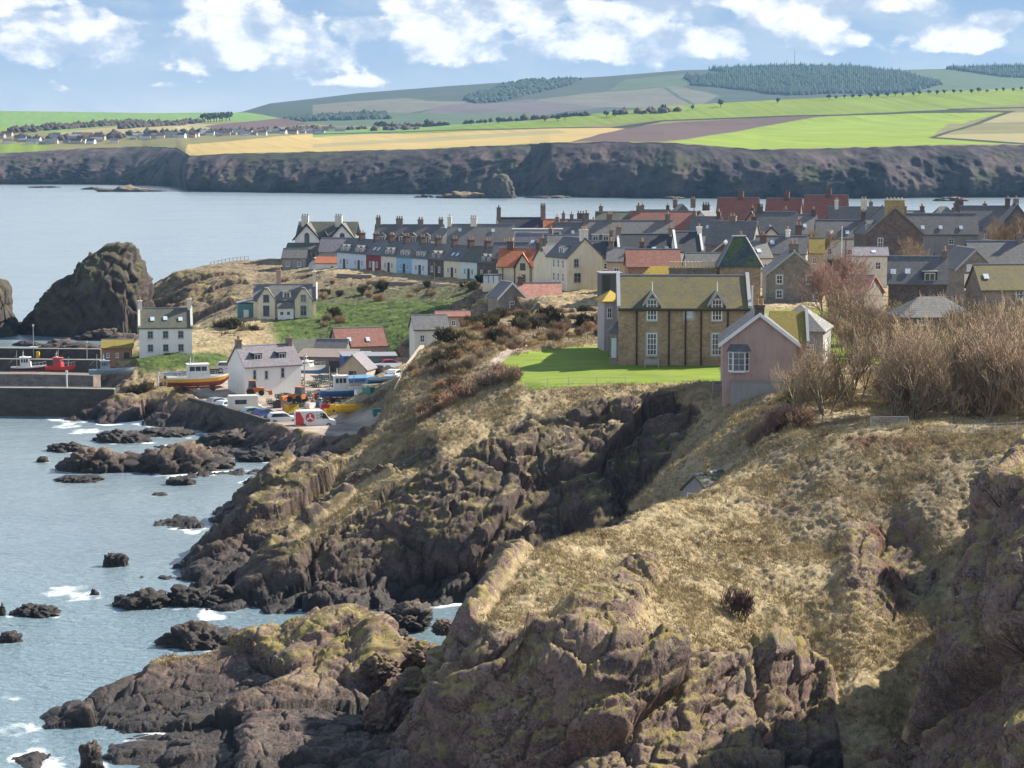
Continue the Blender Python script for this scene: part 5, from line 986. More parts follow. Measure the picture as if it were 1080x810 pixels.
for (u, d, vb, W, hr, wl, rf, yw, lab) in ((600, 500, 267, 7, 6.4, 'grey', 'slate', -8, 'small grey house squeezed behind the wide white wall'), (642, 470, 271, 6.5, 6.2, 'tan', 'slate2', 6, 'narrow tan house left of the long pale grey row'), (742, 470, 263, 6, 6.4, 'offwhite', 'slate2', -14, 'offwhite house between the long red row and the tower'), (787, 450, 268, 5.5, 6.0, 'grey', 'orangetile', 10, 'little orange-tiled house just right behind the tower top'), (846, 480, 262, 7, 6.8, 'stone', 'slate2', 5, 'stone house below the largest red roof'), (935, 510, 256, 8, 7.6, 'grey', 'slate', -4, 'grey house rising behind the yellow chimney'), (965, 530, 252, 6, 6.2, 'dark', 'slate2', 8, 'dark house at the back right of the yellow chimney'), (690, 540, 254, 7, 7.0, 'grey', 'slate', -6, 'grey gable at the skyline over the long red row'), (1024, 530, 252, 8, 6.8, 'tan', 'slate2', -3, 'tan house at the back between the two right chimneys'), (660, 372, 296, 6, 5.0, 'tan', 'slate', -5, 'low tan house left behind the villa roof'), (800, 372, 292, 4.6, 5.4, 'offwhite', 'slate2', 14, 'offwhite house tucked right of the tower'), (918, 372, 290, 5.5, 4.2, 'offwhite', 'lilacslate', -6, 'low outbuilding in the garden below the dark gable house')):
    house(u, d, W, 6.5, 3.0, hr, wl, rf, yw, vb=vb, label=lab, chim=[(-W * .42, .8, .9, hr + 1.3, 2), (W * .42, .8, .9, hr + 1.2, 2, 'brickchim')] if hr > 4.5 else [], wins=[('f', -W * .25, .9, .9, 1.2), ('f', W * .22, .9, .9, 1.2)], skys=[(W * .1, .4)])
# ------------------------------------------------------------------ painted terrace, each cottage a house
cots = [(363, 'paleblue', 'pale blue end cottage at the left of the painted terrace'), (379, 'paleblue', 'second pale blue cottage, beside the dark red one'), (394.5, 'red', 'dark red cottage in the painted terrace'), (410.5, 'offwhite', 'cream cottage between the red and the bright blue ones'), (427.5, 'blue', 'bright blue cottage in the painted terrace'), (444.5, 'paleblue', 'ice blue cottage right of the bright blue one'), (461.5, 'dark', 'dark stone cottage in the painted terrace'), (477.5, 'cream', 'cream cottage right of the dark stone one'), (494.5, 'mint', 'pale mint cottage near the right end of the terrace'), (512, 'dark', 'last dark cottage at the right end of the painted terrace')]
A0, A1 = (363, 523.0), (512, 480.0); pA, pB = Vector((X(A0[0], A0[1]), A0[1], 0)), Vector((X(A1[0], A1[1]), A1[1], 0)); tdir = (pB - pA); yawt = math.degrees(math.atan2(tdir.y, tdir.x)); tlen = tdir.length; wcot = tlen / 9
for k, (u, m, lab) in enumerate(cots):
    p = pA + tdir * (k / 9); vb = 283.0 + 12.5 * k / 9
    # distance along the sight line keeps the row straight
    r = house(540 + p.x / p.y * F, p.y, wcot - .02, 6.2, 3.7, 6.6, m, ['slate', 'slate', 'slate2', 'slate', 'slate2', 'slate', 'slate2', 'slate', 'greenslate', 'slate'][k], yawt, vb=vb, label=lab, name='terrace_cottage', cat='cottage', group='painted cottages of the harbour terrace', ov=0, pots='pot',
              chim=[(wcot / 2 - .3, .9, 1.3, 8.1, 2, 'brickchim')], wins=[('f', -1.35, .9, .7, 1.2), ('f', 1.35, .9, .7, 1.2)], doors=[('f', 0, .85, 2.2, 'trim' if m == 'red' else 'door')],
              dorms=[(-.95, 1.15, 1.05, .15), (.95, 1.15, 1.05, .15)] if k not in (7, 8, 2) else [], skys=[(-.8, .35), (.8, .35)] if k in (2, 7, 9) else [], dw='white' if k in (0, 1, 3, 4, 5) else 'gtrim', dk='box' if k in (4, 5) else 'gable', ridge=None)
# ------------------------------------------------------------------ big white house on the point
def top_house():
    d = 556.0; z = P(340, 273, d).z; root = empty('seafront_house', (X(343, d), d, z), math.radians(-6), label='tall white house with twin black-edged gables and green roofs on the point', cat='house')
    W = 14.0
    b = MB(); b.box(-W / 2, W / 2, .5, 9, -3, 5.2); b.build('wall', M['white'], root)
    b = MB(); b.prism([(.1, 5.0), (4.75, 8.6), (9.4, 5.0), (9.4, 5.2), (4.75, 8.8), (.1, 5.2)], 'x', -W / 2 - .3, W / 2 + .3); b.build('roof', M['greenslate'], root)
    for gx, gw in ((-4.3, 6.0), (4.3, 6.0)):
        b = MB(); b.prism([(gx - gw / 2, -3), (gx + gw / 2, -3), (gx + gw / 2, 4.9), (gx, 8.3), (gx - gw / 2, 4.9)], 'y', -.6, 4.6); g = b.build('front_gable', M['white'], root)
        b = MB(); s = 3.4 / (gw / 2); b.prism([(gx - gw / 2 - .5, 4.9 - .5 * s + .05), (gx, 8.35), (gx + gw / 2 + .5, 4.9 - .5 * s + .05), (gx + gw / 2 + .5, 4.9 - .5 * s + .25), (gx, 8.6), (gx - gw / 2 - .5, 4.9 - .5 * s + .25)], 'y', -.9, 4.7); b.build('gable_roof', M['greenslate'], g)
        b = MB()
        for sx in (-1, 1): b.prism([(gx + sx * (gw / 2 + .5), 4.9 - .5 * s - .15), (gx, 8.0), (gx, 8.62), (gx + sx * (gw / 2 + .5), 4.9 - .5 * s + .28)], 'y', -1.02, -.91)
        b.build('bargeboard', M['dtrim'], g)
        b = MB(); n = 8; b.prism([(gx - .6, 3.8), (gx + .6, 3.8)] + [(gx + .6 * math.cos(a), 5.6 + .7 * math.sin(a)) for a in np.linspace(0, PI, n)], 'y', -.66, -.59); b.build('arched_window', M['glass'], g)
        chimney(root, gx + (-1.2 if gx < 0 else -1.6), 3.6, 1.7, .9, 6.5, 10.2, 'offwhite', 3, 'darkpot', .5)
    b = MB(); b.prism([(-1.1, 4.9), (1.1, 4.9), (0, 6.7)], 'y', -.1, 3); g = b.build('small_gable', M['dtrim'], root)
    b = MB(); b.box(-8.6, -1.4, -3.4, -.62, -3, 2.3); g = b.build('veranda', M['stone'], root); b = MB(); b.add([(-9, -3.8, 2.4), (-1.2, -3.8, 2.4), (-1.2, -.62, 3.9), (-9, -.62, 3.9), (-9, -3.8, 2.2), (-1.2, -3.8, 2.2), (-1.2, -.62, 3.7), (-9, -.62, 3.7)], [(0, 1, 2, 3), (4, 7, 6, 5), (0, 4, 5, 1), (1, 5, 6, 2), (3, 7, 4, 0)]); b.build('veranda_roof', M['greenslate'], root)
    for x in (-7.8, -6.4, -5.0, -3.4, -2.2): b = MB(); b.box(x - .35, x + .35, -3.5, -3.41, .6, 2.0); b.build('window', M['glass'], g)
    return root
top_house()
house(351, 540, 6.4, 7, 3.2, 6.2, 'grey', 'lilacslate', -6, vb=280, label='lilac slate roof attached before the twin-gabled white house', wins=[('f', 1, .8, 1, 1.2)])
house(345, 528, 5.4, 5, 1.9, 3.3, 'white', 'orangetile', -6, vb=286.5, label='small white hut with orange tiled roof below the twin-gabled house', wins=[('f', 1.2, .5, .8, .8)], name='hut', cat='hut')
gabled(331, 530, 2.4, 4, 1.9, 3.0, vb=287, wall='paleblue', roof='slate', label='tiny blue-grey gabled shed beside the orange-roofed hut', name='shed', cat='shed', doors=[('l', 0, .9, 1.7, 'trim')])
house(310, 540, 5.6, 5, 2.6, 4.6, 'grey', 'slate2', -6, vb=284, label='grey stone cottage left below the twin-gabled white house', wins=[('f', -1.4, .7, .8, 1), ('f', 1.2, .7, .8, 1)])
# ------------------------------------------------------------------ cream house on the slope, cottages by the water
def cream_house():
    d = 450.0; z = P(300, 338, d).z; root = empty('cream_house', (X(300, d), d, z), math.radians(5), label='cream house with two round-topped front gables on the harbour slope', cat='house')
    W, D, he, hr = 12.2, 6.5, 3.9, 6.7
    b = MB(); b.prism([(0, -3), (D, -3), (D, he), (D / 2, hr), (0, he)], 'x', -W / 2, W / 2); b.build('wall', M['cream'], root)
    r = empty('roof', (0, D / 2, 0)); r.parent = root; gable_roof(r, W, D, he, hr, 'slate2', .05, .18, .2, 'slates')
    for gx in (-3.6, 3.6):
        b = MB(); b.prism([(gx - 1.7, -3), (gx + 1.7, -3), (gx + 1.7, 4.0), (gx + .35, 6.1), (gx - .35, 6.1), (gx - 1.7, 4.0)], 'y', -.9, 2.8); g = b.build('front_gable', M['cream'], root)
        b = MB()
        for sx in (-1, 1): b.prism([(gx + sx * 1.95, 3.7), (gx + sx * .3, 6.15), (gx + sx * .3, 6.4), (gx + sx * 1.95, 4.0)], 'y', -1.0, 2.9)
        b.box(gx - .3, gx + .3, -1.0, 2.9, 6.15, 6.4); b.build('gable_roof', M['slate2'], g)
        window(root, W, 1.8, 'f', gx, 1.0, 1.2, 2.0, 'gtrim' if gx > 0 else 'bluedoor', (1, 1)); window(root, W, 1.8, 'f', gx, 3.7, 1.1, 1.4, 'gtrim' if gx > 0 else 'bluedoor', (1, 1))
    b = MB(); b.box(-1.4, 1.7, -1.4, 0, -3, 2.4); g = b.build('porch', M['white'], root); b = MB(); b.prism([(-1.6, 2.42), (-1.6, 2.6), (.3, 4.0), (.3, 3.8)], 'x', -1.5, 1.8); b.build('porch_roof', M['slate2'], root)
    for x in (-.6, .7): b = MB(); b.box(x - .28, x + .28, -1.46, -1.39, 1.2, 1.8); b.build('window', M['glass'], g)
    dormer(root, W, D, he, hr, .4, 1.6, 1.2, .4, 'box', 'trim', 'slate2'); dd = last('dormer'); dd.location = (0, D / 2, 0)
    b = MB(); b.prism([(-.2, he - .1), (D / 2, hr + .1), (D + .2, he - .1), (D + .2, he + .35), (D / 2, hr + .6), (-.2, he + .35)], 'x', W / 2 - .02, W / 2 + .3); b.build('gable_coping', M['white'], root)
    chimney(root, W / 2 - .3, D / 2, .7, 1.1, 6, 9.4, 'cream', 1, 'creampot', .5); chimney(root, -1.2, D / 2 + 1, .9, .9, 6, 9.6, 'pink', 2, 'pot', .5)
    return root
cream_house()
o = empty('teal_shed', (X(259, 452), 452, P(259, 338, 452).z), .15, label='small teal boarded shed left of the cream house', cat='shed'); b = MB(); b.box(-1.6, 1.6, 0, 4, -2, 3.3); b.build('wall', M['teal'], o); b = MB(); b.add([(-1.8, -.2, 3.3), (1.8, -.2, 3.9), (1.8, 4.2, 3.9), (-1.8, 4.2, 3.3), (-1.8, -.2, 3.45), (1.8, -.2, 4.05), (1.8, 4.2, 4.05), (-1.8, 4.2, 3.45)], [(3, 2, 1, 0), (4, 5, 6, 7), (0, 1, 5, 4), (1, 2, 6, 5), (2, 3, 7, 6), (3, 0, 4, 7)]); b.build('roof', M['lead'], o); b = MB(); b.box(-.5, .5, -.06, .03, 0, 2.1); b.build('door', M['trim'], o)
house(173.5, 397, 9.0, 7, 4.9, 7.9, 'white', 'greenslate', 9, vb=375.5, label='white harbour cottage with mossy slate roof standing alone by the water', skews='offwhite', wins=[('f', a, z, .95, 1.25, dict(frame='gtrim')) for a in (-2.6, 0, 2.6) for z in (.8, 3.1)], skys=[(-2.2, .42), (0, .45), (2.6, .4)], chim=[(-4.3, .7, .9, 9.4, 1, 'offwhite'), (4.2, .7, .9, 9.6, 1, 'offwhite')], base=3)
house(122, 401, 5.2, 5, 2.6, 3.8, 'brickorange', 'yellowmoss', 8, vb=383, label='low orange brick store beside the white harbour cottage', name='store', cat='store', wins=[('f', -1.6, 1.0, .5, .8), ('f', .0, 1.0, .5, .8)], doors=[('f', 1.6, .9, 1.9, 'door')])
# white cottage in the yard: long side to the left, gable to the right
r = house(287, 360, 9.6, 6.6, 4.5, 7.4, 'white', 'lilacslate', 31, vb=416, label='white two-storey cottage with lilac slate roof in the boat yard', wins=[('f', -3.2, 2.5, .55, 1.5, dict(frame='gtrim', bars=(0, 1))), ('f', -1.2, 2.5, .55, 1.3, dict(frame='gtrim', bars=(0, 1))), ('f', 1.6, 2.6, .6, 1.5, dict(frame='gtrim', bars=(0, 1))), ('r', -1.4, 2.5, 1.1, 1.6, dict(frame='dtrim')), ('f', -3.6, .2, 1.2, 1.3, dict(frame='gtrim'))], dorms=[(-2.2, 1.5, 1.0, .9), (2.0, 1.5, 1.0, .9)], dk='box', dw='dtrim', chim=[(-4.4, .7, 1.0, 8.6, 2), (4.3, .7, 1.0, 8.5, 2)], base=2)
# ------------------------------------------------------------------ sea walls and quays
M['quay'] = stone_wall('quay_stone', (.045, .04, .038), (.085, .075, .067), (.06, .055, .05), 1.1, .5); M['rubble'] = stone_wall('rubble_stone', (.13, .105, .095), (.22, .185, .165), (.15, .13, .12), .7, .4); M['cope'] = plain('pale_coping', (.40, .36, .31), .85, .15)
M['concrete'] = plain('concrete', (.34, .31, .28), .9, .2)
def wall_line(name, pts, th, mat, label, cat='wall', cope=None, below=2.5):
    """pts: list of (x, y, top); a wall along them, thickness th away from the camera"""
    b = MB(); c = MB()
    for (p, q) in zip(pts, pts[1:]):
        p, q = Vector(p), Vector(q); d = Vector((q.x - p.x, q.y - p.y, 0)).normalized(); n = Vector((-d.y, d.x, 0)); n = n if n.y > 0 else -n
        a = [p, q, q + n * th, p + n * th]
        b.add([(v.x, v.y, v.z - below) for v in a] + [(v.x, v.y, v.z) for v in a], [(3, 2, 1, 0), (4, 5, 6, 7), (0, 1, 5, 4), (1, 2, 6, 5), (2, 3, 7, 6), (3, 0, 4, 7)])
        if cope:
            a = [p - n * .08, q - n * .08, q + n * .55, p + n * .55]
            c.add([(v.x, v.y, v.z + .005) for v in a] + [(v.x, v.y, v.z + .12) for v in a], [(3, 2, 1, 0), (4, 5, 6, 7), (0, 1, 5, 4), (1, 2, 6, 5), (2, 3, 7, 6), (3, 0, 4, 7)])
    o = b.build(name, M[mat]); tag(o, label, cat)
    if cope: c.build('coping', M[cope], o)
    return o
def ptop(u, d, z): p = Vector((X(u, d), d, z)); return p
wall_line('sea_wall', [ptop(196, 350, 3.9), ptop(222, 342, 3.8), ptop(250, 333.2, 3.7), ptop(278, 324, 3.6)], .7, 'quay', 'high dark stone sea wall left of the parked cars', below=4.5)
wall_line('sea_wall', [ptop(278.2, 323.6, 3.25), ptop(300, 316.4, 3.2), ptop(330, 310.6, 3.15), ptop(345, 308.6, 3.15), ptop(395, 303.5, 3.15)], 1.0, 'rubble', 'low rough sea wall below the red and white van', below=3.6)
wall_line('outer_quay', [ptop(-80, 359, 4.45), ptop(60, 358, 4.4), ptop(118, 357, 4.35)], 3.2, 'quay', 'tall dark outer harbour wall with pale coping at the left', 'quay', 'cope', 7)
wall_line('middle_quay', [ptop(-60, 386, 3.9), ptop(30, 385, 4.0), ptop(96, 383.5, 3.9)], 4, 'rubble', 'rough rubble inner quay behind the outer harbour wall', 'quay', None, 6)
wall_line('back_pier', [ptop(-60, 428, 2.6), ptop(104, 424, 2.7)], 3.4, 'quay', 'back pier with pale walkway beyond the moored boats', 'pier', 'cope', 6)
wall_line('parapet_wall', [ptop(-60, 432.4, 4.3), ptop(104, 428.4, 4.3)], 1.0, 'quay', 'high parapet along the far edge of the back pier', 'wall', 'cope', 3)
wall_line('garden_wall', [ptop(205, 383, 4.9), ptop(262, 386, 5.0)], .5, 'quay', 'dark retaining wall behind the yellow boat', below=3)
wall_line('white_wall', [ptop(420, 300, P(420, 410, 300).z), ptop(432, 318, P(432, 384, 318).z), ptop(447, 335, P(447, 364, 335).z)], .6, 'tan', 'sloping pale retaining wall climbing the brown hill', below=6)
# ------------------------------------------------------------------ rocks
def rock_mesh(seed, sx, sy, sz, sub=4, rough=.34):
    import bmesh
    bm = bmesh.new(); bmesh.ops.create_icosphere(bm, subdivisions=sub, radius=1); v = np.array([x.co[:] for x in bm.verts], np.float32); f = np.array([[q.index for q in x.verts] for x in bm.faces], np.int32); bm.free()
    S = np.array([sx, sy, sz], np.float32); m = float(max(sx, sy)); p = v * S
    n = fbm(p / (m * .75) + seed * 3.7, 3, seed); f1, f2, c = worley(p / (m * .42) + seed * 1.3, seed + 3); g1, g2, c2 = worley(p / (m * .17) + seed, seed + 5); fn = fbm(p / (m * .09) + seed, 3, seed + 9, .55, True)
    k = 1 + rough * (1.1 * n + .8 * (c - .5) + .5 * sstep(0, .3, f2 - f1) - .3) + rough * .28 * (c2 - .5 + sstep(0, .3, g2 - g1) - .5) + rough * .12 * fn
    q = v * k[:, None]; q[:, 2] = np.where(q[:, 2] > 0, q[:, 2], q[:, 2] * .6); q[:, 0] += q[:, 2] * .2 * math.sin(seed)
    me = np_mesh('rock', q * S, f, True); me.materials.append(m_rock); return me
def rock_at(u, vb, w, h, label, seed, group='rocks in the shallow water', foam=1.0, depth=.7, sub=None, z0=0.0):
    p = PZ(u, vb - 1, z0); s = F / p.y; W = w / s; hh = max(.3, (h * .93) / s); D = W * depth
    p = PZ(u, vb - 1, z0) + Vector((0, D * .42, 0)); sb = sub or (5 if w > 40 else (4 if w > 14 else 3))
    o = link('sea_rock', rock_mesh(seed, W / 2 * 1.02, D / 2, hh * .9, sb)); o.location = (p.x, p.y, z0 - .12 * hh); tag(o, label, 'rock', group)
    if foam:
        for k in range(max(2, int(w / 12))): foam_spots.append((p.x + W * (random.random() - .5) * 1.0, p.y - D * random.uniform(.2, .6), max(.5, min(2.2, W * .12)), foam * random.uniform(.25, .6)))
    return o
RK = [(95, 500, 70, 29, 'broad dark rock with ragged top left of the flat-faced yellow rock'), (176, 500, 98, 36, 'big yellow-topped rock with a dark flat seaward face'), (222, 494, 44, 22, 'low brown rock touching the right side of the big yellow-topped rock'), (128, 468, 52, 14, 'flat dark ledge behind the ragged dark rock'), (73, 478, 44, 11, 'thin low skerry left of the ragged dark rock'), (44, 489, 13, 8, 'small round rock alone in the water far left of the reef'), (78, 510, 46, 8, 'sliver of rock just awash in front of the ragged dark rock'), (188, 513, 32, 12, 'dark rock in front of the big yellow-topped rock'), (168, 524, 16, 4, 'tiny awash rock below the dark one'), (121, 599, 26, 20, 'upright dark stump of rock standing alone in open water'), (100, 629, 10, 8, 'small reddish rock among white foam'), (36, 652, 54, 13, 'low black rock like a seal back near the left edge'), (8, 679, 26, 14, 'black rock at the left edge below the low seal-like one'), (1, 651, 9, 16, 'reddish rock tip at the extreme left edge'), (148, 644, 66, 20, 'long jagged reef running out from the middle cliff'), (205, 642, 70, 22, 'dark ledge between the jagged reef and the middle cliff'), (250, 640, 60, 26, 'dark ledge at the foot of the middle cliff ridge'), (211, 685, 84, 29, 'flat-topped dark rock beside the front left crag'), (264, 512, 14, 9, 'small rock by the lump below the seawall'), (240, 472, 70, 20, 'brown weedy reef below the dark sea wall'), (285, 478, 60, 18, 'weedy rock on the beach below the low sea wall'), (330, 480, 50, 16, 'dark boulder ridge on the pink beach'), (275, 488, 50, 13, 'low weedy ledge at the edge of the beach'), (230, 455, 46, 16, 'tilted slab leaning under the high sea wall'), (170, 462, 60, 10, 'thin ledge under the dark overgrown promontory'), (366, 477, 56, 15, 'dark shelf at the right end of the beach')]
for k, (u, v, w, h, lab) in enumerate(RK): rock_at(u, v, w, h, lab, 20 + k)
for k, (u, v, w, h, lab) in enumerate([(40, 352, 90, 12, 'long black skerry in the surf behind the back pier'), (70, 371, 66, 13, 'black hump of rock just behind the back pier'), (28, 366, 30, 6, 'thin dark rock in white surf behind the pier'), (105, 360, 50, 14, 'dark shore rock at the foot of the great sea stack'), (130, 366, 40, 16, 'shore rock between the stack and the orange store')]): rock_at(u, v, w, h, lab, 60 + k, 'rocks behind the back pier', 1.6)
# boulders in the narrow inlet and in the gap beside the nose
for k, (u, v, w, h, d, lab) in enumerate([(428, 664, 58, 30, 197, 'rounded dark boulder in the still inlet'), (405, 676, 40, 14, 194, 'low wet boulder left in the inlet'), (470, 668, 30, 16, 190, 'small dark boulder in the inlet by the slab'), (440, 700, 60, 26, 172, 'brown boulder at the mouth of the gap'), (400, 712, 40, 24, 168, 'grey boulder against the front left crag'), (470, 716, 40, 30, 165, 'purple-brown boulder under the nose of the ridge'), (448, 745, 66, 46, 160, 'large lichened boulder in the gap'), (410, 770, 50, 48, 157, 'tall pale boulder in the gap beside the crag'), (425, 806, 60, 34, 152, 'mossy boulder at the very bottom of the gap'), (462, 790, 40, 50, 150, 'steep boulder leaning on the nose of the ridge')]):
    p = P(u, v, d); s = F / d; o = link('boulder', rock_mesh(90 + k, w / s / 2, w / s * .42, h / s * .62, 5)); o.location = (p.x, p.y + w / s * .3, p.z + h / s * .2); tag(o, lab, 'boulder', 'boulders in the inlet and gap')
p = P(500, 678, 174); s = F / 174; o = link('rock_slab', rock_mesh(131, 5.2, 2.6, 2.3, 5)); o.location = (X(497, 176), 176, .6); o.rotation_euler = (0, -.45, .2); tag(o, 'tilted rock slab rising from the inlet behind the nose', 'rock')
o = link('lichen_rock', rock_mesh(141, .75, .6, 1.5, 4)); o.location = PZ(95, 812, .0) + Vector((0, .2, .3)); tag(o, 'small golden rock tip at the bottom left edge', 'rock')
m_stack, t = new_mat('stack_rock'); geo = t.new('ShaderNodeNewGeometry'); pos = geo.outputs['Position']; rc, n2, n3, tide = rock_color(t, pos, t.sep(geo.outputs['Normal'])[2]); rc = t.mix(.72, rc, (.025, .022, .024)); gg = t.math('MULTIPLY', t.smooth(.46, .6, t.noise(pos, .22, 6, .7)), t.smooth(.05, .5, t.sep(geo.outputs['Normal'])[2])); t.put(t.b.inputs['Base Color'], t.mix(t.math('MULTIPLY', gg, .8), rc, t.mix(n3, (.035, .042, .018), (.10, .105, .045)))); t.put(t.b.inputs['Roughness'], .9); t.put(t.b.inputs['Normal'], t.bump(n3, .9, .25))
# the great stack: lofted along its skyline
def stack(name, prof, dist, half, seed, label, lean=0.0):
    us = np.array([p[0] for p in prof], float); zs = np.array([P(p[0], p[1], dist).z for p in prof]); n, m = 150, 90
    t_ = np.linspace(0, 1, n); uu = np.interp(t_, np.linspace(0, 1, len(us)), us); zz = np.interp(t_, np.linspace(0, 1, len(us)), zs); ph = np.linspace(0, PI, m)
    xx = (uu - 540) / F * dist; hw = half * np.clip(zz / zs.max(), .05, 1) ** .6
    Xs = xx[:, None] + 0 * ph[None]; Ysn = dist - np.cos(ph)[None] * hw[:, None] * -1 * -1; Zs = -2 + (zz[:, None] + 2) * np.sin(ph)[None] ** .55
    p = np.stack([Xs, Ysn, Zs], -1).reshape(-1, 3).astype(np.float32); c0 = np.array([xx.mean(), dist, 4], np.float32); dr_ = p - c0; dr_ /= np.linalg.norm(dr_, axis=1)[:, None]
    q = p * np.array([1, 1, 1.0], np.float32); q2 = np.stack([q[:, 0] * .8 - q[:, 2] * .6, q[:, 1], q[:, 0] * .6 + q[:, 2] * .8], 1)
    f1, f2, c = worley(q2 / np.array([7, 6, 3], np.float32), seed); g1, g2, c2 = worley(q2 / np.array([2.6, 2.4, 1.3], np.float32), seed + 1)
    A, e = facets(q2 / np.array([9, 7, 4.5], np.float32), seed + 2); B, e2 = facets(q2 / np.array([3, 2.6, 1.6], np.float32), seed + 3); k = 1.3 * A + .6 * B - .5 * (1 - sstep(0, .1, e)) - .3 + .4 * fbm(q / 3, 3, seed) - 1
    p = p + dr_ * (.95 * (k - .2) * np.clip((p[:, 2] + 2) / 5, .3, 1))[:, None]
    a = np.arange(n * m).reshape(n, m); fq = np.stack([a[:-1, :-1], a[1:, :-1], a[1:, 1:], a[:-1, 1:]], -1).reshape(-1, 4)
    o = link(name, np_mesh(name, p, fq, True), None, [m_stack]); return tag(o, label, 'sea stack')
stack('sea_stack', [(8, 358), (16, 346), (28, 328), (45, 308), (58, 293), (72, 288), (84, 272), (96, 260), (108, 256), (125, 254), (140, 254), (146, 258), (149, 271), (157, 276), (159, 284), (156, 300), (152, 318), (152, 345), (154, 358)], 522, 17, 201, 'great dark sea stack with overhanging right shoulder behind the harbour')
stack('sea_stack', [(-60, 330), (-30, 296), (-10, 288), (4, 291), (9, 302), (12, 318), (17, 328), (20, 350)], 515, 10, 207, 'dark rock tower cut by the left edge of the view')
stack('sea_stack', [(513, 209), (515, 192), (519, 184), (528, 181), (535, 183), (541, 192), (546, 209)], 1880, 16, 211, 'square red stack standing off the far cliffs')
for k, (u0, u1, vb, h, d) in enumerate([(466, 512, 207.5, 7, 1880), (440, 462, 206.5, 3, 1900), (112, 166, 199, 5, 2150), (130, 142, 198, 7, 2160), (30, 60, 194.6, 2, 2350), (85, 110, 196.5, 3, 2250), (985, 1022, 211.5, 5, 1780), (1030, 1048, 222, 2, 1500), (700, 720, 208.5, 3, 1850), (560, 600, 207, 3, 1880)]):
    s = F / d; w = (u1 - u0) / s; o = link('reef_rock', rock_mesh(230 + k, w / 2, w * .35, h / s * .9, 4, .5)); o.location = ((u0 + u1 - 1080) / 2 / F * d, d, -.3); tag(o, ['low black reef left of the square red stack', 'small reef left again of the long one by the red stack', 'broken reef below the far left cliff', 'highest lump of the broken reef below the far left cliff', 'faint skerry under the far left cliff', 'scattered skerry between the far left reefs', 'dark flat islet beyond the village on the right', 'thin skerry in front of the dark flat islet', 'low reef under the middle of the far cliffs', 'low reef just right of the square red stack'][k], 'reef', 'reefs off the far shore')
# ------------------------------------------------------------------ boats
def hull_mesh(Ln, B, Hh, cols, sheer=.35, flat=False):
    """cols: top stripe, side, bottom material keys"""
    b = MB(); n = 14; rows = []
    for k in range(n + 1):
        t_ = k / n; x = -Ln / 2 + Ln * t_; w = B / 2 * (min(1, (t_ + .12) * 3.2) ** .6 if not flat else 1) * (1 - max(0, (t_ - .55) / .45) ** 2.2) + .01; sh = Hh + sheer * (max(0, t_ - .3) / .7) ** 2 + .06 * (1 - t_); ke = .0 + Hh * .75 * max(0, (t_ - .8) / .2) ** 2
        rows.append([(x, 0, ke), (x, w * .6, ke + (sh - ke) * .18), (x, w * .92, ke + (sh - ke) * .5), (x, w, ke + (sh - ke) * .82), (x, w * 1.02, sh)])
    for sgn in (1, -1):
        vs = [(p[0], p[1] * sgn, p[2]) for r in rows for p in r]
        for j in range(4):
            b.add(vs, [(k * 5 + j, (k + 1) * 5 + j, (k + 1) * 5 + j + 1, k * 5 + j + 1) for k in range(n)], [2, 2, 1, 0][j], True)
        b.add([(p[0], p[1] * sgn, p[2]) for p in rows[0]] + [(rows[0][0][0], 0, rows[0][4][2])], [(0, 1, 2, 3, 4, 5)], 1)
    dk = [(r[4][0], r[4][1], r[4][2] - .28) for r in rows]
    b.add(dk + [(p[0], -p[1], p[2]) for p in dk], [(k, k + 1, n + 2 + k, n + 1 + k) for k in range(n)], 3); return b
M['boat_white'] = plain('boat_white', (.72, .72, .70), .4, .1); M['boat_yellow'] = plain('boat_yellow', (.62, .34, .03), .4, .12); M['boat_red'] = plain('antifoul_red', (.22, .055, .04), .7, .2); M['boat_blue'] = plain('boat_blue', (.045, .13, .33), .4, .12); M['deck'] = plain('boat_deck', (.4, .38, .34), .7, .15); M['rib'] = plain('inflatable_grey', (.20, .27, .33), .6, .1); M['tarp'] = plain('blue_cover', (.14, .28, .45), .7, .12); M['signal_red'] = plain('signal_red', (.55, .05, .05), .4, .1); M['rubber'] = plain('rubber', (.02, .02, .022), .8, .15); M['yellow'] = plain('yellow_paint', (.65, .40, .02), .5, .15); M['steel'] = plain('galvanised', (.42, .43, .44), .4, .1, metal=.6); M['orange'] = plain('orange_paint', (.5, .15, .03), .5, .15); M['wood'] = plain('weathered_wood', (.23, .17, .12), .85, .2); M['net'] = plain('netting', (.06, .09, .08), .95, .3, 6); M['green'] = plain('green_paint', (.05, .20, .16), .6, .12); M['skip'] = plain('skip_blue', (.035, .10, .32), .5, .15)
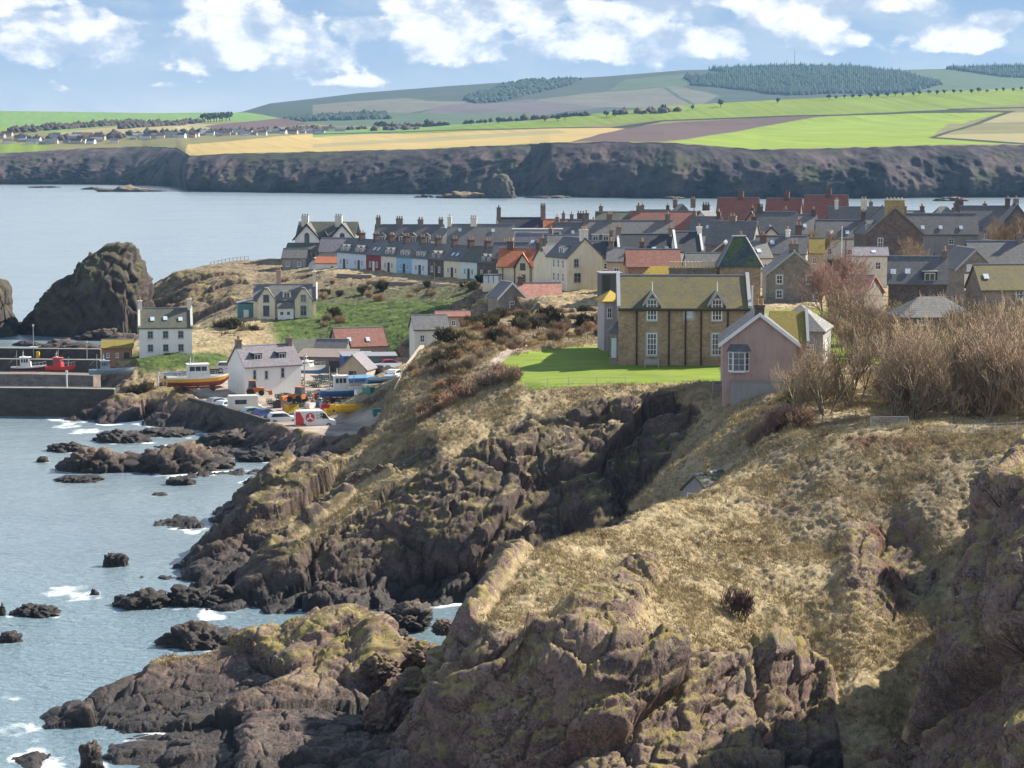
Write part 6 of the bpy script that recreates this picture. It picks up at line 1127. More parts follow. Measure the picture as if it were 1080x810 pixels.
def boat(name, u, d, vb, yaw, Ln, B, Hh, cols, label, cabin=None, mast=None, group=None, sheer=.35, rail=True, raise_=0):
    z = P(u, vb, d).z; root = empty(name, (X(u, d), d, z + raise_), math.radians(yaw), label=label, cat='boat', group=group)
    hull_mesh(Ln, B, Hh, cols, sheer).build('hull', [M[c] for c in cols] + [M['deck']], root)
    if cabin:
        x0, x1, w, h, cm_ = cabin; b = MB(); b.prism([(x0, Hh - .2), (x1, Hh - .2), (x1 - .15, Hh + h * .55), (x1 - .35, Hh + h), (x0 + .05, Hh + h)], 'y', -w / 2, w / 2); b.box(x0 - .15, x1 - .1, -w / 2 - .12, w / 2 + .12, Hh + h + .003, Hh + h + .1); c = b.build('wheelhouse', M[cm_], root)
        for k in range(3):
            xa = x0 + .2 + (x1 - x0 - .65) * k / 3; xb = xa + (x1 - x0 - .65) / 3 - .12
            for sy in (-1, 1): b = MB(); b.box(xa, xb, sy * (w / 2 + .012) - .012, sy * (w / 2 + .012) + .012, Hh + h * .5, Hh + h * .86); b.build('window', M['glass'], c)
        b = MB(); b.add([(x1 - .13, -w * .42, Hh + h * .58), (x1 - .13, w * .42, Hh + h * .58), (x1 - .31, w * .42, Hh + h * .93), (x1 - .31, -w * .42, Hh + h * .93)], [(0, 1, 2, 3)]); b.build('windscreen', M['glass'], c)
        b = MB(); b.tube((x0 + .5, 0, Hh + h), (x0 + .5, 0, Hh + h + 1.2), .05, .03, 6); b.tube((x0 + .5, -.5, Hh + h + .8), (x0 + .5, .5, Hh + h + .8), .03, .03, 5); b.box(x0 + .3, x0 + .75, -.3, .3, Hh + h + .1, Hh + h + .25); b.build('radar_mast', M['boat_white'], c)
    for m in (mast or []): b = MB(); b.tube((m[0], 0, Hh - .2), (m[0], 0, m[1]), .07, .04, 6); b.tube((m[0], 0, m[1] * .8), (m[0] - 1.2, 0, m[1] * .45), .03, .03, 5); b.build('mast', M['steel'], root)
    if rail:
        b = MB(); pts = [(Ln * f - Ln / 2, s_ * B * .46 * (1 - max(0, (f - .55) / .45) ** 2.2), Hh + sheer * (max(0, f - .3) / .7) ** 2 + .55) for s_ in (1,) for f in (.55, .68, .8, .9)] + [(Ln / 2 - .1, 0, Hh + sheer + .6)]
        pts += [(p[0], -p[1], p[2]) for p in pts[-2::-1]]; b.path(pts, .03, 5)
        for p in pts: b.tube((p[0], p[1], p[2] - .6), p, .025, .025, 5)
        b.build('rail', M['steel'], root)
    return root
def cradle(u, d, vb, yaw, Ln, w, label, h=.75):
    z = P(u, vb, d).z; o = empty('boat_trailer', (X(u, d), d, z), math.radians(yaw), label=label, cat='trailer'); b = MB()
    for sy in (-1, 1): b.box(-Ln / 2, Ln / 2, sy * w * .3 - .07, sy * w * .3 + .07, .42, .58)
    for x in (-Ln * .35, 0, Ln * .35): b.box(x - .08, x + .08, -w * .45, w * .45, .585, .70)
    b.build('frame', M['boat_red'], o)
    for x in (-Ln * .3, Ln * .3):
        for sy in (-1, 1): b = MB(); b.tube((x, sy * w * .42 - .1, .34), (x, sy * w * .42 + .1, .34), .34, .34, 12); b.build('wheel', M['rubber'], o)
    return o
cradle(207, 355, 412, 16, 7.4, 2.6, 'red-brown trailer under the yellow and white boat')
boat('motor_boat', 207, 355, 412, 16, 9.6, 3.2, 1.5, ('boat_white', 'boat_yellow', 'boat_red'), 'white and yellow motor boat on a trailer behind the sea wall', (-1.6, 1.8, 2.2, 1.9, 'boat_white'), [(-.6, 5.2)], raise_=.7)
boat('fishing_boat', 361, 338, 424, 12, 7.0, 2.6, 1.2, ('boat_white', 'boat_blue', 'boat_blue'), 'blue fishing boat with white wheelhouse ashore in the yard', (-1.4, .9, 1.7, 1.9, 'boat_white'), [(-2.0, 4.6), (1.6, 3.6)], raise_=.75)
cradle(361, 338, 424, 12, 5.4, 2.2, 'low trailer under the blue fishing boat')
o = boat('covered_boat', 376, 358, 407, 10, 6.4, 2.3, .9, ('tarp', 'boat_blue', 'boat_blue'), 'small boat under a pale blue cover', None, rail=False, raise_=.35)
b = MB(); b.add([(-3.1, -1.0, .9), (-3.1, 1.0, .9), (1.4, 1.15, 1.0), (3.1, 0, 1.15), (1.4, -1.15, 1.0), (-3.0, 0, 1.3), (1.5, 0, 1.45)], [(0, 4, 6, 5), (4, 3, 6), (3, 2, 6), (2, 1, 5, 6), (1, 0, 5)]); b.build('cover', M['tarp'], o)
boat('rowing_boat', 389, 352, 413, 4, 5.8, 1.7, .6, ('wood', 'boat_white', 'wood'), 'upturned-looking tan rowing boat lying below the covered one', None, rail=False, raise_=.2)
boat('yacht', 324, 372, 398, -20, 6.2, 2.1, 1.2, ('boat_white', 'boat_white', 'boat_blue'), 'white boat hull standing behind the yard cottage', (-.8, .8, 1.4, .8, 'boat_white'), None, raise_=.6)
boat('inflatable_boat', 116, 378, 398, 14, 7.4, 2.6, .8, ('rib', 'rib', 'rib'), 'grey inflatable boat drawn up at the inner quay end', (-1.8, -.2, 1.2, 1.4, 'rib'), [(-2.4, 3.4)], rail=False, raise_=.5)
boat('harbour_boat', 28, 393, 393, 6, 6.0, 2.2, 1.0, ('boat_white', 'dtrim', 'boat_red'), 'dark-hulled boat with white wheelhouse in the inner harbour', (-1.4, .5, 1.5, 1.6, 'boat_white'), [(-2.0, 3.8)])
boat('harbour_boat', 62, 392, 393, -8, 5.2, 2.0, 1.0, ('signal_red', 'signal_red', 'boat_red'), 'bright red boat with red tower in the inner harbour', (-1.2, .4, 1.3, 1.5, 'signal_red'), [(-.4, 4.6), (1.4, 2.8)])
boat('rowing_boat', 402, 345, 407, 30, 5.0, 1.9, .8, ('boat_white', 'tarp', 'boat_blue'), 'pale blue dinghy parked beside the rear cars', None, rail=False, raise_=.4)
boat('dinghy', 246, 366, 398, 70, 5.6, 2.0, 1.0, ('boat_white', 'boat_white', 'boat_red'), 'white dinghy stern seen between the yellow boat and the cottage', (-.8, .6, 1.3, 1.3, 'boat_white'), None, raise_=.5)
boat('dinghy', 188, 368, 402, 24, 5.5, 2.0, .9, ('tarp', 'boat_white', 'boat_blue'), 'pale dinghy with blue cover left of the yellow boat', None, rail=False, raise_=.5)
o = boat('work_boat', 369, 327, 436, 10, 4.4, 1.9, 1.1, ('yellow', 'yellow', 'yellow'), 'bright yellow open boat in front of the blue fishing boat', None, rail=False, raise_=.1)
# ------------------------------------------------------------------ vehicles
def car_shape(kind):
    if kind == 'van': return dict(L=5.7, W=2.0, body=[(-2.85, .35), (2.8, .35), (2.85, .8), (2.75, 1.05), (1.95, 1.25), (1.3, 2.15), (1.0, 2.45), (-2.7, 2.5), (-2.85, 2.3)], win=[(1.42, 1.35), (1.82, 1.3), (1.2, 2.1), (.55, 2.1), (.55, 1.35)], ws=((1.93, 1.30), (1.30, 2.13)), wb=1.75, r=.36)
    if kind == 'suv': return dict(L=4.5, W=1.85, body=[(-2.2, .35), (2.2, .35), (2.25, .75), (2.1, .98), (1.05, 1.1), (.35, 1.62), (-.1, 1.72), (-1.8, 1.68), (-2.15, 1.15), (-2.25, .8)], win=[(-1.85, 1.1), (.85, 1.1), (.25, 1.55), (-1.65, 1.55)], ws=((1.02, 1.12), (.38, 1.60)), wb=1.35, r=.35)
    if kind == 'camper': return dict(L=5.2, W=2.1, body=[(-2.6, .4), (2.5, .4), (2.6, .9), (2.3, 1.2), (1.9, 1.3), (1.75, 2.1), (1.9, 2.5), (1.7, 2.75), (-2.5, 2.75), (-2.6, 2.5)], win=[(-1.6, 1.5), (.1, 1.5), (.1, 2.15), (-1.6, 2.15)], ws=((1.93, 1.38), (1.78, 2.1)), wb=1.55, r=.35)
    return dict(L=4.1, W=1.72, body=[(-2.0, .3), (2.0, .3), (2.05, .65), (1.95, .85), (.95, .97), (.25, 1.42), (-.2, 1.48), (-1.3, 1.44), (-1.9, .98), (-2.05, .7)], win=[(-1.6, .98), (.78, .98), (.2, 1.36), (-1.2, 1.36)], ws=((.92, .99), (.28, 1.40)), wb=1.25, r=.31)
M['tyre'] = M['rubber']; M['lamp'] = plain('headlamp', (.6, .62, .63), .15, .05); M['tail'] = plain('tail_lamp', (.35, .02, .02), .3, .05)
def paint(name, c): return plain(name, c, .25, .06, .6, spec=.6)
def car(kind, u, d, vb, yaw, col, label, name='parked_car', cat='car', group='vehicles parked in the harbour yard'):
    s = car_shape(kind); z = P(u, vb, d).z; root = empty(name, (X(u, d), d, z), math.radians(yaw), label=label, cat=cat, group=group); W = s['W']; b = MB(); bd = s['body']; n = len(bd)
    inn = lambda p: W / 2 - max(0, p[1] - .9) * (.16 if kind not in ('van', 'camper') else .05)
    vs = [(p[0], -inn(p), p[1]) for p in bd] + [(p[0], inn(p), p[1]) for p in bd]; b.add(vs, [tuple(range(n)), tuple(range(n, 2 * n))[::-1]] + [(i, n + i, n + (i + 1) % n, (i + 1) % n) for i in range(n)])
    o = b.build('body', col, root); bv = o.modifiers.new('edge', 'BEVEL'); bv.width = .07; bv.segments = 2; bv.limit_method = 'ANGLE'
    w = s['win']
    for sy in (-1, 1): b = MB(); b.add([(p[0], sy * (inn(p) + .012), p[1]) for p in w], [tuple(range(len(w)))]); b.build('side_window', M['glass'], root)
    (x0, z0), (x1, z1) = s['ws']; b = MB(); b.add([(x0 + .02, -inn((0, z0)) + .1, z0 + .03), (x0 + .02, inn((0, z0)) - .1, z0 + .03), (x1 + .03, inn((0, z1)) - .1, z1), (x1 + .03, -inn((0, z1)) + .1, z1)], [(0, 1, 2, 3)]); b.build('windscreen', M['glass'], root)
    for x in (-s['wb'], s['wb']):
        for sy in (-1, 1):
            b = MB(); b.tube((x, sy * (W / 2 - .2), s['r']), (x, sy * (W / 2 + .02), s['r']), s['r'], s['r'], 16); wl = b.build('wheel', M['tyre'], root); b = MB(); b.tube((x, sy * (W / 2 + .021), s['r']), (x, sy * (W / 2 + .035), s['r']), s['r'] * .6, s['r'] * .55, 12); b.build('rim', M['steel'], wl)
    xf, xr = max(p[0] for p in bd), min(p[0] for p in bd)
    for sy in (-1, 1):
        b = MB(); b.box(xf - .12, xf + .015, sy * W * .36 - .16, sy * W * .36 + .16, .68, .84); b.build('headlight', M['lamp'], root); b = MB(); b.box(xr - .015, xr + .1, sy * W * .4 - .1, sy * W * .4 + .1, .75, 1.0); b.build('tail_light', M['tail'], root)
    return root
van = car('van', 331, 321.5, 451, 13, paint('van_white', (.74, .74, .73)), 'white delivery van with red rear and round red emblem', 'delivery_van', 'van')
b = MB(); b.prism([(-2.87, .5), (-1.75, .5), (-1.75, 1.35), (-2.3, 2.35), (-2.87, 2.35)], 'y', -1.02, -.95); b.build('red_panel', M['signal_red'], van)
b = MB(); b.tube((-.85, -1.02, 1.55), (-.85, -.9, 1.55), .62, .62, 24); e = b.build('emblem', M['signal_red'], van)
b = MB()
for a in (90, 210, 330): dx, dz = math.cos(math.radians(a)), math.sin(math.radians(a)); px, pz = -dz * .1, dx * .1; b.prism([(-.85 + px, 1.55 + pz), (-.85 - px, 1.55 - pz), (-.85 + dx * .5 - px, 1.55 + dz * .5 - pz), (-.85 + dx * .5 + px, 1.55 + dz * .5 + pz)], 'y', -1.035 - a * 1e-5, -1.021)
b.build('emblem_mark', M['boat_white'], e)
b = MB()
for k, (x0, x1) in enumerate(((.1, .42), (.5, .8), (.88, 1.0), (.1, .55), (.62, .95))): b.box(x0 - .1, x1 - .1, -1.015, -.95, 1.72 - .36 * (k // 3), 1.94 - .36 * (k // 3))
b.build('lettering', plain('grey_lettering', (.45, .50, .47), .6, .05), van)
car('suv', 297, 326.5, 447, 16, paint('suv_white', (.70, .71, .72)), 'white car parked just left of the delivery van')
car('hatch', 279, 331, 441, 40, paint('car_blue', (.03, .07, .22)), 'dark blue car nose-out between the teal car and the white car')
car('hatch', 266, 334, 439.5, 30, paint('car_teal', (.28, .40, .40)), 'pale teal car parked beside the dark blue car')
car('camper', 257, 340.5, 436, 12, paint('camper_cream', (.70, .68, .60)), 'cream camper van behind the sea wall', 'camper_van', 'camper van')
car('hatch', 236, 344.5, 432, 60, paint('car_silver', (.50, .55, .60)), 'silver car beside the left end of the camper van')
car('hatch', 229, 347, 429, 40, paint('car_grey', (.30, .35, .38)), 'leftmost grey-green car of the parked row by the sea wall')
car('suv', 241, 385, 396 - 4, -6, paint('car_pale', (.60, .58, .52)), 'pale car on the upper road behind the yellow boat', group='cars on the upper yard')
car('hatch', 411, 352, 405, 80, paint('car_skyblue', (.30, .45, .60)), 'light blue car tucked against the brown hill')
car('hatch', 416, 362, 399, 70, paint('car_white2', (.66, .67, .68)), 'white car at the back of the yard by the hill')
car('hatch', 405, 372, 394, 60, paint('car_black', (.06, .06, .07)), 'dark car at the back of the yard by the sheds')
car('hatch', 412, 384, 388, 20, paint('car_red', (.35, .06, .06)), 'reddish car highest up the yard road')
# ------------------------------------------------------------------ sheds and yard clutter
r = house(382, 402, 8.8, 6, 4.3, 7.2, 'pink', 'redtile', 20, vb=391, label='red-roofed boathouse with pink gable above the yard sheds', name='boathouse', wins=[('r', -.8, 1.7, .8, 1.4, dict(frame='dtrim')), ('r', .9, 1.7, .8, 1.4, dict(frame='dtrim')), ('f', -2.5, 2.4, 1.6, 1.1, dict(frame='bluedoor')), ('f', 1.0, 2.4, 1.6, 1.1, dict(frame='dtrim'))], skys=[(-2.2, .35), (1.2, .33)], trim='dtrim')
def shed(name, u, d, vb, w, dp, h0, h1, yaw, wall, roof, label, door=None, cat='shed'):
    z = P(u, vb, d).z; o = empty(name, (X(u, d), d, z), math.radians(yaw), label=label, cat=cat); b = MB(); b.prism([(0, -1.5), (dp, -1.5), (dp, h1), (0, h0)], 'x', -w / 2, w / 2); b.build('wall', wall, o)
    b = MB(); b.prism([(-.3, h0 - .05), (dp + .3, h1 + .02), (dp + .3, h1 + .14), (-.3, h0 + .08)], 'x', -w / 2 - .25, w / 2 + .25); b.build('roof', roof, o)
    for (x, ww, hh, m) in (door or []): b = MB(); b.box(x - ww / 2, x + ww / 2, -.05, .04, .05, hh); b.build('door', M[m], o)
    return o
shed('blue_shed', 378, 386, 398, 5.2, 4, 3.6, 3.9, 14, M['skip'], M['lead'], 'bright blue shed under the red-roofed boathouse', [(-1.2, 1.6, 2.6, 'door')])
shed('net_store', 397, 385, 397, 6.4, 4, 3.4, 3.6, 8, plain('teal_sheeting', (.13, .19, .20), .6), M['lead'], 'grey-teal sheeted store right of the blue shed', [(.6, 2.2, 2.4, 'dtrim')])
shed('workshop', 400, 372, 404, 7, 4, 2.5, 2.7, 6, M['cream'], M['lead'], 'low cream workshop with blue doors and flat grey roof', [(-1.6, 1.4, 2.0, 'bluedoor'), (.3, 1.4, 2.0, 'bluedoor'), (2.2, 1.4, 2.0, 'bluedoor')])
r = gabled(371, 366, 4.6, 5, 2.0, 4.2, vb=403, yaw=-14, wall='tan', roof='lilacslate', label='small tan gabled shed behind the blue fishing boat', name='shed', cat='shed', doors=[('l', 0, 1.2, 1.8, 'door')])
shed('long_shed', 341, 392, 394, 9.5, 6, 2.8, 3.6, -8, M['stone'], plain('rusty_roof', (.20, .16, .145), .9, .2), 'long brown lean-to shed right of the yard cottage', [(2, 2.2, 2.2, 'door')])
shed('long_shed', 320, 412, 386, 8.5, 6, 2.4, 4.2, -10, M['stone'], M['greenslate'], 'green-grey sloping shed roof behind the yard cottage', [(0, 1.2, 1.9, 'door')])
r = house(346, 398, 5.5, 5, 2.2, 4.3, 'stone', 'slate2', -12, vb=386, label='small pale slate shed left of the red-roofed boathouse', name='shed', cat='shed', wins=[('f', 0, .6, .8, .9)])
r = house(455, 338, 5.0, 6, 2.8, 4.6, 'offwhite', 'slate', 10, vb=368, label='grey slate cottage peeping over the brown hill edge', wins=[('f', -1.4, 1, .7, 1.1), ('r', 0, 1.6, .7, 1)], base=4)
r = house(478, 350, 5.0, 4, 1.8, 2.4, 'tan', 'redtile', 6, vb=347, label='low pink-roofed outhouse above the grey slate cottage', wins=[('f', 0, .5, .7, .8)])
o = empty('skip', (X(410, 330), 330, P(410, 436, 330).z), .3, label='large blue skip at the foot of the brown hill', cat='skip'); b = MB(); b.prism([(-1.3, 0), (1.3, 0), (1.6, 2.4), (-1.6, 2.4)], 'y', -1, 1); b.build('body', M['skip'], o); b = MB(); b.box(-1.7, 1.7, -1.08, 1.08, 2.4, 2.5); b.build('rim', M['skip'], o)
for k in range(4): b = MB(); b.box(-1.2 + k * .75, -1.08 + k * .75, -1.09, -1.0, .1, 2.39); b.build('rib', M['skip'], o)
o = empty('bin', (X(399, 322), 322, P(399, 443, 322).z), .2, label='green lidded bin with pale label in front of the blue skip', cat='bin'); b = MB(); b.prism([(-.8, .15), (.8, .15), (.95, 1.4), (-.95, 1.4)], 'y', -.6, .6); b.build('body', M['green'], o); b = MB(); b.prism([(-1, 1.41), (1, 1.41), (.9, 1.62), (-.9, 1.62)], 'y', -.65, .65); b.build('lid', M['green'], o); b = MB(); b.box(-.3, .2, -.62, -.59, .6, 1.1); b.build('label_plate', M['boat_white'], o)
for x in (-.7, .7): b = MB(); b.tube((x, -.5, .12), (x, .5, .12), .12, .12, 8); b.build('wheel', M['rubber'], o)
def digger(u, d, vb, yaw, label):
    o = empty('loader', (X(u, d), d, P(u, vb, d).z), math.radians(yaw), label=label, cat='tractor'); b = MB(); b.prism([(-1.2, .5), (1.2, .5), (1.3, 1.1), (.2, 1.25), (-1.2, 1.2)], 'y', -.55, .55); b.build('body', M['orange'], o); b = MB(); b.prism([(-1.1, 1.2), (.1, 1.26), (0, 2.2), (-1.0, 2.2)], 'y', -.5, .5); c = b.build('cab', M['glass'], o); b = MB(); b.box(-1.1, .1, -.55, .55, 2.21, 2.3); b.build('cab_roof', M['orange'], c)
    for x, r in ((-.8, .55), (.85, .42)):
        for sy in (-1, 1): b = MB(); b.tube((x, sy * .58, r), (x, sy * .82, r), r, r, 14); b.build('wheel', M['rubber'], o)
    b = MB(); b.tube((.6, 0, 1.1), (2.0, 0, .5), .1, .1, 6); b.prism([(2.0, .1), (2.5, .15), (2.4, .8), (2.0, .7)], 'y', -.8, .8); b.build('bucket', M['orange'], o)
digger(268, 347, 417, 10, 'small orange loader parked against the yard cottage')
digger(312, 338, 424, 150, 'yellow-orange loader in the gear pile right of the yard cottage')
# lobster pots, crates, nets and buoys in heaps
def creel():
    o = MB(); 
    for x in (-.35, 0, .35): o.path([(x, .25 * math.cos(a), .05 + .42 * math.sin(a)) for a in np.linspace(0, PI, 7)], .03, 4)
    for a in np.linspace(0, PI, 6): o.tube((-.36, .25 * math.cos(a), .05 + .42 * math.sin(a)), (.36, .25 * math.cos(a), .05 + .42 * math.sin(a)), .025, .025, 4)
    o.box(-.38, .38, -.27, .27, 0, .06); return o
cr = creel().build('lobster_pot', M['net']); tag(cr, 'dark netted lobster pot in the heaps of gear by the boats', 'lobster pot', 'lobster pots heaped in the boat yard')
first = True
for (u, d, n, wx, wy) in ((300, 347, 22, 3.0, 2), (338, 345, 26, 4.2, 2.4), (322, 352, 22, 3.5, 2), (385, 341, 22, 2.8, 2), (330, 372, 20, 4, 2), (352, 380, 14, 3, 2)):
    for k in range(n):
        o = cr if first else cr.copy()
        if not first: COL.objects.link(o)
        first = False; x, y = X(u, d) + random.uniform(-wx, wx), d + random.uniform(-wy, wy); o.location = (x, y, H(x, y) + .06 + .42 * (k % 3)); o.rotation_euler = (0, 0, random.uniform(0, 3)); o.scale = (1.2, 1.3, 1.1)
def crate(u, d, m, lab, s=1.0):
    b = MB(); b.box(-.4, .4, -.3, .3, 0, .08); b.box(-.4, .4, -.3, -.25, .08, .5); b.box(-.4, .4, .25, .3, .08, .5); b.box(-.4, -.35, -.25, .25, .08, .5); b.box(.35, .4, -.25, .25, .08, .5); o = b.build('fish_box', m); x = X(u, d); o.location = (x, d, H(x, d) + .03); o.rotation_euler = (0, 0, random.uniform(0, 3)); o.scale = (s, s, s); return tag(o, lab, 'crate', 'fish boxes in the boat yard')
FB = [(306, 337, 'yellow', 'large yellow box beside the yellow-orange loader', 2.2), (302, 340, 'signal_red', 'red box left of the yellow loader', 1.6), (345, 329, 'yellow', 'yellow box near the front of the blue boat', 1.6), (352, 330, 'yellow', 'yellow box right beside the matching one at the blue boat', 1.5), (388, 331, 'green', 'green box among pots near the blue skip', 1.8), (378, 333, 'boat_white', 'white box by the yellow open boat', 1.5), (333, 343, 'boat_blue', 'blue box in the pot heap behind the van', 1.6), (341, 340, 'signal_red', 'red box in the pot heap behind the van', 1.5), (326, 342, 'boat_white', 'pale box at the left of the pot heap', 1.6), (292, 343, 'dtrim', 'black box against the cottage gable', 2.0), (318, 347, 'tarp', 'light blue box far behind the van', 1.5), (393, 340, 'orange', 'orange box in the right pot heap', 1.4), (352, 350, 'boat_white', 'white box behind the wheelhouse of the blue boat', 2.0), (344, 352, 'boat_white', 'white tub at the back of the pot heap', 2.0), (334, 355, 'signal_red', 'small red tub at the very back of the gear', 1.5)]
for u, d, m, l_, s in FB: crate(u, d, M[m], l_, s)
def buoy(u, d, m, lab, r=.35):
    b = MB(); n, k = 10, 6; vs = [(0, 0, -r)] + [(r * math.sin(PI * j / k) * math.cos(2 * PI * i / n), r * math.sin(PI * j / k) * math.sin(2 * PI * i / n), -r * math.cos(PI * j / k)) for j in range(1, k) for i in range(n)] + [(0, 0, r * 1.25)]
    fs = [(0, 1 + (i + 1) % n, 1 + i) for i in range(n)] + [(1 + j * n + i, 1 + j * n + (i + 1) % n, 1 + (j + 1) * n + (i + 1) % n, 1 + (j + 1) * n + i) for j in range(k - 2) for i in range(n)] + [(1 + (k - 2) * n + i, 1 + (k - 2) * n + (i + 1) % n, len(vs) - 1) for i in range(n)]
    b.add(vs, fs, 0, True); b.tube((0, 0, r), (0, 0, r * 1.6), .06, .06, 6); o = b.build('buoy', M[m]); x = X(u, d); o.location = (x, d, H(x, d) + r); return tag(o, lab, 'buoy', 'buoys among the gear')
for k, (u, d) in enumerate([(308, 349), (329, 346), (336, 349), (343, 347), (383, 343), (390, 344), (380, 339), (315, 353)]): buoy(u, d, ['signal_red', 'orange', 'boat_white', 'signal_red'][k % 4], ['red buoy in the leftmost pot heap', 'orange buoy behind the delivery van', 'white buoy behind the delivery van', 'red buoy at the stern of the blue boat', 'red buoy in the right-hand heap', 'orange buoy at the right edge of the right-hand heap', 'white buoy at the front of the right-hand heap', 'small red buoy far back near the white hull'][k], .45)
# poles, posts and lamps
def pole(name, u, d, vb, h, r, m, lab, cat='pole', arm=None, top=None):
    o = empty(name, (X(u, d), d, P(u, vb, d).z), 0, label=lab, cat=cat); b = MB(); b.tube((0, 0, -1), (0, 0, h), r, r * .7, 8); b.build('post', M[m], o)
    if arm: b = MB(); b.box(-arm, arm, -.07, .07, h - .6, h - .45); b.build('crossarm', M['wood'], o)
    if top: b = MB(); b.box(-top, top, -top, top, h, h + top * 2.4); b.build('lamp', M['lamp'], o)
    return o
pole('lamp_post', 68, 360, 410, 2.5, .14, 'boat_white', 'short white post on the outer harbour wall', 'post', top=.16); pole('lamp_post', 165, 362, 412, 2.6, .12, 'boat_white', 'short white post on the overgrown promontory', 'post', top=.16); pole('light_pole', 33.5, 430, 379, 6.2, .09, 'steel', 'thin tall light pole on the back pier', 'pole', top=.14); pole('light_pole', 90, 426, 380, 3.2, .1, 'steel', 'shorter pole near the shore end of the back pier', 'pole', top=.14); pole('utility_pole', 129, 420, 374, 6.0, .14, 'wood', 'wooden pole beside the orange store', 'pole')
pole('utility_pole', 887.5, 405, 277, 6.4, .09, 'boat_white', 'thin white pole standing before the white cottage', 'pole'); pole('utility_pole', 339, 408, 388, 6.5, .12, 'wood', 'wooden pole behind the yard sheds', 'pole', .6); pole('utility_pole', 458, 470, 308, 6.0, .12, 'wood', 'pole in the gardens below the terrace', 'pole', .5); pole('utility_pole', 320, 352, 420, 6.8, .1, 'steel', 'thin steel pole at the corner of the yard cottage', 'pole'); pole('utility_pole', 631, 390, 299, 5.5, .12, 'wood', 'pole right of the cream gabled house', 'pole', .5); pole('utility_pole', 1036, 330, 330, 8, .1, 'wood', 'leaning pole among the roofs on the right', 'pole', .5)
wa, wb_ = P(890, 310, 300), P(1110, 309, 300); b = MB(); b.path([tuple(wa.lerp(wb_, k / 12) - Vector((0, 0, 1.0 * (1 - (k / 6 - 1) ** 2) * .5))) for k in range(13)], .035, 4); tag(b.build('overhead_wire', M['dtrim']), 'thin dark overhead wire crossing above the scrub on the right', 'wire'); pole('utility_pole', 890, 300, 345, P(890, 309, 300).z - P(890, 345, 300).z, .09, 'wood', 'slim pole holding the overhead wire behind the rosy tree', 'pole')
pole('navigation_light', 38, 429, 380, 1.6, .5, 'yellow', 'stout yellow light box on the back pier', 'beacon')
# fences
def fence(name, pts, h, lab, rails=3, post_gap=2.2, m='wood', r=.05, cat='fence'):
    o = empty(name, pts[0], 0, label=lab, cat=cat); o0 = Vector(pts[0]); seg = []; b = MB(); posts = []
    for p, q in zip(pts, pts[1:]):
        p, q = Vector(p), Vector(q); n = max(1, round((q - p).length / post_gap))
        for k in range(n): posts.append(p.lerp(q, k / n))
    posts.append(Vector(pts[-1])); posts = [Vector((p.x, p.y, H(p.x, p.y))) - o0 for p in posts]
    for p in posts: q = MB(); q.tube(p + Vector((0, 0, -.4)), p + Vector((0, 0, h)), r, r * .85, 6); q.build('post', M[m], o)
    for k in range(rails):
        q = MB(); q.path([p + Vector((0, 0, h * (.3 + .62 * k / max(1, rails - 1)))) for p in posts], r * .45, 4); q.build('rail', M[m], o)
    return o
fence('wire_fence', [G(985, 197.5), G(1030, 196), G(1100, 192)], 1.15, 'grey post and wire fence along the cliff top at right', 4, 2.4, 'steel')
fence('wire_fence', [G(222, 559), G(246, 560), G(262, 561)], 1.3, 'pale paling fence on the crest of the far bluff', 2, .9, 'gtrim', .1)
fence('wire_fence', [G(556, 238.5), G(600, 239), G(660, 239)], 1.0, 'thin wire fence along the lawn edge above the cliff', 3, 2.4, 'gtrim', .035)
fence('wire_fence', [G(835, 208), G(870, 207), G(905, 208)], 1.0, 'weathered rail fence left of the metal hurdle', 2, 2.2, 'wood', .06)
fence('wire_fence', [G(545, 285), G(580, 284), G(640, 286)], 1.1, 'dark fence on the brown hill behind the lawn', 2, 2.4, 'wood', .06)
o = empty('metal_hurdle', G(941, 200.5), .03, label='galvanised metal gate panel leaning at the cliff-top edge', cat='gate'); b = MB(); b.path([(-1.65, 0, .05), (1.65, 0, .05), (1.65, 0, 1.25), (-1.65, 0, 1.25), (-1.65, 0, .05)], .035, 6); b.build('frame', M['steel'], o)
b = MB()
for k in range(26): x = -1.6 + 3.2 * (k + .5) / 26; b.tube((x, 0, .05), (x, 0, 1.25), .018, .018, 4)
for k in range(5): b.tube((-1.65, .01, .25 + k * .2), (1.65, .01, .25 + k * .2), .014, .014, 4)
b.build('mesh_panel', M['steel'], o)
# hut in the gully
r = gabled(735, 204, 2.6, 4.2, 1.9, 3.1, vb=539, yaw=-38, wall='grey', roof='greenslate', label='little green-roofed hut hidden in the gully', name='hut', cat='hut', chim=[(-.4, .45, .6, 4.1, 1, 'yellowchim')], wins=[('l', .5, .6, .6, 1.0), ('l', -.5, .6, .6, 1.0)])
bpy.context.view_layer.update()
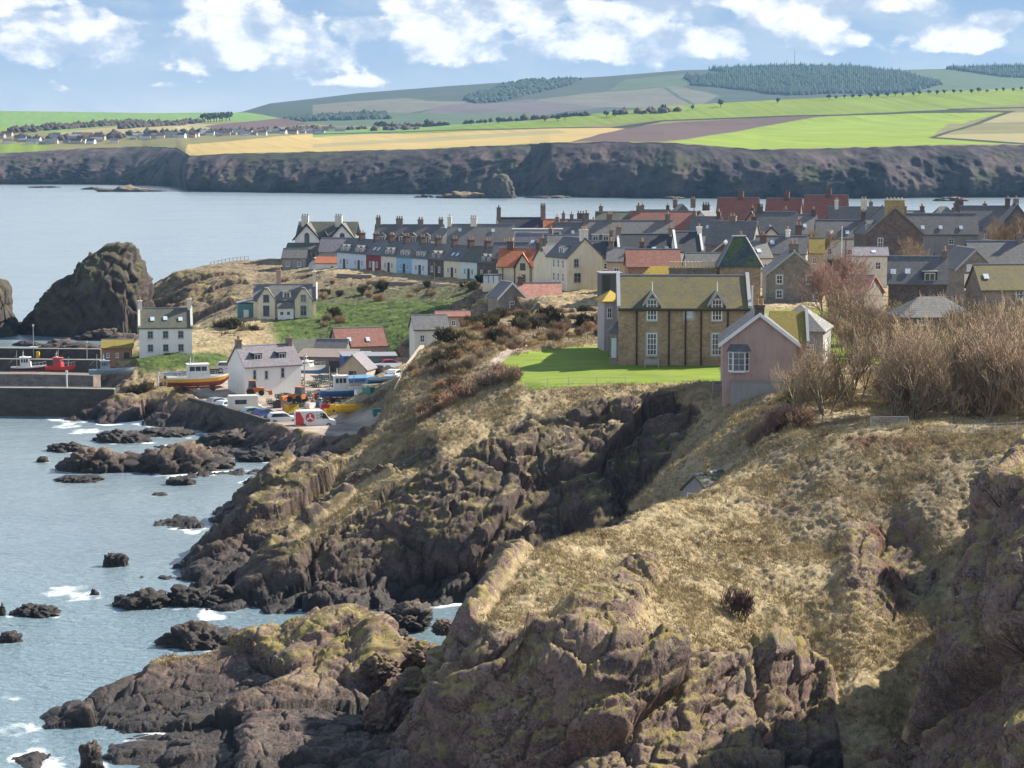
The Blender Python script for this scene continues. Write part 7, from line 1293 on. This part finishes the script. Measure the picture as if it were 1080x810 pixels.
# ------------------------------------------------------------------ bare trees and scrub
def twig_mat(name, c):
    m, t = new_mat(name); n = t.noise(worldpos(t), .35, 4, .6); rnd = t.new('ShaderNodeObjectInfo').outputs['Random']
    f = t.math('ADD', t.math('MULTIPLY', n, .6), t.math('MULTIPLY', rnd, .4)); t.put(t.b.inputs['Base Color'], t.ramp(f, [(.3, [q * .62 for q in c]), (.5, c), (.7, [q * 1.4 for q in c])])); t.put(t.b.inputs['Roughness'], .95); t.put(t.b.inputs['Specular IOR Level'], .15); return m
TW = {'tan': twig_mat('tan_twigs', (.37, .285, .185)), 'brown': twig_mat('brown_twigs', (.28, .21, .145)), 'rosy': twig_mat('rosy_twigs', (.33, .205, .17)), 'dark': twig_mat('dark_gorse', (.095, .085, .05)), 'olive': twig_mat('olive_scrub', (.25, .22, .11)), 'rust': twig_mat('rusty_bracken', (.30, .19, .115)), 'bark': twig_mat('grey_bark', (.22, .18, .14)), 'green': twig_mat('evergreen_leaves', (.05, .075, .028)), 'straw': twig_mat('straw', (.36, .28, .14))}
def branchy(seed, h, spread, stems, depth, kids_, up=.5, r0=.09, twist=.5):
    """returns (thick segments, thin segments) of a leafless bush or tree"""
    q = random.Random(seed); thick, thin = [], []
    def grow(p, d, ln, r, k):
        n = 3; pts = [p]; dd = d
        for j in range(n):
            dd = (dd + Vector((q.gauss(0, twist * .28), q.gauss(0, twist * .28), up * .12))).normalized(); pts.append(pts[-1] + dd * ln / n)
        for j in range(n):
            ra, rb = r * (1 - .3 * j / n), r * (1 - .3 * (j + 1) / n); (thick if k == 0 else thin).append((pts[j], pts[j + 1], ra, rb))
        if k < depth:
            for c in range(kids_[k]):
                f = q.uniform(.3, 1.0); b = pts[0].lerp(pts[-1], f) if f < .0 else pts[min(n, 1 + int(f * n))] if f > .34 else pts[1]
                ax = Vector((q.gauss(0, 1), q.gauss(0, 1), q.gauss(.25, .6))).normalized(); nd = (dd * .75 + ax * .75 + Vector((0, 0, up * .45))).normalized(); grow(b, nd, ln * q.uniform(.45, .75), r * .55, k + 1)
    for s in range(stems):
        a = q.uniform(0, 2 * PI); d = Vector((math.cos(a) * spread * q.uniform(.3, 1), math.sin(a) * spread * q.uniform(.3, 1), 1)).normalized(); grow(Vector((q.gauss(0, .15), q.gauss(0, .15), -.3)), d, h * q.uniform(.38, .55), r0 * q.uniform(.7, 1.1), 0)
    return thick, thin
def seg_mesh(name, segs, mat, minr=.011):
    P_ = np.array([tuple(s[0]) for s in segs], np.float32); Q_ = np.array([tuple(s[1]) for s in segs], np.float32); ra = np.maximum(np.array([s[2] for s in segs], np.float32), minr); rb = np.maximum(np.array([s[3] for s in segs], np.float32), minr * .8)
    d = Q_ - P_; d /= np.linalg.norm(d, axis=1)[:, None] + 1e-9; ref = np.where(np.abs(d[:, 2:3]) < .9, np.array([[0, 0, 1.]]), np.array([[1., 0, 0]])); a = np.cross(d, ref); a /= np.linalg.norm(a, axis=1)[:, None]; b = np.cross(d, a)
    V, n = [], 3
    for (C, r) in ((P_, ra), (Q_, rb)):
        for k in range(n): t_ = 2 * PI * k / n; V.append(C + (a * math.cos(t_) + b * math.sin(t_)) * r[:, None])
    V = np.stack(V, 1); o = (np.arange(len(segs)) * 6)[:, None]
    Fq = np.concatenate([np.concatenate([o + k, o + (k + 1) % 3, o + 3 + (k + 1) % 3, o + 3 + k], 1)[:, None] for k in range(3)], 1).reshape(-1, 4)
    me = np_mesh(name, V.reshape(-1, 3), Fq); me.materials.append(mat); return me
_lm = {}
def tree_kind(key, seed, mat, trunk='bark', **k):
    if key in _lm: return _lm[key]
    th, tn = branchy(seed, **k); _lm[key] = (seg_mesh('trunk', th, TW[trunk]), seg_mesh('crown', tn, TW[mat])); return _lm[key]
def tree(key, u, d, label, s=1.0, rz=0, name='bare_tree', group=None, cat='tree', vb=None, zs=1.0):
    x = X(u, d); z = H(x, d) if vb is None else P(u, vb, d).z; o = empty(name, (x, d, z), rz, label=label, cat=cat, group=group); o.scale = (s, s, s * zs); a, b = _lm[key]; link('trunk', a, o); link('crown', b, o); return o
def shrub(key, u, d, label, s=1.0, group=None, name='bare_shrub', cat='shrub', zs=1.0, dz=0):
    """a low bush: one mesh"""
    x = X(u, d); o = link(name, _sh[key]); o.location = (x, d, H(x, d) + dz); o.rotation_euler = (0, 0, random.uniform(0, 6.3)); o.scale = (s, s, s * zs); return tag(o, label, cat, group)
tree_kind('open', 3, 'tan', h=5.2, spread=.75, stems=6, depth=4, kids_=[5, 4, 4, 3], up=.6, r0=.10); tree_kind('open2', 4, 'brown', h=5.6, spread=.6, stems=5, depth=4, kids_=[5, 5, 4, 3], up=.7, r0=.10)
tree_kind('rosy', 5, 'rosy', h=6.0, spread=.7, stems=5, depth=4, kids_=[6, 5, 4, 4], up=.5, r0=.09); tree_kind('round', 6, 'brown', h=6.5, spread=.5, stems=3, depth=4, kids_=[6, 5, 5, 4], up=.5, r0=.15); tree_kind('wind', 8, 'brown', 'bark', h=5.5, spread=.9, stems=4, depth=4, kids_=[5, 5, 4, 3], up=.3, r0=.15)
_sh = {}
for k, (key, mat, h, sp_, st, kk) in enumerate([('t0', 'tan', 4.4, .55, 10, [5, 5, 4]), ('t1', 'brown', 4.6, .5, 10, [5, 5, 4]), ('t2', 'tan', 4.0, .65, 11, [5, 5, 4]), ('t3', 'olive', 4.1, .6, 11, [5, 5, 4]), ('b0', 'rust', 1.5, 1.0, 18, [5, 4, 3]), ('b1', 'brown', 1.7, .9, 18, [5, 4, 3]), ('b2', 'straw', 1.2, 1.0, 20, [4, 4, 3]), ('g0', 'dark', 2.0, 1.0, 20, [6, 5, 4]), ('g1', 'green', 2.2, .9, 20, [6, 6, 4]), ('p0', 'rosy', 1.8, .8, 16, [5, 4, 4])]):
    th, tn = branchy(40 + k, h, sp_, st, 3, kk, .55, .045 if h > 3 else .03, .6); _sh[key] = seg_mesh('shrub', th + tn, TW[mat], .017 if key[0] != 'g' else .03)
# thicket on the right: every bush its own
n = 0; q = random.Random(5)
LB = {'t0': 'leafless tan bush, one of the dense scrub thicket along the cliff top', 't1': 'leafless brown bush, one of the dense scrub thicket along the cliff top', 't2': 'leafless tan bush, one of the dense scrub thicket along the cliff top', 't3': 'leafless olive bush, one of the dense scrub thicket along the cliff top'}
for d in (208, 213, 218.5, 224, 230, 236, 243, 250, 257):
    u0, u1 = {208: (985, 1120), 213: (955, 1130), 218.5: (940, 1130), 224: (955, 1130), 230: (970, 1130), 236: (985, 1130), 243: (965, 1130), 250: (945, 1130), 257: (930, 1130)}[d]
    u = u0 + q.uniform(-5, 5)
    while u < u1:
        key = q.choice(['t0', 't1', 't2', 't0', 't3', 't2']); far_ = sstep(930, 1060, u)
        shrub(key, u, d + q.uniform(-2, 2), LB[key], (1.02 + .62 * float(far_)) * q.uniform(.85, 1.2), 'bushes of the cliff-top thicket'); n += 1; u += q.uniform(22, 34)
for u, d, s in ((900, 262, .9), (915, 268, .95), (930, 264, .9), (948, 268, 1.0), (890, 272, .8), (870, 280, .8), (905, 280, 1), (925, 282, 1), (950, 284, 1.1), (975, 284, 1.1), (1000, 286, 1.1)): key = q.choice(['t1', 't3', 't1', 't0']); shrub(key, u, d, 'leafless bush in the darker scrub beyond the small grass patch', s * 1.2, 'scrub beyond the small grass patch')
# single trees in front
tree('open', 872, 212, 'open multi-stemmed bare tree in front of the pink building at the cliff top', 1.5, .4); tree('open2', 900, 216, 'second open bare tree, right of the multi-stemmed one', 1.2, 1.9); tree('open', 846, 214, 'small bare tree leaning beside the pink building wall', .9, 2.6); tree('open2', 945, 211, 'bare tree behind the metal gate panel', 1.4, 3.3); tree('open2', 968, 206, 'crooked bare tree right of the metal gate panel', 1.3, 5.0); tree('open', 1010, 210, 'tall pale bare tree in the front of the thicket', 1.6, 4.2)
tree('rosy', 885, 300, 'rosy-twigged bare tree behind the hipped garage', 1.7, .5, vb=338); tree('rosy', 872, 292, 'smaller rosy bare tree leaning left of the larger one', 1.3, 2.4, vb=340); tree('wind', 893, 285, 'windswept dark tree below the rosy tree', 1.3, 1.0, vb=356); tree('wind', 875, 270, 'low dark spreading tree beside the garage', .8, 3.9, vb=362)
tree('round', 862, 430, 'round-headed bare tree before the long white cottage', 1.1, 1.2, vb=277); tree('round', 955, 400, 'brown bare tree in front of the dark gable house', 1.0, 2.2, vb=287); tree('wind', 972, 392, 'reddish bare tree in the garden right of the dark gable house', .8, 3.0, vb=288); tree('round', 1068, 420, 'large dark bare tree before the right edge gable', 1.45, 4.0, vb=276); tree('round', 1050, 432, 'bare tree left of the large dark one at the right', 1.0, .3, vb=272)
tree('round', 835, 400, 'bare tree left of the round-headed one among roofs', .8, 5.2, vb=280)
for k, (u, d, vb, s, lab) in enumerate([(983, 385, 290, 1.6, 'dark evergreen bush in the garden before the slate range'), (992, 380, 290, 1.4, 'right-hand dark evergreen bush in the same garden'), (880, 392, 285, 1.0, 'yellow-green bush by the golden-roofed house'), (946, 380, 290, 1.0, 'low hedge bush below the dark gable house')]):
    o = shrub('g1', u, d, lab, s, None, 'evergreen_bush', 'bush'); o.location.z = P(u, vb, d).z
# dark scrub on the bank below the cream house
for k, (u, d, vb) in enumerate([(228, 432, 362), (238, 428, 366), (248, 424, 370), (258, 422, 372), (233, 440, 352), (245, 438, 350), (256, 434, 356), (265, 436, 358), (240, 420, 376), (222, 424, 370)]):
    o = shrub('g0' if k % 3 else 'b1', u, d, 'dark twiggy bush on the bank between the white cottage and the yard', 1.5, 'dark bushes on the harbour bank', 'dark_bush', 'bush'); o.location.z = P(u, vb, d).z
for k, (u, d, vb) in enumerate([(345, 445, 340), (352, 448, 336), (358, 440, 342), (342, 438, 348), (330, 520, 300), (318, 522, 298), (324, 516, 303), (345, 505, 300), (352, 500, 303), (375, 470, 330), (390, 468, 331), (402, 466, 331), (385, 500, 301), (415, 492, 305), (300, 520, 300), (290, 505, 308)]):
    o = shrub(['b1', 'g0', 'b0'][k % 3], u, d, 'scrubby bush on the slope below the painted terrace', 1.25, 'bushes on the slope below the terrace', 'slope_bush', 'bush'); o.location.z = P(u, vb, d).z
# brown hill scrub: brow above the harbour, hedge by the lawn, slope below the pink house
q = random.Random(9); cnt = 0
def along(pts, n, keys, lab, grp, s0, s1, jd=2.0, name='hill_bush', zs=1.0):
    for k in range(n):
        f = (k + q.random()) / n * (len(pts) - 1); i = min(int(f), len(pts) - 2); g = f - i; u = pts[i][0] * (1 - g) + pts[i + 1][0] * g; d = pts[i][1] * (1 - g) + pts[i + 1][1] * g
        key = q.choice(keys); shrub(key, u + q.uniform(-3, 3), d + q.uniform(-jd, jd), lab, q.uniform(s0, s1), grp, name, 'bush', zs)
along([(545, 246), (520, 247), (490, 247), (462, 246), (446, 246)], 26, ['b0', 'b1', 'p0'], 'rusty brown bush in the hedge at the left of the lawn', 'hedge bushes left of the lawn', .95, 1.35, 3.5)
along([(640, 300), (600, 292), (560, 284), (520, 276), (480, 262), (450, 256)], 46, ['b0', 'b1', 'b0', 'b1', 'b2'], 'low brown bush on the hill between lawn and harbour', 'bushes on the brown hill', .7, 1.15, 8)
along([(640, 300), (600, 300), (560, 296), (520, 286), (480, 276), (455, 268)], 40, ['b0', 'b1', 'b2', 'g0'], 'low brown bush on the hill between lawn and harbour', 'bushes on the brown hill', .7, 1.2, 9)
along([(650, 330), (600, 326), (550, 310), (500, 296), (462, 284)], 22, ['b1', 'b0', 'g0'], 'low bush on the brow of the brown hill', 'bushes on the hill brow', .6, 1.0, 4)
along([(800, 212), (815, 210), (830, 209), (850, 209)], 14, ['p0', 'b1', 'b0', 'p0'], 'pinkish twiggy bush on the slope below the pink building', 'bushes below the pink building', 1.0, 1.5, 3)
along([(830, 222), (855, 221), (880, 221), (905, 222)], 12, ['t1', 'b1', 't3'], 'brown bush close under the pink building wall', 'bushes under the pink building wall', .55, .85, 3)
along([(88, 356), (130, 362), (160, 364), (205, 366)], 22, ['g0', 'b1', 'b2', 'g0'], 'dark overhanging bush on the promontory by the outer quay', 'bushes on the overgrown promontory', .75, 1.2, 2.5)
along([(400, 276), (425, 268), (440, 262)], 8, ['b1', 'b0'], 'bush on the edge of the hill beside the yard', 'bushes at the hill edge', .6, .9, 2)
o = shrub('p0', 785, 164, 'purple-brown leafless bush alone on the grassy slope in front', 2.2, None, 'bare_shrub', 'shrub', 1.15); o.data = seg_mesh('shrub', sum(branchy(77, 2.2, .5, 13, 3, [6, 5, 4], .9, .03, .5), []), twig_mat('purple_twigs', (.095, .06, .062)), .013); o.scale = (1.35, 1.0, 1.25)
for k in range(34):
    u = 285 + q.random() * 230; d = 505 - (u - 285) * .14 - q.random() * 26; shrub(q.choice(['b1', 'g0', 'b0', 'g1', 'b2']), u, d, 'small bush in the rough gardens below the painted terrace', q.uniform(.7, 1.3), 'bushes in the terrace gardens', 'garden_bush', 'bush')
# garden walls and hummocks in front of the terrace
for k, (u0, u1, d, v, m, lab) in enumerate([(392, 440, 486, 301, 'stone', 'low stone garden wall below the blue cottages'), (440, 500, 476, 303.5, 'tan', 'tan garden wall below the dark stone cottage'), (355, 392, 500, 293, 'stone', 'short garden wall below the dark red cottage'), (410, 432, 480, 309, 'offwhite', 'pale garden wall with dark openings'), (505, 560, 390, 331, 'stone', 'grey field wall left of the salmon roof')]):
    a, b_ = P(u0, v, d), P(u1, v + 1.5, d - 4); wall_line('garden_wall', [(a.x, a.y, a.z + .9), (b_.x, b_.y, b_.z + .9)], .4, m, lab)
# ------------------------------------------------------------------ dry grass tufts
gm = (1 - rk) * (1 - flat.ravel()) * (1 - att2[:, 0] * .5) * (P0[:, 1] < 290) * (P0[:, 2] > 2.5) * ((blur((town | seaside).astype(float), 3).ravel()) < .3)
gm *= np.clip(.35 + fbm(P0 / 5.0, 3, 301) * 1.4, .05, 1); areaw = (P0[:, 1] ** 1.6); w = np.maximum(gm, 0) * areaw; w = w.astype(np.float64); w /= w.sum()
idx = np.random.default_rng(5).choice(len(w), 110000, p=w); g = np.random.default_rng(6); nb = 5; N = len(idx) * nb
base = np.repeat(PD[idx], nb, 0) + g.normal(0, .10, (N, 3)) * [1, 1, .0]; ln = g.uniform(.16, .42, N) * np.repeat(g.uniform(.6, 1.25, len(idx)), nb); dirn_ = g.normal(0, .55, (N, 3)); dirn_[:, 2] = 1; dirn_[:, 0] -= .25; dirn_ /= np.linalg.norm(dirn_, axis=1)[:, None]
side = np.cross(dirn_, g.normal(size=(N, 3))); side /= np.linalg.norm(side, axis=1)[:, None]; wd_ = g.uniform(.012, .03, N)[:, None]
V = np.stack([base - side * wd_ - dirn_ * .05, base + side * wd_ - dirn_ * .05, base + dirn_ * ln[:, None]], 1).reshape(-1, 3)
gme = np_mesh('dry_grass', V, np.arange(3 * N).reshape(-1, 3))
mgr, t = new_mat('dry_grass'); n_ = t.noise(worldpos(t), .5, 4, .65); t.put(t.b.inputs['Base Color'], t.ramp(n_, [(.32, (.17, .125, .065)), (.5, (.36, .285, .155)), (.68, (.50, .42, .25))])); t.put(t.b.inputs['Roughness'], .95); t.put(t.b.inputs['Specular IOR Level'], .1)
tag(link('dry_grass', gme, None, [mgr]), 'straw-coloured winter grass covering the headland', 'grass', None, 'stuff')
finish_sea()
SUN_E, SKY_S, VEIL_S, CLOUD_S, HAZE, EXPO = 5.0, .09, .42, .475, 3.8e-5, 1.15
# ------------------------------------------------------------------ light, sky, air
AZ, EL = math.radians(62), math.radians(36)             # sun right of and beyond the village
sd = Vector((math.sin(AZ) * math.cos(EL), math.cos(AZ) * math.cos(EL), math.sin(EL)))
sun = bpy.data.lights.new('sun', 'SUN'); sun.energy = SUN_E; sun.angle = math.radians(.6); sun.color = (1, .91, .76)
so = bpy.data.objects.new('sun', sun); COL.objects.link(so); so.rotation_euler = (-sd).to_track_quat('-Z', 'Y').to_euler()
wd = bpy.data.worlds.new('World'); sc.world = wd; wd.use_nodes = True; t = NT(wd); t.n.clear()
sk = t.new('ShaderNodeTexSky', sky_type='NISHITA'); sk.sun_disc = False; sk.sun_elevation = EL; sk.sun_rotation = AZ; sk.altitude = 40; sk.air_density = 1.0; sk.dust_density = .6; sk.ozone_density = 1.5
bg = t.new('ShaderNodeBackground'); t.put(bg.inputs[0], sk.outputs[0]); t.put(bg.inputs[1], SKY_S)
dirn = t.new('ShaderNodeTexCoord').outputs['Generated']; x, y, z = t.sep(dirn)
r = t.math('SQRT', t.math('ADD', t.math('MULTIPLY', x, x), t.math('MULTIPLY', y, y))); el = t.math('DIVIDE', z, r); az = t.math('ARCTAN2', x, y)
q = t.comb(az, el, 0.0)                                 # azimuth, elevation
wq = t.comb(az, t.math('MULTIPLY', el, 1.5), 0.0)
wide = t.noise(wq, 16, 7, .62, .2); mid = t.noise(wq, 36, 7, .56, .15); pf_ = t.noise(wq, 120, 4, .6)
blobs = [(20, 8, 75, 7, .7), (62, 42, 100, 22, 1.0), (95, 28, 45, 18, .6), (135, 60, 32, 9, .75), (265, 42, 80, 30, 1.1), (225, 38, 36, 16, .8), (310, 58, 60, 18, .8), (250, 8, 60, 10, .7), (385, 32, 40, 14, .7), (470, 30, 62, 34, 1.05), (500, 50, 40, 15, .8), (548, 14, 60, 20, .9), (585, 46, 45, 18, .8), (650, 42, 85, 22, 1.0), (610, 18, 40, 14, .6), (690, 12, 45, 14, .8), (735, 46, 55, 15, .85), (835, 24, 55, 24, 1.1), (860, 44, 50, 13, .9), (925, 8, 70, 10, .7), (1005, 44, 46, 12, 1.0), (1045, 26, 32, 13, .8), (975, 48, 22, 10, .7), (180, 92, 25, 4, .5), (375, 88, 40, 6, .45), (770, 4, 60, 8, .6)]
acc = None
for u, v, ru, rv, a in blobs:
    d = t.vmath('LENGTH', t.vmath('MULTIPLY', t.vmath('SUBTRACT', q, ((u - 540) / F, (154 - v) / F, 0)), (F / (ru * 1.3), F / (rv * 1.55), 0)), o=1)
    s = t.math('MULTIPLY', t.smooth(1.25, .0, d), a); acc = s if acc is None else t.math('MAXIMUM', acc, s)
inview = t.math('MULTIPLY', t.smooth(.30, .24, t.math('ABSOLUTE', az)), t.smooth(.085, .07, el))
els = t.math('MULTIPLY', t.math('MULTIPLY', t.smooth(.40, .52, wide), 1.0), t.math('MULTIPLY', t.math('SUBTRACT', 1.0, inview), t.smooth(.75, .30, el)))
dens = t.math('ADD', t.math('MAXIMUM', acc, els), t.math('ADD', t.math('MULTIPLY', t.math('SUBTRACT', mid, .5), 1.7), t.math('MULTIPLY', t.math('SUBTRACT', pf_, .5), .5)))
alpha = t.math('MULTIPLY', t.smooth(.20, .42, dens), t.smooth(.012, .024, el))
# white heads, grey-blue hollows and bases
lump = t.noise(t.vmath('ADD', wq, (-.005, -.012, 0)), 36, 7, .56, .15)
relief = t.math('SUBTRACT', mid, lump)
ccol = t.ramp(t.math('ADD', t.math('ADD', t.math('MULTIPLY', relief, 2.3), .52), t.math('MULTIPLY', t.math('SUBTRACT', dens, .8), .35)), [(.14, (.50, .58, .71)), (.38, (.68, .74, .84)), (.54, (.93, .945, .97)), (.72, (1.12, 1.11, 1.09))])
veil = t.ramp(t.math('MULTIPLY', el, 10.0), [(.0, (.72, .79, .84)), (.17, (.72, .80, .87)), (.25, (.56, .67, .81)), (.34, (.46, .60, .78)), (.48, (.40, .55, .76)), (.7, (.30, .48, .74)), (.95, (.22, .42, .72))])
vw = t.noise(t.comb(t.math('MULTIPLY', az, .5), el, 0.0), 40, 6, .6, .4)
veil = t.mix(t.math('MULTIPLY', t.smooth(.40, .66, vw), .9), veil, (.58, .68, .81))
vmix = t.math('ADD', .42, t.math('MULTIPLY', t.smooth(.16, .07, el), .58))
b2 = t.new('ShaderNodeBackground'); t.put(b2.inputs[0], veil); t.put(b2.inputs[1], VEIL_S)
b3 = t.new('ShaderNodeBackground'); t.put(b3.inputs[0], ccol); t.put(b3.inputs[1], CLOUD_S)
m1 = t.new('ShaderNodeMixShader'); t.put(m1.inputs[0], vmix); t.l.new(bg.outputs[0], m1.inputs[1]); t.l.new(b2.outputs[0], m1.inputs[2])
m2 = t.new('ShaderNodeMixShader'); t.put(m2.inputs[0], alpha); t.l.new(m1.outputs[0], m2.inputs[1]); t.l.new(b3.outputs[0], m2.inputs[2])
ow = t.new('ShaderNodeOutputWorld'); t.l.new(m2.outputs[0], ow.inputs[0])
wd.cycles.sampling_method = 'MANUAL'; wd.cycles.sample_map_resolution = 1024
# air
hb = MB(); hb.box(-4300, 4300, -60, 8900, -8, 420)
hm_ = bpy.data.materials.new('air'); hm_.use_nodes = True; t = NT(hm_); t.n.clear(); pv = t.new('ShaderNodeVolumePrincipled'); t.put(pv.inputs['Color'], (.34, .62, 1.0)); t.put(pv.inputs['Density'], HAZE); t.put(pv.inputs['Anisotropy'], .15)
t.l.new(pv.outputs[0], t.new('ShaderNodeOutputMaterial').inputs['Volume'])
hz_o = tag(hb.build('haze', hm_), 'thin blue sea air softening the distant hills', 'haze', None, 'stuff')
sc.view_settings.view_transform = 'Standard'; sc.view_settings.look = 'None'; sc.view_settings.gamma = 1; sc.view_settings.exposure = EXPO; sc.view_settings.use_curve_mapping = False
sc.render.engine = 'CYCLES'; sc.cycles.max_bounces = 5; sc.cycles.diffuse_bounces = 3; sc.cycles.glossy_bounces = 2; sc.cycles.volume_bounces = 0; sc.cycles.transparent_max_bounces = 4
sc.cycles.use_denoising = True; sc.cycles.denoiser = 'OPENIMAGEDENOISE'; sc.cycles.denoising_input_passes = 'RGB_ALBEDO_NORMAL'; sc.cycles.denoising_prefilter = 'ACCURATE'
sc.cycles.sample_clamp_indirect = 6; sc.cycles.caustics_reflective = False; sc.cycles.caustics_refractive = False
sc.cycles.volume_step_rate = 10
